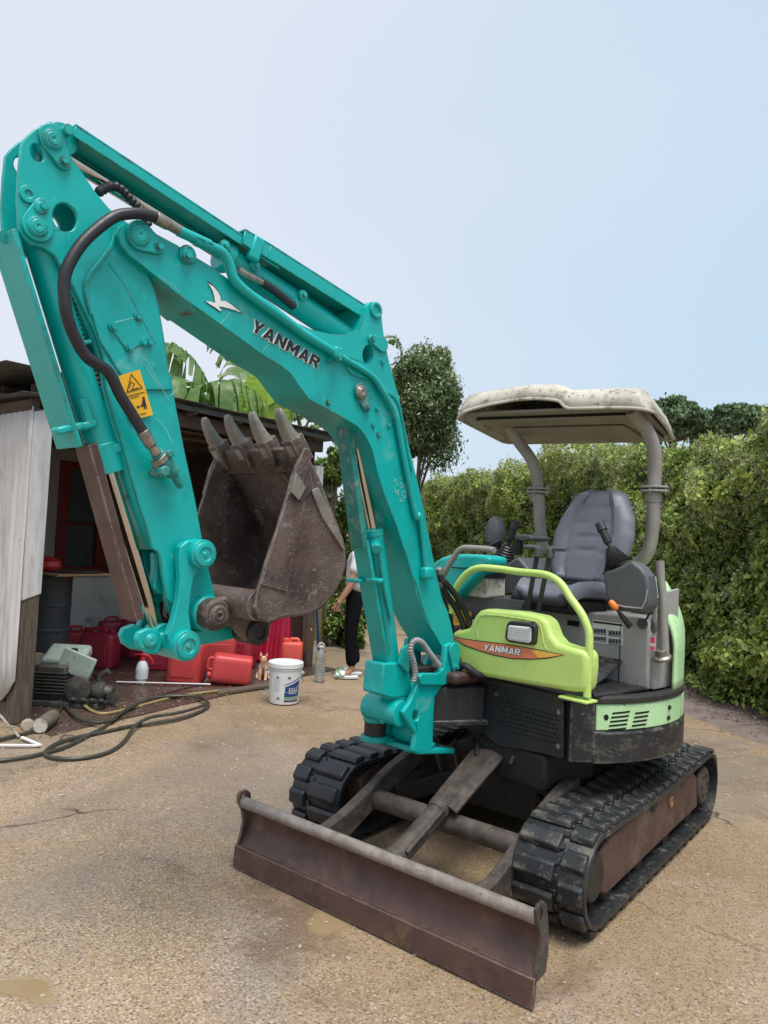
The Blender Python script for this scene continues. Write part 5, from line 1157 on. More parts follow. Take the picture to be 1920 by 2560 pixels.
obj('lining_step', MB().prism([UC(x, y, 2.322+.02*x) for x, y in ((.34, -.47), (.34, .47), (-.44, .50), (-.44, -.50))], Z_*.022), M['canopy_in'], cn, bevel=.012)
obj('lining_step', MB().prism([UC(x, y, 2.300+.02*x) for x, y in ((.12, -.32), (.12, .36), (-.45, .42), (-.45, -.42))], Z_*.021), M['canopy_in'], cn, bevel=.018)
obj('dark_gasket', MB().tube([UC(x, y, 2.334+.02*x) for x, y in ((.345, -.475), (.345, .475), (-.44, .505), (-.44, -.505))], .006, 6, closed=True), M['void'], cn)

# ------------------------------------------------------------------ shed
rgt = cri.copy(); rgt.z = 0; rgt.normalize()
Q1, Q2 = Vector((1.07, -3.787, 0)), Vector((-2.63, -4.17, 0))
FS = (Q2-Q1).normalized(); DS = Vector((FS.y, -FS.x, 0)) if Vector((FS.y, -FS.x, 0)).y < 0 else Vector((-FS.y, FS.x, 0))   # along the front, into the depth
def S(a, d, z=0): return Q1+FS*a+DS*d+Z_*z
def SP(p, d): return UN(p, S(0, d), DS)              # photograph -> plane parallel to the shed front, d metres behind it
LF = (Q2-Q1).length; DEP = 3.0
shed = thing('shed', 'low white-painted shed with an open front and dark sheet roof, left of the excavator', 'shed', tuple(Q1))
def sobj(name, mb, mat, parent=shed, **k):
    mb.v = [(v[0]-Q1.x, v[1]-Q1.y, v[2]) for v in mb.v]; return obj(name, mb, mat, parent, **k)
# left end wall of painted metal sheet, ragged bottom, split into sheets
WH = 2.46
edges = [-.012, .55, 1.15, 1.8, 2.45, 3.1]
for i in range(5):
    a, c = edges[i], edges[i+1]-.006
    n = 7; pts = [S(-.012, a+(c-a)*k/n, (.22-.2*min(1, k/2) if i == 0 else 0)+.10+.12*random.random()*(1 if i else .5)) for k in range(n+1)]
    cols = 26; rows_ = []
    for k in range(cols+1):
        d_ = a+(c-a)*k/cols; zb = np.interp(d_, [a+(c-a)*q_/n for q_ in range(n+1)], [p_.z for p_ in pts]); zt_ = WH-.04*d_; o_ = .004*math.sin(d_*2*math.pi/.075)+.004*(i % 2)
        rows_.append([S(-.022-o_-.006*mnoise.noise(Vector((d_*2, z_*2, 1))), d_, z_) for z_ in np.linspace(zb, zt_, 9)])
    sobj('wall_sheet', MB().grid(rows_), M['whitesheet'], solid=.004, ang=20)
for d in (.56, 1.16): sobj('sheet_seam', MB().prism([S(-.03, d-.02, .25), S(-.03, d+.02, .25), S(-.03, d+.02, WH-.04*d), S(-.03, d-.02, WH-.04*d)], -FS*.012), M['whitesheet'])
# front corner post: painted above, bare and rotten below
sobj('corner_post', MB().prism([S(-.0, .0, .0), S(-.0, .12, .0), S(.15, .12, .0), S(.15, 0, .0)], Z_*1.0), M['timber'], bevel=.012)
sobj('corner_post', MB().prism([S(-.01, -.01, .95), S(-.01, .12, .97), S(.155, .12, .99), S(.155, -.01, 1.0)], Z_*1.47), M['whitesheet'], bevel=.008)
sobj('sill_board', MB().prism([S(.02, .12, .0), S(.02, .6, .0), S(.08, .6, .0), S(.08, .12, .0)], Z_*.16), M['timber'], bevel=.01)
sobj('far_post', MB().prism([S(LF-.10, .0, .0), S(LF-.10, .10, .0), S(LF+.02, .10, .0), S(LF+.03, 0, .0)], Z_*1.55), M['timber'], bevel=.015)
sobj('far_post', MB().prism([S(LF-.10, -.005, 1.5), S(LF-.10, .10, 1.5), S(LF+.02, .10, 1.5), S(LF+.03, -.005, 1.5)], Z_*.90), M['whitesheet'], bevel=.012)
# back wall with window opening
wx = [SP((128, 1100), DEP), SP((308, 1100), DEP)]; wz = [SP((200, 1232), DEP).z, SP((200, 1018), DEP).z]
wa = (wx[0]-Q1).dot(FS); wb = (wx[1]-Q1).dot(FS); wz0, wz1 = wz
z_f0 = UN(c5(60, 90), S(0, -.12), DS).z; z_f1 = UN(c5(1090, 300), S(0, -.12), DS).z
def rz(a, d): return (z_f0+(z_f1-z_f0)*(a/LF)) - .06*(d+.12)
def rzf(a): return rz(a, DEP)+.01
BT = 2.15
zsp = wz0-.03
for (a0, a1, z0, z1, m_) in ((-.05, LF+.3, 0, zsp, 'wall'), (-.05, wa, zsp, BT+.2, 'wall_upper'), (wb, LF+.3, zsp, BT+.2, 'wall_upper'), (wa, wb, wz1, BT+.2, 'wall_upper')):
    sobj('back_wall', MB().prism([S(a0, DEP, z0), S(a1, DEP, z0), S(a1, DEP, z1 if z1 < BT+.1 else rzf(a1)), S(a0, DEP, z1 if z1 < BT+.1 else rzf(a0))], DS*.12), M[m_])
win = sobj('window', MB().prism([S(wa, DEP+.07, wz0), S(wb, DEP+.07, wz0), S(wb, DEP+.07, wz1), S(wa, DEP+.07, wz1)], DS*.01), M['glass'])
fw = .085
def wbar(a0, a1, z0, z1, nm='window_frame', pr=.02): return sobj(nm, MB().prism([S(a0, DEP-pr, z0), S(a1, DEP-pr, z0), S(a1, DEP-pr, z1), S(a0, DEP-pr, z1)], DS*.07), M['redwood'], win, bevel=.006)
wbar(wa-.03, wa+fw, wz0, wz1); wbar(wb-fw, wb+.03, wz0, wz1); wbar(wa-.03, wb+.03, wz1, wz1+.09, pr=.024); wbar(wa-.03, wb+.03, wz0-.06, wz0+.05, pr=.026)
mid = (wa+wb)/2-.02; wbar(mid-.05, mid+.05, wz0+.05, wz1, pr=.018)
for a_ in (wa+fw, mid+.05): wbar(a_, a_+.05, wz0+.05, wz1, 'sash', 0); wbar(a_, a_+mid-wa-fw-.06, wz0+.05+(wz1-wz0)*.42, wz0+.08+(wz1-wz0)*.42, 'sash', 0)
sobj('window_sill', MB().prism([S(wa-.06, DEP-.05, wz0-.075), S(wb+.10, DEP-.05, wz0-.075), S(wb+.10, DEP-.05, wz0-.055), S(wa-.06, DEP-.05, wz0-.055)], DS*.05), M['print_grey'], win)
# sacking behind the panes: pale curtain on the right
sobj('curtain', MB().prism([S(mid+.12, DEP+.055, wz1-.5), S(wb-.1, DEP+.055, wz1-.5), S(wb-.1, DEP+.055, wz1-.06), S(mid+.12, DEP+.055, wz1-.06)], DS*.004), M['print_grey'], win)
# roof
ns = 9
for i in range(ns):
    a0 = -.35+(LF+.75)*i/ns; a1 = -.35+(LF+.75)*(i+1)/ns+.04
    rows = []
    for k in range(9):
        a = a0+(a1-a0)*k/8; rows.append([S(a, d, rz(a, d)+.018*math.sin(k*math.pi)+.012*math.sin(k/8*math.pi*8)+.006*(i % 2)+.012) for d in (-.16, .6, 1.4, 2.2, DEP+.3)])
    sobj('roof_sheet', MB().grid(rows), M['roofsheet'], solid=.006)
sobj('fascia', MB().prism([S(.02, -.12, rz(0, 0)-.055), S(LF+.30, -.12, rz(LF, 0)-.055), S(LF+.30, -.12, rz(LF, 0)-.012), S(.02, -.12, rz(0, 0)-.012)], DS*.03), M['roofsheet'])
sobj('front_beam', MB().prism([S(.0, .0, rz(0, 0)-.20), S(LF, .0, rz(LF, 0)-.20), S(LF, .0, rz(LF, 0)-.07), S(.0, .0, rz(0, 0)-.07)], DS*.08), M['timber_dark'], bevel=.006)
for k in range(5):
    d = .5+.55*k; sobj('purlin', MB().prism([S(.03, d, rz(0, d)-.12), S(LF, d, rz(LF, d)-.12), S(LF, d, rz(LF, d)-.02), S(.03, d, rz(0, d)-.02)], DS*.05), M['timber_dark'], bevel=.004)
for k in range(6):
    a = .3+k*.62; sobj('rafter', MB().prism([S(a, -.10, rz(a, 0)-.075), S(a, DEP, rz(a, DEP)-.075), S(a, DEP, rz(a, DEP)-.005), S(a, -.10, rz(a, 0)-.005)], FS*.05), M['timber'], bevel=.004)
# soffit boards: pale planks seen under the eaves
for k in range(3):
    d = .12+.22*k; sobj('soffit_board', MB().prism([S(.35, d, rz(.3, d)-.135-.03*k), S(LF-.1, d, rz(LF, d)-.16-.02*k), S(LF-.1, d+.15, rz(LF, d)-.15-.02*k), S(.35, d+.15, rz(.3, d)-.12-.03*k)], Z_*.018), M['timber'], bevel=.003)
# black sheet over the end wall
rows = [[S(-.14+.05*math.sin(d*7), d, WH+.085+.015*math.sin(d*5)-.02*d), S(.3, d, WH+.10-.02*d)] for d in np.linspace(-.1, 3.2, 14)]
sobj('roof_flap', MB().grid(rows), M['roofsheet'], solid=.012)
sobj('wall_plate', MB().prism([S(-.03, .0, WH-.03), S(-.03, 3.1, WH-.15), S(-.03, 3.1, WH-.07), S(-.03, .0, WH+.06)], FS*.07), M['timber_dark'], bevel=.006)
# right side: low board panel beside the far post
for k in range(8):
    d0, d1 = .12+(DEP-.12)*k/8, .12+(DEP-.12)*(k+1)/8-.012; sobj('side_board', MB().prism([S(LF-.02, d0, 0), S(LF-.02, d1, 0), S(LF-.02, d1, rz(LF, d1)-.0), S(LF-.02, d0, rz(LF, d0)-.0)], FS*(.02+.006*(k % 2))), M['timber_dark'], bevel=.002)
slab_o = obj('concrete_floor', MB().prism([S(.02, -.45, .006), S(LF+.1, -.30, .006), S(LF+.1, DEP, .006), S(.02, DEP, .006)], Z_*-.03), M['concrete']); tag(slab_o, kind='structure')
# rough timber sill lying along the edge of the floor
tmb = obj('timber_batten', MB().prism([G(x, y) for x, y in ((470, 1497), (582, 1480), (584, 1486), (470, 1504))], Z_*.03), M['timber'], bevel=.004)
tag(tmb, 'long brown batten lying on the ground left of the white paint bucket', 'batten')

# ------------------------------------------------------------------ red jerrycans in the shed
def jerrycan_parts(root, w_, d_, h_, mat):
    b = MB(); sec = []
    prof = [(0, .93), (.012, 1), (h_*.80, 1), (h_*.86, .93)]
    vs = [];
    def ring(z, s, sx=0): return [Vector((sx+math.copysign(abs(math.cos(a))**.35, math.cos(a))*w_/2*s, math.copysign(abs(math.sin(a))**.35, math.sin(a))*d_/2*s, z)) for a in [2*math.pi*(k+.5)/24 for k in range(24)]]
    rings = [ring(0, .90), ring(.008, .97), ring(.03, 1), ring(h_*.30, .985), ring(h_*.33, 1.0), ring(h_*.78, 1.0), ring(h_*.84, .97), ring(h_*.88, .88), ring(h_*.885, .80)]
    vs = [p for r_ in rings for p in r_]; n = 24
    fs = [(i*n+k, i*n+(k+1) % n, (i+1)*n+(k+1) % n, (i+1)*n+k) for i in range(len(rings)-1) for k in range(n)]+[tuple(reversed(range(n))), tuple((len(rings)-1)*n+k for k in range(n))]
    b.add(vs, fs); obj('body', b, mat, root, ang=50)
    obj('side_panel', MB().box((0, -d_/2*.995, h_*.42), (w_*.66, .012, h_*.56)), mat, root, bevel=.010, seg=3)
    obj('handle', MB().tube(cat_rom([(-w_*.30, 0, h_*.86), (-w_*.26, 0, h_*.97), (0, 0, h_*.985), (w_*.10, 0, h_*.97), (w_*.12, 0, h_*.86)], 5), .017, 12), mat, root)
    obj('cap', MB().lathe([(.030, 0), (.030, .01), (.036, .012), (.036, .04), (.030, .046), (.001, .046)], (w_*.32, 0, h_*.87), Z_, 18), mat, root, bevel=.003)
JC = [ # px of base centre, height px, width px, yaw, label, mat
 ((165, 1436), 80, .30, .26, .42, 20, 'leftmost upright red jerrycan, half hidden behind the shed post machinery', 'jerry'),
 ((215, 1441), 76, .385, .26, .42, -8, 'broad upright red jerrycan standing in front on the shed floor', 'jerry'),
 ((243, 1412), 80, .36, .25, .44, 35, 'red jerrycan behind the broad front one, its top showing against the wall', 'jerry'),
 ((292, 1418), 80, .36, .27, .45, 60, 'red jerrycan turned edge-on, beside the excavator link and the white wall', 'jerry'),
 ((333, 1446), 70, .30, .26, .40, 10, 'red jerrycan behind the teal link pins, mostly hidden', 'jerry'),
 ((402, 1474), 100, .36, .27, .46, -6, 'big upright red jerrycan under the teal push link, nearest the bucket', 'jerry_pale'),
 ((468, 1452), 90, .40, .27, .46, 6, 'upright red jerrycan between the big one and the red cloth', 'jerry_pale'),
 ((518, 1442), 80, .34, .26, .42, -12, 'red jerrycan standing right against the red cloth', 'jerry'),
]
for (px, _, w_, d_, h_, yaw, lab, mt_) in JC:
    g = G(*px); t = thing('jerrycan', lab, 'jerrycan', (g.x, g.y, .008), 'red jerrycans stored in the shed')
    t.rotation_euler = (0, 0, CY-math.pi/2+math.pi+R(yaw)+math.pi); jerrycan_parts(t, w_, d_, h_, M[mt_])
g = G(540, 1480); t = thing('jerrycan', 'pale red jerrycan lying on its side in front of the others', 'jerrycan', (g.x, g.y, .145), 'red jerrycans stored in the shed')
t.rotation_euler = (R(4), R(84), CY-math.pi/2+R(195)); jerrycan_parts(t, .28, .27, .44, M['jerry_pale'])
g = G(629, 1448); t = thing('jerrycan', 'sun-faded orange-red jerrycan behind the white paint bucket', 'jerrycan', (g.x, g.y, .008), 'red jerrycans stored in the shed')
t.rotation_euler = (0, 0, CY-math.pi/2+R(180)); M['jerry_orange'] = mk('faded_orange_red_plastic', (.78, .13, .09), (.7, .10, .07), 4, .4, .5); jerrycan_parts(t, .24, .18, .36, M['jerry_orange'])
# red cloth hanging over the cans and a bench
def cloth():
    A = G(545, 1440); B = G(668, 1438); rows = []
    ax = (B-A); L = ax.length; ax.normalize(); nn_ = Vector((-ax.y, ax.x, 0)); nn_ = nn_ if nn_.dot(CPOS-A) > 0 else -nn_
    for i in range(22):
        t = i/21; row = []
        for j in range(46):
            s = j/45; top = .78-.10*abs(s-.62)**1.2*2; z = .02+top*(1-t)
            spread = .72+.28*t; x = L*(.62+(s-.62)*spread)
            fold = .045*math.sin(s*21+1.3*math.sin(s*5)+t*.8)*(.25+.75*t)+.018*math.sin(s*47+t*3)*t
            row.append(A+ax*x+nn_*(.10*t+fold-.25)+Z_*z)
        rows.append(row)
    for j in range(46):
        pass
    back = [[p-nn_*.35+Z_*(-.02) for p in rows[0]]]
    return back+rows
tag(obj('hanging_cloth', MB().grid(cloth()), M['cloth'], solid=.006, ang=80), 'crimson cloth draped in folds down to the floor below the bucket', 'cloth')

# ------------------------------------------------------------------ small things about the yard
# paint bucket
g = G(613, 1516); pb = thing('paint_bucket', 'white plastic paint bucket with lid and blue label standing on the yard', 'bucket', (g.x, g.y, 0))
obj('body', MB().lathe([(.130, 0), (.138, .004), (.140, .02), (.152, .31), (.158, .312), (.158, .322), (.153, .324), (.153, .335)], V0, Z_, 48), M['white'], pb, bevel=.001)
obj('lid', MB().lathe([(.162, .330), (.165, .334), (.165, .372), (.160, .378), (.148, .378), (.146, .366), (.001, .366)], V0, Z_, 48), M['white'], pb, bevel=.002)
vd = (CPOS-g); va = math.atan2(vd.y, vd.x)
def wrap(a0, a1, z0, z1, mat, name, dz=0, off=.0012, sl=0.0, n=14):
    b = MB(); vs = []
    for i in range(n+1):
        t = i/n; a = va+R(a0+(a1-a0)*t)
        for z in (z0+sl*(t)*1.0, z1+sl*t):
            r_ = .140+.012*(z-.02)/.29+off; vs.append((r_*math.cos(a), r_*math.sin(a), z))
    b.add(vs, [(2*i, 2*i+2, 2*i+3, 2*i+1) for i in range(n)]); return obj(name, b, mat, pb)
# label on the side facing the yard: image right = +angle
wrap(2, 62, .115, .165, M['print_blue'], 'label_band', sl=.06)
wrap(0, 62, .075, .115, M['print_blue'], 'label_band')
wrap(0, 62, .165, .172, M['print_white'], 'label_edge', sl=.062, off=.0018)
wrap(0, 62, .178, .186, M['print_blue'], 'label_stripe', sl=.064, off=.0018)
wrap(2, 62, .120, .160, M['print_blue'], 'label_band', off=.0016)
wrap(0, 60, .062, .072, M['print_green'], 'label_stripe', off=.002, sl=.008)
wrap(0, 60, .044, .060, M['print_grey'], 'label_stripe', off=.002, sl=.004)
wrap(0, 60, .030, .041, M['print_black'], 'label_foot', off=.002)
random.seed(3)
for k in range(4):
    a0 = 16+k*9.5
    for (da, z0, dw, dh) in ((0, .150, 6.5, .004), (0, .135, 6.5, .004), (2.6, .125, 1.2, .034), (0, .122, 1.2, .016), (5.3, .122, 1.2, .016)):
        wrap(a0+da, a0+da+dw, z0, z0+dh, M['print_white'], 'label_character', off=.0028, n=3)
wrap(16, 50, .105, .110, M['print_white'], 'label_text_line', off=.0028)
for r_ in range(9): wrap(-42+random.random()*3, -14-random.random()*8, .222-r_*.0135, .2245-r_*.0135, M['print_grey'], 'label_text_line', off=.0018)
for a_, z_ in ((-32, .245), (-28, .055), (10, .245)):
    for k in range(3): wrap(a_+k*4, a_+k*4+2.8, z_, z_+.014, M['print_black'], 'label_character', off=.002, n=2)
    wrap(a_, a_+12, z_-.008, z_-.005, M['print_black'], 'label_text_line', off=.002, n=4)
for sa in (-78, 88):
    a = va+R(sa); q = Vector((.158*math.cos(a), .158*math.sin(a), .27)); obj('handle_lug', MB().tube([q*.97+Z_*.008, q*1.04+Z_*.008], .018, 12), M['white'], pb)
aL, aR = va+R(88), va+R(-78)
obj('wire_handle', MB().tube(cat_rom([(.165*math.cos(aL), .165*math.sin(aL), .278), (.19*math.cos(va+R(60)), .19*math.sin(va+R(60)), .215), (.20*math.cos(va+R(20)), .20*math.sin(va+R(20)), .195) if False else (.185*math.cos(va+R(110)), .185*math.sin(va+R(110)), .20), (.175*math.cos(va+R(140)), .175*math.sin(va+R(140)), .21)], 4), .003, 6), M['zinc'], pb)
# spray bottle (garden sprayer)
g = G(305, 1478); sp_ = thing('spray_bottle', 'white pump sprayer with red head on the wet shed floor', 'sprayer', (g.x, g.y, .008)); sp_.scale = (.78, .78, .78)
obj('body', MB().lathe([(.055, 0), (.060, .006), (.060, .05), (.072, .058), (.078, .065), (.080, .16), (.076, .165), (.080, .17), (.078, .20), (.055, .265), (.034, .285), (.034, .30)], V0, Z_, 28), M['white'], sp_, bevel=.001)
obj('pump_head', MB().lathe([(.036, 0), (.036, .03), (.024, .035), (.022, .06), (.034, .062), (.034, .075), (.012, .08), (.012, .12), (.022, .122), (.022, .135), (.001, .136)], (0, 0, .295), Z_, 16), M['red'], sp_, bevel=.002)
sv = Vector((math.cos(va+R(90)), math.sin(va+R(90)), 0))
obj('nozzle', MB().tube([Vector((0, 0, .375)), -sv*.10+Z_*.365], .008, 10), M['red'], sp_)
obj('trigger_grip', MB().tube(cat_rom([(0, 0, .37), sv*.06+Z_*.355, sv*.11+Z_*.31, sv*.135+Z_*.245], 4), [.014]*12+[.010], 10), M['red'], sp_)
for k in range(5):
    a = k*1.256; obj('foot', MB().box((.055*math.cos(a), .055*math.sin(a), .0), (.014, .014, .018)), M['white'], sp_, bevel=.003)
# water bottle
g = G(690, 1472); wb_ = thing('water_bottle', 'clear ribbed plastic bottle with a handle standing beside the shed post', 'bottle', (g.x, g.y, 0))
pr = [(.048, 0), (.056, .008)]
for k in range(8): pr += [(.056, .02+k*.030), (.051, .034+k*.030), (.056, .046+k*.030)]
pr += [(.055, .27), (.045, .305), (.025, .335), (.018, .35), (.018, .368)]
obj('body', MB().lathe(pr, V0, Z_, 28), M['bottle'], wb_, ang=60)
obj('cap', MB().lathe([(.020, 0), (.020, .022), (.001, .023)], (0, 0, .366), Z_, 16), M['white'], wb_)
obj('handle', MB().tube([Vector((0, 0, .385))+sv*.032*math.cos(a)+Z_*.028*math.sin(a) for a in [2*math.pi*k/20 for k in range(20)]], .005, 8, closed=True), M['white'], wb_)
# hoses on the ground
def ghose(cf, pts, r, mat, name, lab, zs=None, k=8):
    P = [G(*cf(*p)) for p in pts]; P = [Vector((p.x, p.y, r+.004+(zs[i] if zs else 0))) for i, p in enumerate(P)]
    o = obj(name, MB().tube(cat_rom(P, k), r, 10), mat); return tag(o, lab, 'hose')
ghose(c4, [(-60, 1272), (60, 1262), (200, 1240), (320, 1212), (480, 1165), (640, 1085), (760, 1020), (850, 950), (980, 880), (1120, 820), (1300, 800), (1460, 808), (1545, 840), (1500, 890), (1340, 950), (1130, 990), (960, 1010), (780, 1050), (560, 1095), (420, 1140), (335, 1200), (370, 1240), (520, 1255), (700, 1235), (830, 1190), (920, 1120), (1000, 1030), (1120, 965), (1300, 935), (1450, 895), (1520, 860), (1490, 815), (1350, 795), (1180, 805), (1040, 850), (920, 910), (830, 980), (720, 1000), (600, 980), (520, 920), (480, 850)],
      .013, M['greenhose'], 'water_hose', 'dark green-black hose looped in a long figure of eight on the yard', zs=[.0]*8+[.02]*4+[0]*8+[0]*6+[.024]*6+[.02]*8+[.0]*2)
o = ghose(c4, [(-80, 1130), (60, 1095), (200, 1060), (320, 1010), (410, 930), (470, 850)], .014, M['greenhose'], 'water_hose', 'dark hose running from the left edge of the photo up to the pump')
hz = [G(*c4(x, y)) for x, y in ((470, 880), (520, 900))]
def lift(cf, p, z): q = G(*cf(*p)); d = (q-CPOS); t = (CPOS.z-z)/CPOS.z; return CPOS+d*t
P = [lift(c4, p, z) for p, z in (((480, 850), .03), ((478, 740), .10), ((510, 640), .22), ((600, 585), .28), ((690, 600), .22), ((720, 650), .14))]
tag(obj('pump_hose', MB().tube(cat_rom(P, 8), .014, 10), M['greenhose']), 'dark hose standing in an arch over the greasy pump', 'hose')
P = [lift(c4, p, z) for p, z in (((450, 850), .03), ((440, 740), .10), ((480, 640), .20), ((560, 585), .26), ((640, 575), .26))]
tag(obj('pump_hose', MB().tube(cat_rom(P, 8), .014, 10), M['greenhose']), 'second dark hose arching up left of the pump arch', 'hose')
ghose(c4, [(495, 720), (545, 790), (610, 860), (700, 905), (790, 915), (950, 880), (1120, 835), (1300, 790), (1500, 760), (1700, 735), (1900, 705), (2040, 690)], .013, M['tanhose'], 'air_hose', 'yellowed tan hose running from the pump along the shed floor to the paint bucket', zs=[.08, .05, .02]+[0]*9)
ghose(c4, [(1200, 770), (1270, 750), (1400, 715), (1520, 690), (1600, 672)], .006, M['hose'], 'cable', 'thin dark cable lying on the wet shed floor')
tag(obj('white_rod', MB().tube([G(*c4(860, 665), .03), G(*c4(1560, 683), .03)], .007, 8), M['print_white']), 'thin white rod lying across the wet shed floor', 'rod')
# blue brush / tools
bt = thing('brush', 'blue-handled brush lying beside the lying red jerrycan', 'brush', tuple(G(*c4(1330, 640), .02)))
o_ = bt.location
A, B = G(*c4(1250, 636), .03)-o_, G(*c4(1530, 605), .03)-o_
obj('handle', MB().tube([A, B], .014, 8), M['print_blue'], bt)
obj('bristle_head', MB().beam(A.lerp(B, .35), B, .07, .04), M['print_blue'], bt, bevel=.01)
obj('bristles', MB().beam(A.lerp(B, .40)-Z_*.02, B-Z_*.02, .06, .03), M['print_white'], bt)
lp_ = [G(*c4(x, y), .012) for x, y in ((1380, 650), (1450, 668), (1520, 660), (1540, 640))]
tag(obj('rope', MB().tube(cat_rom(lp_, 5), .009, 6), M['print_grey']), 'short grey cord curled under the blue brush', 'cord')
# round log end, planks, wire at the foot of the post
A = G(*c4(298, 990), .058); B = G(*c4(390, 925), .058)
lg = thing('log_offcut', 'round pale log offcut lying at the foot of the corner post', 'log', tuple((A+B)/2)); o_ = lg.location
obj('log', MB().tube([A-o_, B-o_], .056, 24), M['bark'], lg); obj('cut_face', MB().tube([A-o_+(A-B).normalized()*.002, A-o_+(A-B).normalized()*.004], .053, 24), M['canopy'], lg)
for k, (a, c, lab) in enumerate((((-30, 880), (140, 1070), 'pale splintered lath leaning down from the wall foot'), ((160, 1075), (300, 1135), 'short pale lath pointing right at the edge of the yard'), ((0, 1133), (290, 1136), 'thin white lath lying flat by the wall foot'))):
    q = [lift(c4, a, .20 if k == 0 else .02), G(*c4(*c), .015)]
    tag(obj('lath', MB().beam(q[0], q[1], .022, .010), M['print_white'] if k else M['canopy']), lab, 'lath')
tag(obj('flat_stone', MB().tube([G(*c4(205, 990), .0), G(*c4(205, 990), .03)], [.055, .045], 12), M['stone'], bevel=.01), 'flat rounded stone beside the log offcut', 'stone')
b = MB(); pts = [G(*c4(x, y), .012) for x, y in ((450, 1075), (480, 1060), (540, 1062), (555, 1075), (520, 1086), (460, 1088))]
tag(obj('wire_ring', MB().tube(cat_rom(pts, 4, True), .006, 6, closed=True), M['rust']), 'rusty bent wire ring lying on the yard near the hoses', 'wire')
# debris of leaves and scraps round the pump
# ------------------------------------------------------------------ pump, drum table and tray by the post
pg = G(*c4(560, 830)); pu = thing('pump', 'greasy black engine pump with a pale green cover plate behind the post', 'pump', (pg.x, pg.y, 0)); o_ = pu.location
def lp(cf, p, z): return lift(cf, p, z)-o_
bk_ = Vector((cfw.x, cfw.y, 0)).normalized()
def pob(name, c, e, mat, bev=.01, ax=None): return obj(name, MB().box(c, e, ax or (rgt, bk_, Z_)), mat, pu, bevel=bev)
pob('base_frame', Vector((0, 0, .03)), (.60, .36, .05), M['engine'])
pob('engine_block', rgt*-.18+Z_*.20, (.28, .28, .30), M['engine'], .02)
for k in range(7): pob('cooling_fin', rgt*-.18+Z_*(.12+k*.028)-bk_*.02, (.31, .30, .008), M['engine'], .002)
pob('fuel_tank', rgt*-.12+Z_*.40+bk_*.05, (.36, .26, .10), M['plate_green'], .03, (rgt, (bk_+Z_*.5).normalized(), (Z_-bk_*.5).normalized()))
obj('tank_cap', MB().lathe([(.03, 0), (.03, .02), (.001, .02)], rgt*-.05+Z_*.455+bk_*.02, Z_, 16), M['hose'], pu)
pob('cover_plate', rgt*.02+Z_*.36-bk_*.08, (.30, .03, .20), M['plate_green'], .01, ((rgt+Z_*-.35).normalized(), bk_, (Z_+rgt*.35).normalized()))
obj('flywheel', MB().lathe([(.10, 0), (.11, .01), (.11, .05), (.07, .055), (.03, .07), (.001, .07)], rgt*.08-bk_*.14+Z_*.17, -bk_, 28), M['engine'], pu, bevel=.003)
obj('pump_body', MB().lathe([(.08, 0), (.09, .02), (.09, .10), (.06, .12), (.05, .18), (.03, .19), (.001, .19)], rgt*.14+Z_*.12, rgt, 24), M['engine'], pu, bevel=.004)
obj('outlet', MB().tube([rgt*.2+Z_*.12, rgt*.2+Z_*.26, rgt*.27+Z_*.30], .03, 14), M['engine'], pu)
obj('gauge', MB().lathe([(.04, 0), (.045, .01), (.045, .03), (.001, .031)], rgt*.33-bk_*.03+Z_*.08, -bk_, 20), M['engine'], pu)
for k in range(4):
    obj('pipe_elbow', MB().tube(cat_rom([rgt*(.02+k*.08)-bk_*.16+Z_*.05, rgt*(.05+k*.08)-bk_*.2+Z_*.09, rgt*(.10+k*.07)-bk_*.15+Z_*.06], 4), .017, 8), M['engine'], pu)
# drum table
tg = Vector((0, 0, 0)); _d = ray((124, 1330)); _k = 7.9/math.hypot(_d.x, _d.y); tg.x, tg.y = CPOS.x+_d.x*_k, CPOS.y+_d.y*_k; dt = thing('drum_stand', 'dark grey drum standing behind the corner post under a board', 'drum', tuple(tg)); 
tg_ = tg.copy(); dt.scale = (.72, .72, 1); dt.location = tg - rgt*.09
obj('drum', MB().lathe([(.27, .32), (.28, .33), (.28, .50), (.287, .51), (.287, .53), (.28, .54), (.28, .74), (.287, .75), (.287, .77), (.28, .78), (.28, 1.02), (.29, 1.03), (.29, 1.045), (.26, 1.045)], V0, Z_, 36), M['drum'], dt, bevel=.002)
obj('support', MB().box((.05, .03, .16), (.40, .38, .32)), M['stone'], dt, bevel=.02)
bd_ = obj('board', MB().box((-.08, .05, 1.07), (.62, .50, .022), (FS, DS, Z_)), M['board'], bevel=.004); bd_.location = tg; tag(bd_, 'bare wooden board lying on top of the grey drum', 'board')
rb = obj('red_bowl', MB().lathe([(.08, 0), (.12, .015), (.135, .05), (.12, .10), (.08, .13), (.03, .14), (.001, .14)], (tg.x-rgt.x*.13, tg.y-rgt.y*.13, 1.083), Z_, 28), M['red'], bevel=.003); tag(rb, 'upturned red basin on the board over the drum', 'basin')
rb = obj('red_plate', MB().lathe([(.24, 0), (.27, .012), (.26, .02), (.1, .02), (.001, .02)], (tg.x-.06+FS.x*.08, tg.y+.02, 1.083), Z_, 28), M['rust'], bevel=.002); 
tag(rb, 'brown-red tray under the basin on the board', 'tray')
tag(obj('power_cable', MB().tube(cat_rom([S(.10, 2.8, 1.45), S(.30, 2.7, 1.42), S(.52, 2.6, 1.28), S(.60, 2.4, 1.05)], 6), .008, 8), M['hose']), 'black cable drooping from the shed wall to the drum', 'cable')
# blue pole by the far post
A = UN(c5(968, 1560), G(688, 1445), Vector((cfw.x, cfw.y, 0)).normalized()); B = G(690, 1440)
tag(obj('blue_pole', MB().tube([B+bk_*.02, A+bk_*.02+Z_*.1], .014, 10), M['print_blue']), 'blue pipe standing upright just right of the far shed post', 'pipe')
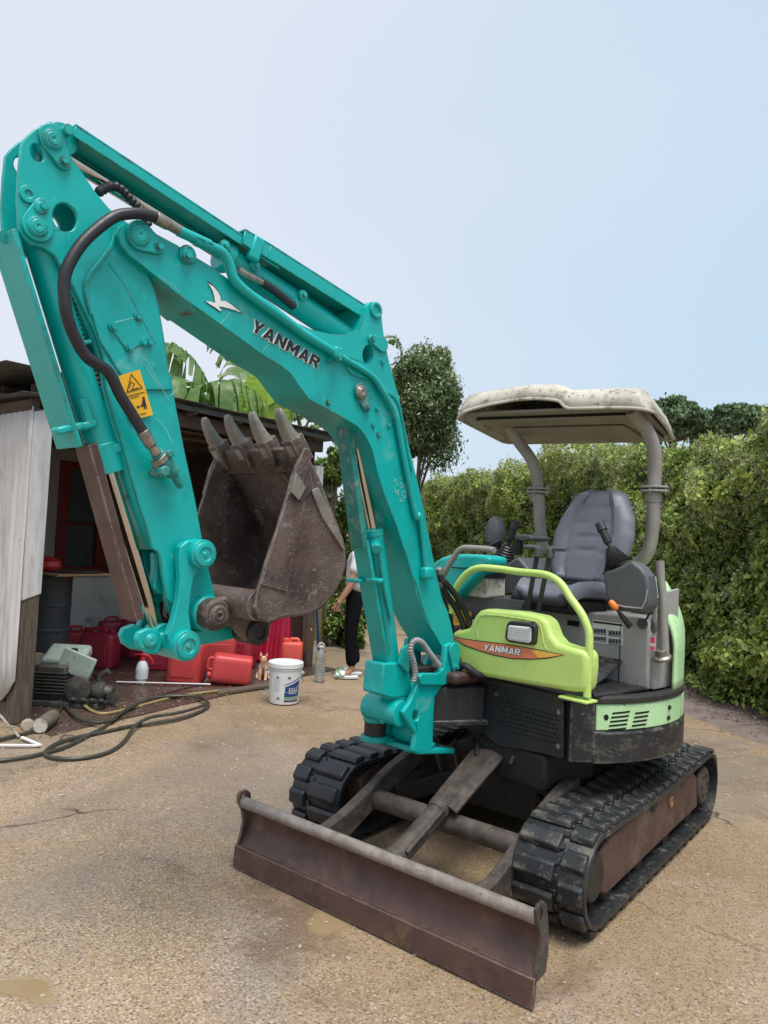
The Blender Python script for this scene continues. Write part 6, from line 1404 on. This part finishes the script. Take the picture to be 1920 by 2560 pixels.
# stick leaning by the cloth
tag(obj('broom_stick', MB().tube([lift(c5, (870, 1850), .05), lift(c5, (935, 1640), .55)], .011, 8), M['board']), 'wooden stick leaning against the far shed post', 'stick')

# ------------------------------------------------------------------ vegetation
def leafmat(name, stops, rough=.5, trans=.25, waxy=.4):
    m = bpy.data.materials.new(name); m.use_nodes = True; t = m.node_tree; N = t.nodes; L = t.links; b = N['Principled BSDF']
    at = N.new('ShaderNodeAttribute'); at.attribute_name = 'tone'; rp_ = N.new('ShaderNodeValToRGB'); cr = rp_.color_ramp
    while len(cr.elements) < len(stops): cr.elements.new(.5)
    for e, (p, c) in zip(cr.elements, stops): e.position = p; e.color = (*c, 1)
    L.new(at.outputs['Fac'], rp_.inputs[0]); L.new(rp_.outputs[0], b.inputs['Base Color']); b.inputs['Roughness'].default_value = rough; b.inputs['Specular IOR Level'].default_value = waxy
    tr = N.new('ShaderNodeBsdfTranslucent'); L.new(rp_.outputs[0], tr.inputs['Color']); ms = N.new('ShaderNodeMixShader'); ms.inputs[0].default_value = trans
    L.new(b.outputs[0], ms.inputs[1]); L.new(tr.outputs[0], ms.inputs[2]); L.new(ms.outputs[0], N['Material Output'].inputs[0]); return m
def leaves(name, P, Nrm, size, tone, mat, parent=None, jit=.9, aspect=.45, droop=0.3, seed=1, origin=None):
    """folded four-cornered leaves: P centres, Nrm mean facing, size length, tone 0..1"""
    g_ = np.random.default_rng(seed); n = len(P); P = np.asarray(P, float); Nn = np.asarray(Nrm, float)
    Nn = Nn+g_.normal(0, jit, (n, 3)); Nn /= np.linalg.norm(Nn, axis=1)[:, None]
    up = np.tile(np.array([0, 0, -1.0]), (n, 1))+g_.normal(0, .9, (n, 3)); ax = up-(up*Nn).sum(1)[:, None]*Nn; ax /= np.linalg.norm(ax, axis=1)[:, None]+1e-9
    sd_ = np.cross(Nn, ax); s = np.asarray(size)[:, None] if np.ndim(size) else size
    base = P-ax*s*.5; tip = P+ax*s*.5-Nn*s*droop*.3; l = P-ax*s*.06+sd_*s*aspect*.5-Nn*s*.08; r = P-ax*s*.06-sd_*s*aspect*.5-Nn*s*.08
    V = np.stack([base, r, tip, l], 1).reshape(-1, 3)
    if origin is not None: V = V-np.array(origin)[None]
    me = bpy.data.meshes.new(name); me.vertices.add(4*n); me.vertices.foreach_set('co', V.ravel())
    idx = np.arange(n)[:, None]*4+np.array([0, 1, 2, 0, 2, 3])[None]
    me.loops.add(6*n); me.loops.foreach_set('vertex_index', idx.ravel().astype(np.int32))
    me.polygons.add(2*n); me.polygons.foreach_set('loop_start', (np.arange(2*n)*3).astype(np.int32)); me.polygons.foreach_set('loop_total', np.full(2*n, 3, np.int32))
    a = me.attributes.new('tone', 'FLOAT', 'FACE'); a.data.foreach_set('value', np.repeat(np.clip(tone, 0, 1), 2).astype(np.float32))
    me.update(calc_edges=True); me.validate(); me.materials.append(mat)
    o = bpy.data.objects.new(name, me); COL.objects.link(o); o.parent = parent; return o
def fbm(x, y, z, sc, seed=0, oct_=3):
    o = np.empty(len(x))
    for i in range(len(x)): o[i] = mnoise.fractal(Vector((x[i]*sc+seed, y[i]*sc, z[i]*sc)), .6, 2.0, oct_)
    return o
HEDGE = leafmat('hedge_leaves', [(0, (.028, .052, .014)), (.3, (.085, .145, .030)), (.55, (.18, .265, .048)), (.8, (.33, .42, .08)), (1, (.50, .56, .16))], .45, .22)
FLOWR = leafmat('hedge_blossom', [(0, (.20, .23, .11)), (.5, (.34, .38, .19)), (1, (.52, .53, .34))], .8, .2, .2)
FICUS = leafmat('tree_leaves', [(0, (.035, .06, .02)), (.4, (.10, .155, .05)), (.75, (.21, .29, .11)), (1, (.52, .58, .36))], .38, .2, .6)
FAR = leafmat('distant_tree_leaves', [(0, (.06, .10, .05)), (.5, (.11, .18, .08)), (1, (.20, .29, .12))], .6, .2)
HA0 = Vector((-2.3, 2.9, 0)); HD = Vector((-.598, -.801, 0)); HN = Vector((.801, -.598, 0))      # along the hedge, outward
hedge = thing('hedge', 'tall dense hedge overgrown with creeper and pale blossom along the far side of the yard', 'hedge', tuple(HA0))
HL = 23.0
def top_h(t): return 2.92+.10*math.sin(t*1.1)+.08*math.sin(t*2.7+1)+.05*math.sin(t*6.1)+.16*math.exp(-((t-2.6)/.8)**2)+.02*t*0+.35*max(0, 1-abs(t-.2)/2.4)
def hpt(n, seed, zlo=0, zhi=1, deep=0.0):
    g_ = np.random.default_rng(seed); t = g_.uniform(-1.0, HL, n); q = g_.uniform(zlo, zhi, n)
    T = np.array([top_h(a) for a in t])
    bul = fbm(t, q*3, t*0, .9, seed=4)*.30+fbm(t, q*3, t*0, 2.8, seed=9)*.11
    # profile: gently leaning face, rounded shoulder, then the flat top
    face = q < .84
    z = np.where(face, .10+(T-.10)*q/.84, T+.0)+0*T
    back = np.where(face, .10*q/.84, .10+(q-.84)/.16*1.1)
    z = np.where(face & (q > .74), z-.04*((q-.74)/.10)**2, z)
    off = bul-back-g_.exponential(.05, n)-deep
    ztop = np.where(face, 0, bul*.5+g_.normal(0, .05, n))
    x = HA0.x+HD.x*t+HN.x*off; y = HA0.y+HD.y*t+HN.y*off; z = z+ztop+g_.normal(0, .02, n)
    nx = np.where(face, HN.x, 0); ny = np.where(face, HN.y, 0); nz_ = np.where(face, .35, 1.0)
    return np.stack([x, y, z], 1), np.stack([nx, ny, nz_], 1), t, q, bul
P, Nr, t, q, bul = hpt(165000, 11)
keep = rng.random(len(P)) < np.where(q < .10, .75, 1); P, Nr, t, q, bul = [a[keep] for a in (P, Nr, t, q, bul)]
tone = .58+.9*bul+.20*rng.normal(size=len(P))*.8+.42*(q-.45)  # leaf colour painted paler towards the lit top, darker in the hollows
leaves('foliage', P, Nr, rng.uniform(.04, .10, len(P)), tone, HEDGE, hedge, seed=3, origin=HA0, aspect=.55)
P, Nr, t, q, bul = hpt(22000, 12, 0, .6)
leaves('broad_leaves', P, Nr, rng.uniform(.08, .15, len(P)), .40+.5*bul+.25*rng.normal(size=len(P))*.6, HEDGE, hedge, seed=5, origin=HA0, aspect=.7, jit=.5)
# blossom in small heads
P, Nr, t, q, bul = hpt(74000, 13, .02, 1)
w_ = np.clip((q-.15)*1.35, .04, 1)*(fbm(P[:, 0], P[:, 1], P[:, 2], 1.6, 20) > -.12)
k_ = rng.random(len(P)) < w_; P = P[k_]; Nr = Nr[k_]; 
Pb = np.repeat(P, 9, 0)+rng.normal(0, .016, (len(P)*9, 3))+np.repeat(Nr*.03, 9, 0); Nb = np.repeat(Nr, 9, 0)
leaves('blossom', Pb, Nb+np.array([0, 0, .8]), rng.uniform(.014, .027, len(Pb)), np.repeat(rng.random(len(P)), 9)*.7+.3*rng.random(len(Pb)), FLOWR, hedge, seed=6, origin=HA0, aspect=.8)
# shaded twigs and mass inside
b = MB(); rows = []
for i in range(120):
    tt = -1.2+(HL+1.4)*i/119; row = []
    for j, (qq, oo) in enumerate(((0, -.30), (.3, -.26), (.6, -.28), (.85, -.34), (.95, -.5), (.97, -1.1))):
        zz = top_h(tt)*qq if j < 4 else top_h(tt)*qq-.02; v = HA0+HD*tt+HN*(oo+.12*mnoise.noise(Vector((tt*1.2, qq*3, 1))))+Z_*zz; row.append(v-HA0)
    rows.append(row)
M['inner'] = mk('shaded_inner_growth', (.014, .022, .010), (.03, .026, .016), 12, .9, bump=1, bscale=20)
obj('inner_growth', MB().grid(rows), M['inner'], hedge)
# bank of soil and litter at the foot of the hedge
rows = []
for i in range(120):
    tt = -1.5+(HL+2)*i/119; row = []
    for j in range(10):
        o_ = -.5+1.25*j/9; hh_ = .16*(1-j/9)**1.2+.025*mnoise.noise(Vector((tt*3, o_*3, 2)))*(1-j/9)
        row.append(HA0+HD*tt+HN*(o_+.10*mnoise.noise(Vector((tt*1.1, 0, 5)))*(j/9))+Z_*(hh_-.004 if j < 9 else -.03))
    rows.append(row)
tag(obj('earth_bank', MB().grid(rows), M['soil']), kind='structure')
g_ = np.random.default_rng(5); n = 9000; tt = g_.uniform(-1.5, HL, n); oo = np.abs(g_.normal(0, .38, n))-.2
Pl = np.stack([HA0.x+HD.x*tt+HN.x*oo, HA0.y+HD.y*tt+HN.y*oo, np.clip(.17-.17*(oo+.5)/1.25, .0, .2)+.012], 1)
LIT = leafmat('leaf_litter', [(0, (.05, .035, .025)), (.5, (.16, .12, .085)), (1, (.34, .28, .21))], .8, .05)
tag(leaves('leaf_litter', Pl, np.tile([0, 0, 1.], (n, 1)), g_.uniform(.02, .06, n), g_.random(n), LIT, seed=8, jit=.35), 'dry leaf litter and stems along the foot of the hedge', 'litter', kind='stuff')
n = 2600; Pw = np.stack([g_.uniform(0, 1, n)]*3, 1); tt = g_.uniform(-1.5, 7, n); oo = g_.uniform(-.35, .25, n)
Pw = np.stack([HA0.x+HD.x*tt+HN.x*oo, HA0.y+HD.y*tt+HN.y*oo, .12+g_.uniform(0, .14, n)], 1)
tag(leaves('weeds', Pw, np.tile([.5, -.4, .9], (n, 1)), g_.uniform(.04, .10, n), g_.uniform(.1, .8, n), HEDGE, seed=18, jit=.9), 'low weeds sprouting at the foot of the hedge', 'weeds', kind='stuff')

def blob_tree(name, label, c, base, radii, n, mat, size, seed, trunk_r=.12, lobes=14, tone0=.45, group=None, droop=False, cat='tree'):
    t_ = thing(name, label, cat, base, group); g_ = np.random.default_rng(seed); c = np.array(c); radii = np.array(radii); Ps, Ns, To = [], [], []
    for k in range(lobes):
        d = g_.normal(size=3); d /= np.linalg.norm(d); cc = c+d*radii*g_.uniform(.25, .80); rr = radii*g_.uniform(.14, .48)*np.array([1, 1, .8]); m_ = n//lobes
        v = g_.normal(size=(m_, 3)); v /= np.linalg.norm(v, axis=1)[:, None]; rad = g_.uniform(.2, 1.0, m_)**.5*(1+.35*np.abs(g_.normal(0, .5, m_)))
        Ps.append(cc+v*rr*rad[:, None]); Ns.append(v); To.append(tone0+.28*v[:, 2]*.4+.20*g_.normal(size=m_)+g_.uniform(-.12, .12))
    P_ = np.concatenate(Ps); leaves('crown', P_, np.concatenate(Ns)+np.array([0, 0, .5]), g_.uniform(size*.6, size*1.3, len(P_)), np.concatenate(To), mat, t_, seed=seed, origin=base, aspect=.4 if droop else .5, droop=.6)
    b0_ = Vector(base); tp = Vector(c.tolist())-b0_
    obj('trunk', MB().tube(cat_rom([(0, 0, -.1), (tp.x*.2+.08, tp.y*.2, tp.z*.35), (tp.x*.7, tp.y*.7, tp.z*.7), tp], 5), [trunk_r*(1-.04*i) for i in range(16)], 10), M['bark'], t_)
    for k in range(7):
        d = g_.normal(size=3); d[2] = abs(d[2])*.7; d /= np.linalg.norm(d); e = tp+Vector((d*radii*.75).tolist()); s0 = tp*(.55+.05*k)
        obj('limb', MB().tube(cat_rom([s0, s0.lerp(e, .5)+Vector((0, 0, .08)), e], 4), [trunk_r*.45*(1-.09*i) for i in range(9)], 7), M['bark'], t_)
    return t_
def at_dist(p, dist):        # point of the photograph at a horizontal distance from the camera
    d = ray(p); k = dist/math.hypot(d.x, d.y); return CPOS+d*k
# round drooping tree behind the hedge
c_ = at_dist((912, 868), 14.5); bs = (c_.x, c_.y, 0)
px = 14.5/1586
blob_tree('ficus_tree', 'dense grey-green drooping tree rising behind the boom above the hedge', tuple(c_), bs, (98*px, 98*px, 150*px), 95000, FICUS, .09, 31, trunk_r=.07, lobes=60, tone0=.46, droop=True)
# far trees at the right edge
for k, (x, y, dd, rx, rz_, lab) in enumerate(((1450, 905, 34, 62, 46, 'distant dark tree directly behind the right end of the canopy roof'), (1530, 918, 36, 58, 38, 'low distant tree right of the canopy roof'), (1600, 905, 33, 55, 38, 'distant tree with spiky shoots near the right edge of the photo'), (1668, 930, 36, 60, 42, 'distant tree cut by the right edge of the photo'), (1390, 930, 38, 60, 40, 'distant tree low behind the canopy roof'))):
    c_ = at_dist((x, y), dd); p_ = dd/1586
    blob_tree('distant_tree', lab, tuple(c_), (c_.x, c_.y, 0), (rx*p_, rx*p_, rz_*p_), 16000, FAR, .24, 50+k, trunk_r=.12, lobes=30, tone0=.45, group='trees beyond the hedge')
# banana plants behind the shed
BAN = mk('banana_leaf', (.075, .16, .032), (.15, .26, .065), 7, .35, .5, bump=.6, bscale=30, spots=[((.34, .40, .20), 6, .60, .12, .5), ((.17, .12, .05), 11, .68, .05, .8)])
BANY = mk('young_banana_leaf', (.32, .50, .05), (.38, .56, .08), 5, .35, .45, bump=.2)
for m_ in (BAN, BANY):
    N = m_.node_tree.nodes; L = m_.node_tree.links; pb_ = N['Principled BSDF']; tr = N.new('ShaderNodeBsdfTranslucent'); ms = N.new('ShaderNodeMixShader'); ms.inputs[0].default_value = .35
    src = pb_.inputs['Base Color'].links[0].from_socket; L.new(src, tr.inputs['Color']); L.new(pb_.outputs[0], ms.inputs[1]); L.new(tr.outputs[0], ms.inputs[2]); L.new(ms.outputs[0], N['Material Output'].inputs[0])
def banana_leaf(parent, path, wid, mat, seed, side=None, sag=.5, tears=.35, org=Vector()):
    """path: midrib points; blade on both sides split into strips that hang down"""
    rs = random.Random(seed); P_ = cat_rom(path, 14); n = len(P_); b = MB(); acc = [0]
    for i in range(1, n): acc.append(acc[-1]+(P_[i]-P_[i-1]).length)
    Lh = acc[-1]
    for s in (-1, 1):
        start = 0
        while start < n-1:
            end = min(n-1, start+rs.choice([1, 1, 2, 2, 3, 4, 6])); sg = sag*rs.uniform(.45, 1.5); gap = tears*rs.random()
            rows = []
            for i in range(start, end+1):
                tt = acc[i]/Lh; d = (P_[min(i+1, n-1)]-P_[max(i-1, 0)]).normalized()
                sd_ = side.cross(d) if False else d.cross(side or Z_).normalized(); w2 = wid*max(.04, math.sin(math.pi*min(1, .06+tt*.93))**.55)*(1-.15*tt)
                up_l = sd_.cross(d).normalized(); up_l = up_l if up_l.z > 0 else -up_l; row = []
                shrink = gap*((i-start)/max(1, end-start)-.5)
                for j in range(5):
                    u_ = j/4; o_ = sd_*(s*w2*u_*(1-.25*sg*u_))+up_l*(w2*.22*u_)-Z_*(w2*sg*u_*u_*.9)+d*(w2*.30*u_-shrink*w2*u_*1.6)
                    row.append(P_[i]+o_+up_l*(.006*math.sin(i*2.1)*u_)-org)
                rows.append(row)
            if len(rows) > 1: b.grid(rows)
            start = end
    b.tube([p-org for p in P_], [.018*(1-.8*i/n) for i in range(n)], 6)
    o = obj('leaf', b, mat, parent, ang=60); return o
def bleaf(parent, pts, wid, seed, dist, mat=BAN, sag=.5, side=None, org=Vector()):
    ds = dist if isinstance(dist, (list, tuple)) else [dist]*len(pts)
    return banana_leaf(parent, [at_dist(p, d) for p, d in zip(pts, ds)], wid, mat, seed, side, sag, org=org)
def banana(label, stem_px, dist, lvs, top_y):
    q = at_dist((stem_px, top_y), dist); t_ = thing('banana_plant', label, 'banana plant', (q.x, q.y, 0), 'banana plants behind the shed'); org = Vector((q.x, q.y, 0))
    obj('stem', MB().tube([(0, 0, 0), (.02, 0, q.z*.5), (0, 0, q.z)], [.13, .11, .07], 14), M['stalk'], t_)
    for k, (pts, wid, mt_, sag, dd) in enumerate(lvs): bleaf(t_, pts, wid, hash((stem_px, k)) % 999, dd or dist, mt_, sag, org=org)
tow = Vector((-cfw.x, -cfw.y, 0))
banana('tall banana plant seen through the boom arch, torn leaves arching left', 470, 12.6, [
    ([(480, 920), (445, 820), (405, 765), (360, 742), (310, 745), (270, 775)], .62, BAN, 1.16, None),
    ([(480, 920), (430, 850), (380, 815), (330, 815), (280, 850)], .55, BAN, 1.23, [12.6, 12.3, 12, 12, 12]),
    ([(495, 915), (520, 850), (515, 800), (495, 765), (450, 740)], .50, BAN, 0.96, [12.6, 12.9, 13.2, 13.5, 13.8]),
    ([(470, 930), (425, 880), (440, 835), (490, 822), (545, 842), (570, 870)], .62, BAN, 1.50, [12.2, 12, 11.8, 11.8, 11.8, 11.8]),
    ([(475, 935), (410, 900), (360, 875), (300, 890)], .50, BAN, 1.23, None),
    ([(480, 940), (440, 900), (390, 890), (350, 920)], .45, BAN, 1.23, [12.2, 12, 11.9, 11.8]),
    ([(480, 920), (510, 880), (560, 850), (610, 870)], .45, BAN, 1.23, [12.8, 13, 13.3, 13.5]),
    ([(480, 940), (520, 890), (590, 875), (640, 890)], .45, BAN, 1.09, None)], 970)
q_ = thing('banana_plant', 'young banana plant with a bright yellow-green upright leaf behind the shed roof', 'banana plant', tuple(at_dist((577, 1050), 12.0)*1), 'banana plants behind the shed')
q_.location.z = 0; og = Vector(q_.location)
obj('stem', MB().tube([(0, 0, 0), (0, 0, 2.2)], [.09, .05], 12), M['stalk'], q_)
banana_leaf(q_, [at_dist(p, 12.0) for p in ((577, 960), (577, 900), (576, 850), (572, 795))], .50, BANY, 5, side=Vector((cfw.x, cfw.y, 0)), sag=.0, tears=.0, org=og)
banana_leaf(q_, [at_dist(p, 12.2) for p in ((577, 960), (600, 900), (640, 885), (690, 905))], .30, BAN, 6, sag=.7, org=og)
banana('banana plant behind the right end of the shed roof, broad rounded leaves', 650, 12.2, [
    ([(650, 960), (640, 895), (615, 870), (570, 880)], .46, BAN, .5, None),
    ([(650, 960), (670, 905), (700, 900), (740, 930)], .34, BAN, .6, None),
    ([(650, 960), (665, 925), (700, 925), (725, 960)], .30, BAN, .6, [12, 11.8, 11.8, 11.8])], 970)
banana('banana plant between the shed post and the boom cylinder, hanging folded leaves', 712, 11.2, [
    ([(705, 1010), (712, 985), (735, 1010), (752, 1060), (760, 1120)], .34, BAN, 1.0, None),
    ([(700, 1015), (695, 990), (700, 1020), (712, 1080), (730, 1140)], .32, BAN, 1.0, [11.2, 11, 10.8, 10.8, 10.8])], 1005)
banana('banana plant with one leaf tip showing above the ficus tree', 862, 16.5, [
    ([(870, 860), (868, 790), (862, 740), (840, 728), (800, 740)], .42, BAN, .7, None),
    ([(870, 860), (880, 780), (890, 750), (905, 745)], .3, BAN, .5, None)], 880)
# shrubs in the gap between shed and hedge; the lowest is added to darken it
for k, (x, y, dd, rx, rz_, lab) in enumerate(((724, 1010, 10.6, 36, 52, 'leafy shrub beside the far shed post under the boom'), (490, 900, 14.5, 190, 48, 'bush behind the bananas above the shed roof'), (742, 1200, 11.8, 62, 215, 'dark leafy bush behind the standing person'), (752, 1345, 10.6, 62, 92, 'low bush added to darken the gap right of the shed post'))):
    c_ = at_dist((x, y), dd); p_ = dd/1586
    blob_tree('shrub', lab, tuple(c_), (c_.x, c_.y, 0), (rx*p_, rx*p_, rz_*p_), 14000 if k != 1 else 12000, HEDGE, .075, 80+k, trunk_r=.04, lobes=14, tone0=.38, cat='shrub', group='shrubs around the shed')

g2_ = np.random.default_rng(41); n = 1500; aa = g2_.uniform(-.2, 2.4, n); dd_ = g2_.normal(.1, .45, n)
Pq = np.array([list(S(a_, d_, .016)) for a_, d_ in zip(aa, dd_)])
tag(leaves('floor_litter', Pq, np.tile([0, 0, 1.], (n, 1)), g2_.uniform(.008, .035, n), g2_.random(n), LIT, seed=9, jit=.3), 'crumbs, dry leaves and scraps on the shed threshold', 'litter', kind='stuff')
# ------------------------------------------------------------------ person walking behind the machine
def skin_body(name, verts, edges, radii, mat, parent, sub=2, root=0, org=Vector()):
    me = bpy.data.meshes.new(name); me.from_pydata([tuple(Vector(v)-org) for v in verts], edges, []); o = bpy.data.objects.new(name, me); COL.objects.link(o); o.parent = parent
    md = o.modifiers.new('skin', 'SKIN'); md.use_smooth_shade = True
    for i, r_ in enumerate(radii): me.skin_vertices[0].data[i].radius = r_ if isinstance(r_, tuple) else (r_, r_); me.skin_vertices[0].data[i].use_root = (i in (root if isinstance(root, tuple) else (root,)))
    sb_ = o.modifiers.new('sub', 'SUBSURF'); sb_.levels = sub; sb_.render_levels = sub; me.materials.append(mat); return o
g = G(757, 1462); PE = thing('person', 'person in white T-shirt, black trousers and white slippers standing behind the boom, facing left', 'person', (g.x, g.y, 0))
F_ = -rgt.copy()*.94-bk_*.0+bk_*-.10; F_.normalize(); Sd = Vector((-F_.y, F_.x, 0)); Sd = Sd if Sd.dot(tow) > 0 else -Sd     # facing, and the side nearer to the camera
def pp_(f, s, z): return F_*f+Sd*s+Z_*z
# legs and hips (trousers)
skin_body('trousers', [pp_(0, 0, .93), pp_(0, .09, .88), pp_(.03, .10, .50), pp_(0, .10, .12), pp_(0, -.09, .88), pp_(.02, -.11, .50), pp_(-.06, -.11, .12), pp_(-.01, 0, 1.02)],
    [(0, 1), (1, 2), (2, 3), (0, 4), (4, 5), (5, 6), (0, 7)], [.13, .10, .078, .066, .10, .078, .066, .13], M['trousers'], PE)
skin_body('shirt', [pp_(-.01, 0, .93), pp_(-.02, 0, 1.10), pp_(-.03, 0, 1.28), pp_(-.03, 0, 1.39), pp_(-.02, 0, 1.45), pp_(-.03, .16, 1.37), pp_(.02, .21, 1.24), pp_(.035, .215, 1.16), pp_(-.03, -.16, 1.37), pp_(-.04, -.21, 1.22), pp_(-.04, -.215, 1.15)],
    [(0, 1), (1, 2), (2, 3), (3, 4), (3, 5), (5, 6), (6, 7), (3, 8), (8, 9), (9, 10)], [(.155, .135), .145, .155, .12, .07, .075, .072, .075, .075, .07, .072], M['tshirt'], PE)
skin_body('body', [pp_(-.01, 0, 1.30), pp_(-.01, 0, 1.46), pp_(.015, 0, 1.53), pp_(.03, 0, 1.60), pp_(.015, 0, 1.66), pp_(0, .19, 1.33), pp_(.04, .215, 1.16), pp_(.07, .22, 1.03), pp_(.17, .20, .86), pp_(.19, .20, .82), pp_(-.03, -.19, 1.33), pp_(-.05, -.22, 1.12), pp_(-.02, -.22, 1.00), pp_(.10, -.21, .86), pp_(.01, .10, .30), pp_(0, .10, .09), pp_(.06, .105, .05), pp_(.15, .11, .035), pp_(-.06, -.11, .09), pp_(.02, -.11, .04), pp_(.10, -.11, .03)],
    [(0, 1), (1, 2), (2, 3), (3, 4), (0, 5), (5, 6), (6, 7), (7, 8), (8, 9), (0, 10), (10, 11), (11, 12), (12, 13), (14, 15), (15, 16), (16, 17), (18, 19), (19, 20)],
    [.09, .052, .065, .088, .07, .05, .046, .042, .028, .034, .05, .044, .036, .028, .05, .036, .038, .028, .036, .036, .026], M['skin'], PE, root=(0, 14, 18))
hb = MB()
for k in range(4):
    rt = pp_(.185+.012*k, .205-.012*k, .815-.004*k); ln = (.070, .078, .074, .058)[k]
    c1_ = rt+F_*.012*k-Z_*ln*.45+Sd*(-.006*k); obj('finger', MB().tube([rt, c1_, c1_+F_*(-.014)-Z_*ln*.45], [.0095, .0088, .0065], 8), M['skin'], PE)
rt = pp_(.20, .185, .835); obj('thumb', MB().tube([rt, rt+F_*.025-Z_*.025-Sd*.012, rt+F_*.030-Z_*.055-Sd*.008], [.011, .0095, .007], 8), M['skin'], PE)
def ball(c, r, n=16, sq=(1, 1, 1)): 
    b = MB(); vs = []; 
    for i in range(n+1):
        a = math.pi*i/n
        for j in range(n): bb_ = 2*math.pi*j/n; vs.append(Vector(c)+F_*(r*sq[0]*math.sin(a)*math.cos(bb_))+Sd*(r*sq[1]*math.sin(a)*math.sin(bb_))+Z_*(r*sq[2]*math.cos(a)))
    return b.add(vs, [(i*n+j, i*n+(j+1) % n, (i+1)*n+(j+1) % n, (i+1)*n+j) for i in range(n) for j in range(n)])
hr = obj('hair', ball(pp_(.002, 0, 1.625), .100, 20, (1.03, .88, 1.05)), M['hair'], PE)
tx = bpy.data.textures.new('hairnoise', 'CLOUDS'); tx.noise_scale = .03; dm = hr.modifiers.new('d', 'DISPLACE'); dm.texture = tx; dm.strength = .02
obj('nose', ball(pp_(.118, 0, 1.585), .015, 8), M['skin'], PE)
obj('ear', ball(pp_(.015, .088, 1.585), .028, 10, (.7, .35, 1.1)), M['skin'], PE)
for s in (-1, 1): obj('eye', ball(pp_(.098, s*.032, 1.605), .010, 8), M['hair'], PE)
obj('mouth', ball(pp_(.100, 0, 1.545), .014, 8, (.5, 1.3, .4)), M['skin'], PE)
for (f, s) in ((.055, .105), (0.0, -.11)):
    sl_ = obj('slipper', MB().prism([pp_(f+.14*math.cos(a)*(1), s+.052*math.sin(a), .002) for a in [2*math.pi*k/20 for k in range(20)]], Z_*.034), M['white'], PE, bevel=.008)
    rows = [[pp_(f+.02+.10*i/6, s+.055*math.cos(math.pi*j/8), .03+.062*math.sin(math.pi*j/8)*(1-.35*i/6)) for j in range(9)] for i in range(7)]
    obj('slipper_strap', MB().grid(rows), M['white'], sl_, solid=.006)
    obj('strap_print', MB().grid([[pp_(f+.05+.03*i/3+.012*j, s+.058*math.cos(math.pi*j/8), .034+.064*math.sin(math.pi*j/8)*(1-.2*i/3)) for j in range(9)] for i in range(3)]), M['print_green'], sl_)

# ------------------------------------------------------------------ kitten
g = G(569, 1468); CT_ = thing('kitten', 'ginger and white kitten sitting between the lying jerrycan and the paint bucket', 'cat', (g.x, g.y, 0))
k1 = tow.normalized(); k2 = Vector((-k1.y, k1.x, 0))
def kp(f, s, z): return k1*f+k2*s+Z_*z
kb = skin_body('body', [kp(-.06, 0, .06), kp(-.02, 0, .12), kp(.03, 0, .17), kp(.05, 0, .205), kp(.065, 0, .235), kp(.09, 0, .230), kp(.045, .032, .13), kp(.06, .030, .06), kp(.07, .030, .012), kp(.085, .030, .010), kp(.045, -.032, .13), kp(.06, -.030, .06), kp(.07, -.030, .012), kp(.085, -.030, .010), kp(-.04, .055, .05), kp(.0, .065, .02), kp(.03, .065, .012), kp(-.04, -.055, .05), kp(.0, -.065, .02), kp(.03, -.065, .012), kp(-.12, .03, .03), kp(-.13, .10, .02), kp(-.07, .14, .018)],
    [(0, 1), (1, 2), (2, 3), (3, 4), (4, 5), (2, 6), (6, 7), (7, 8), (8, 9), (2, 10), (10, 11), (11, 12), (12, 13), (0, 14), (14, 15), (15, 16), (0, 17), (17, 18), (18, 19), (0, 20), (20, 21), (21, 22)],
    [.062, .058, .045, .035, .046, .022, .022, .016, .015, .014, .022, .016, .015, .014, .04, .026, .015, .04, .026, .015, .018, .013, .010], M['fur'], CT_)
for s in (-1, 1):
    obj('ear', MB().prism([kp(.055, s*.012, .262), kp(.055, s*.044, .256), kp(.050, s*.036, .300)], k1*.008), M['fur'], CT_, bevel=.002)
    obj('eye', MB().lathe([(.0065, 0), (.004, .004), (.0005, .005)], kp(.098, s*.018, .244), k1, 10), M['hair'], CT_)
obj('nose', MB().lathe([(.005, 0), (.003, .004), (.0005, .005)], kp(.111, 0, .232), k1, 8), M['print_pink'], CT_)
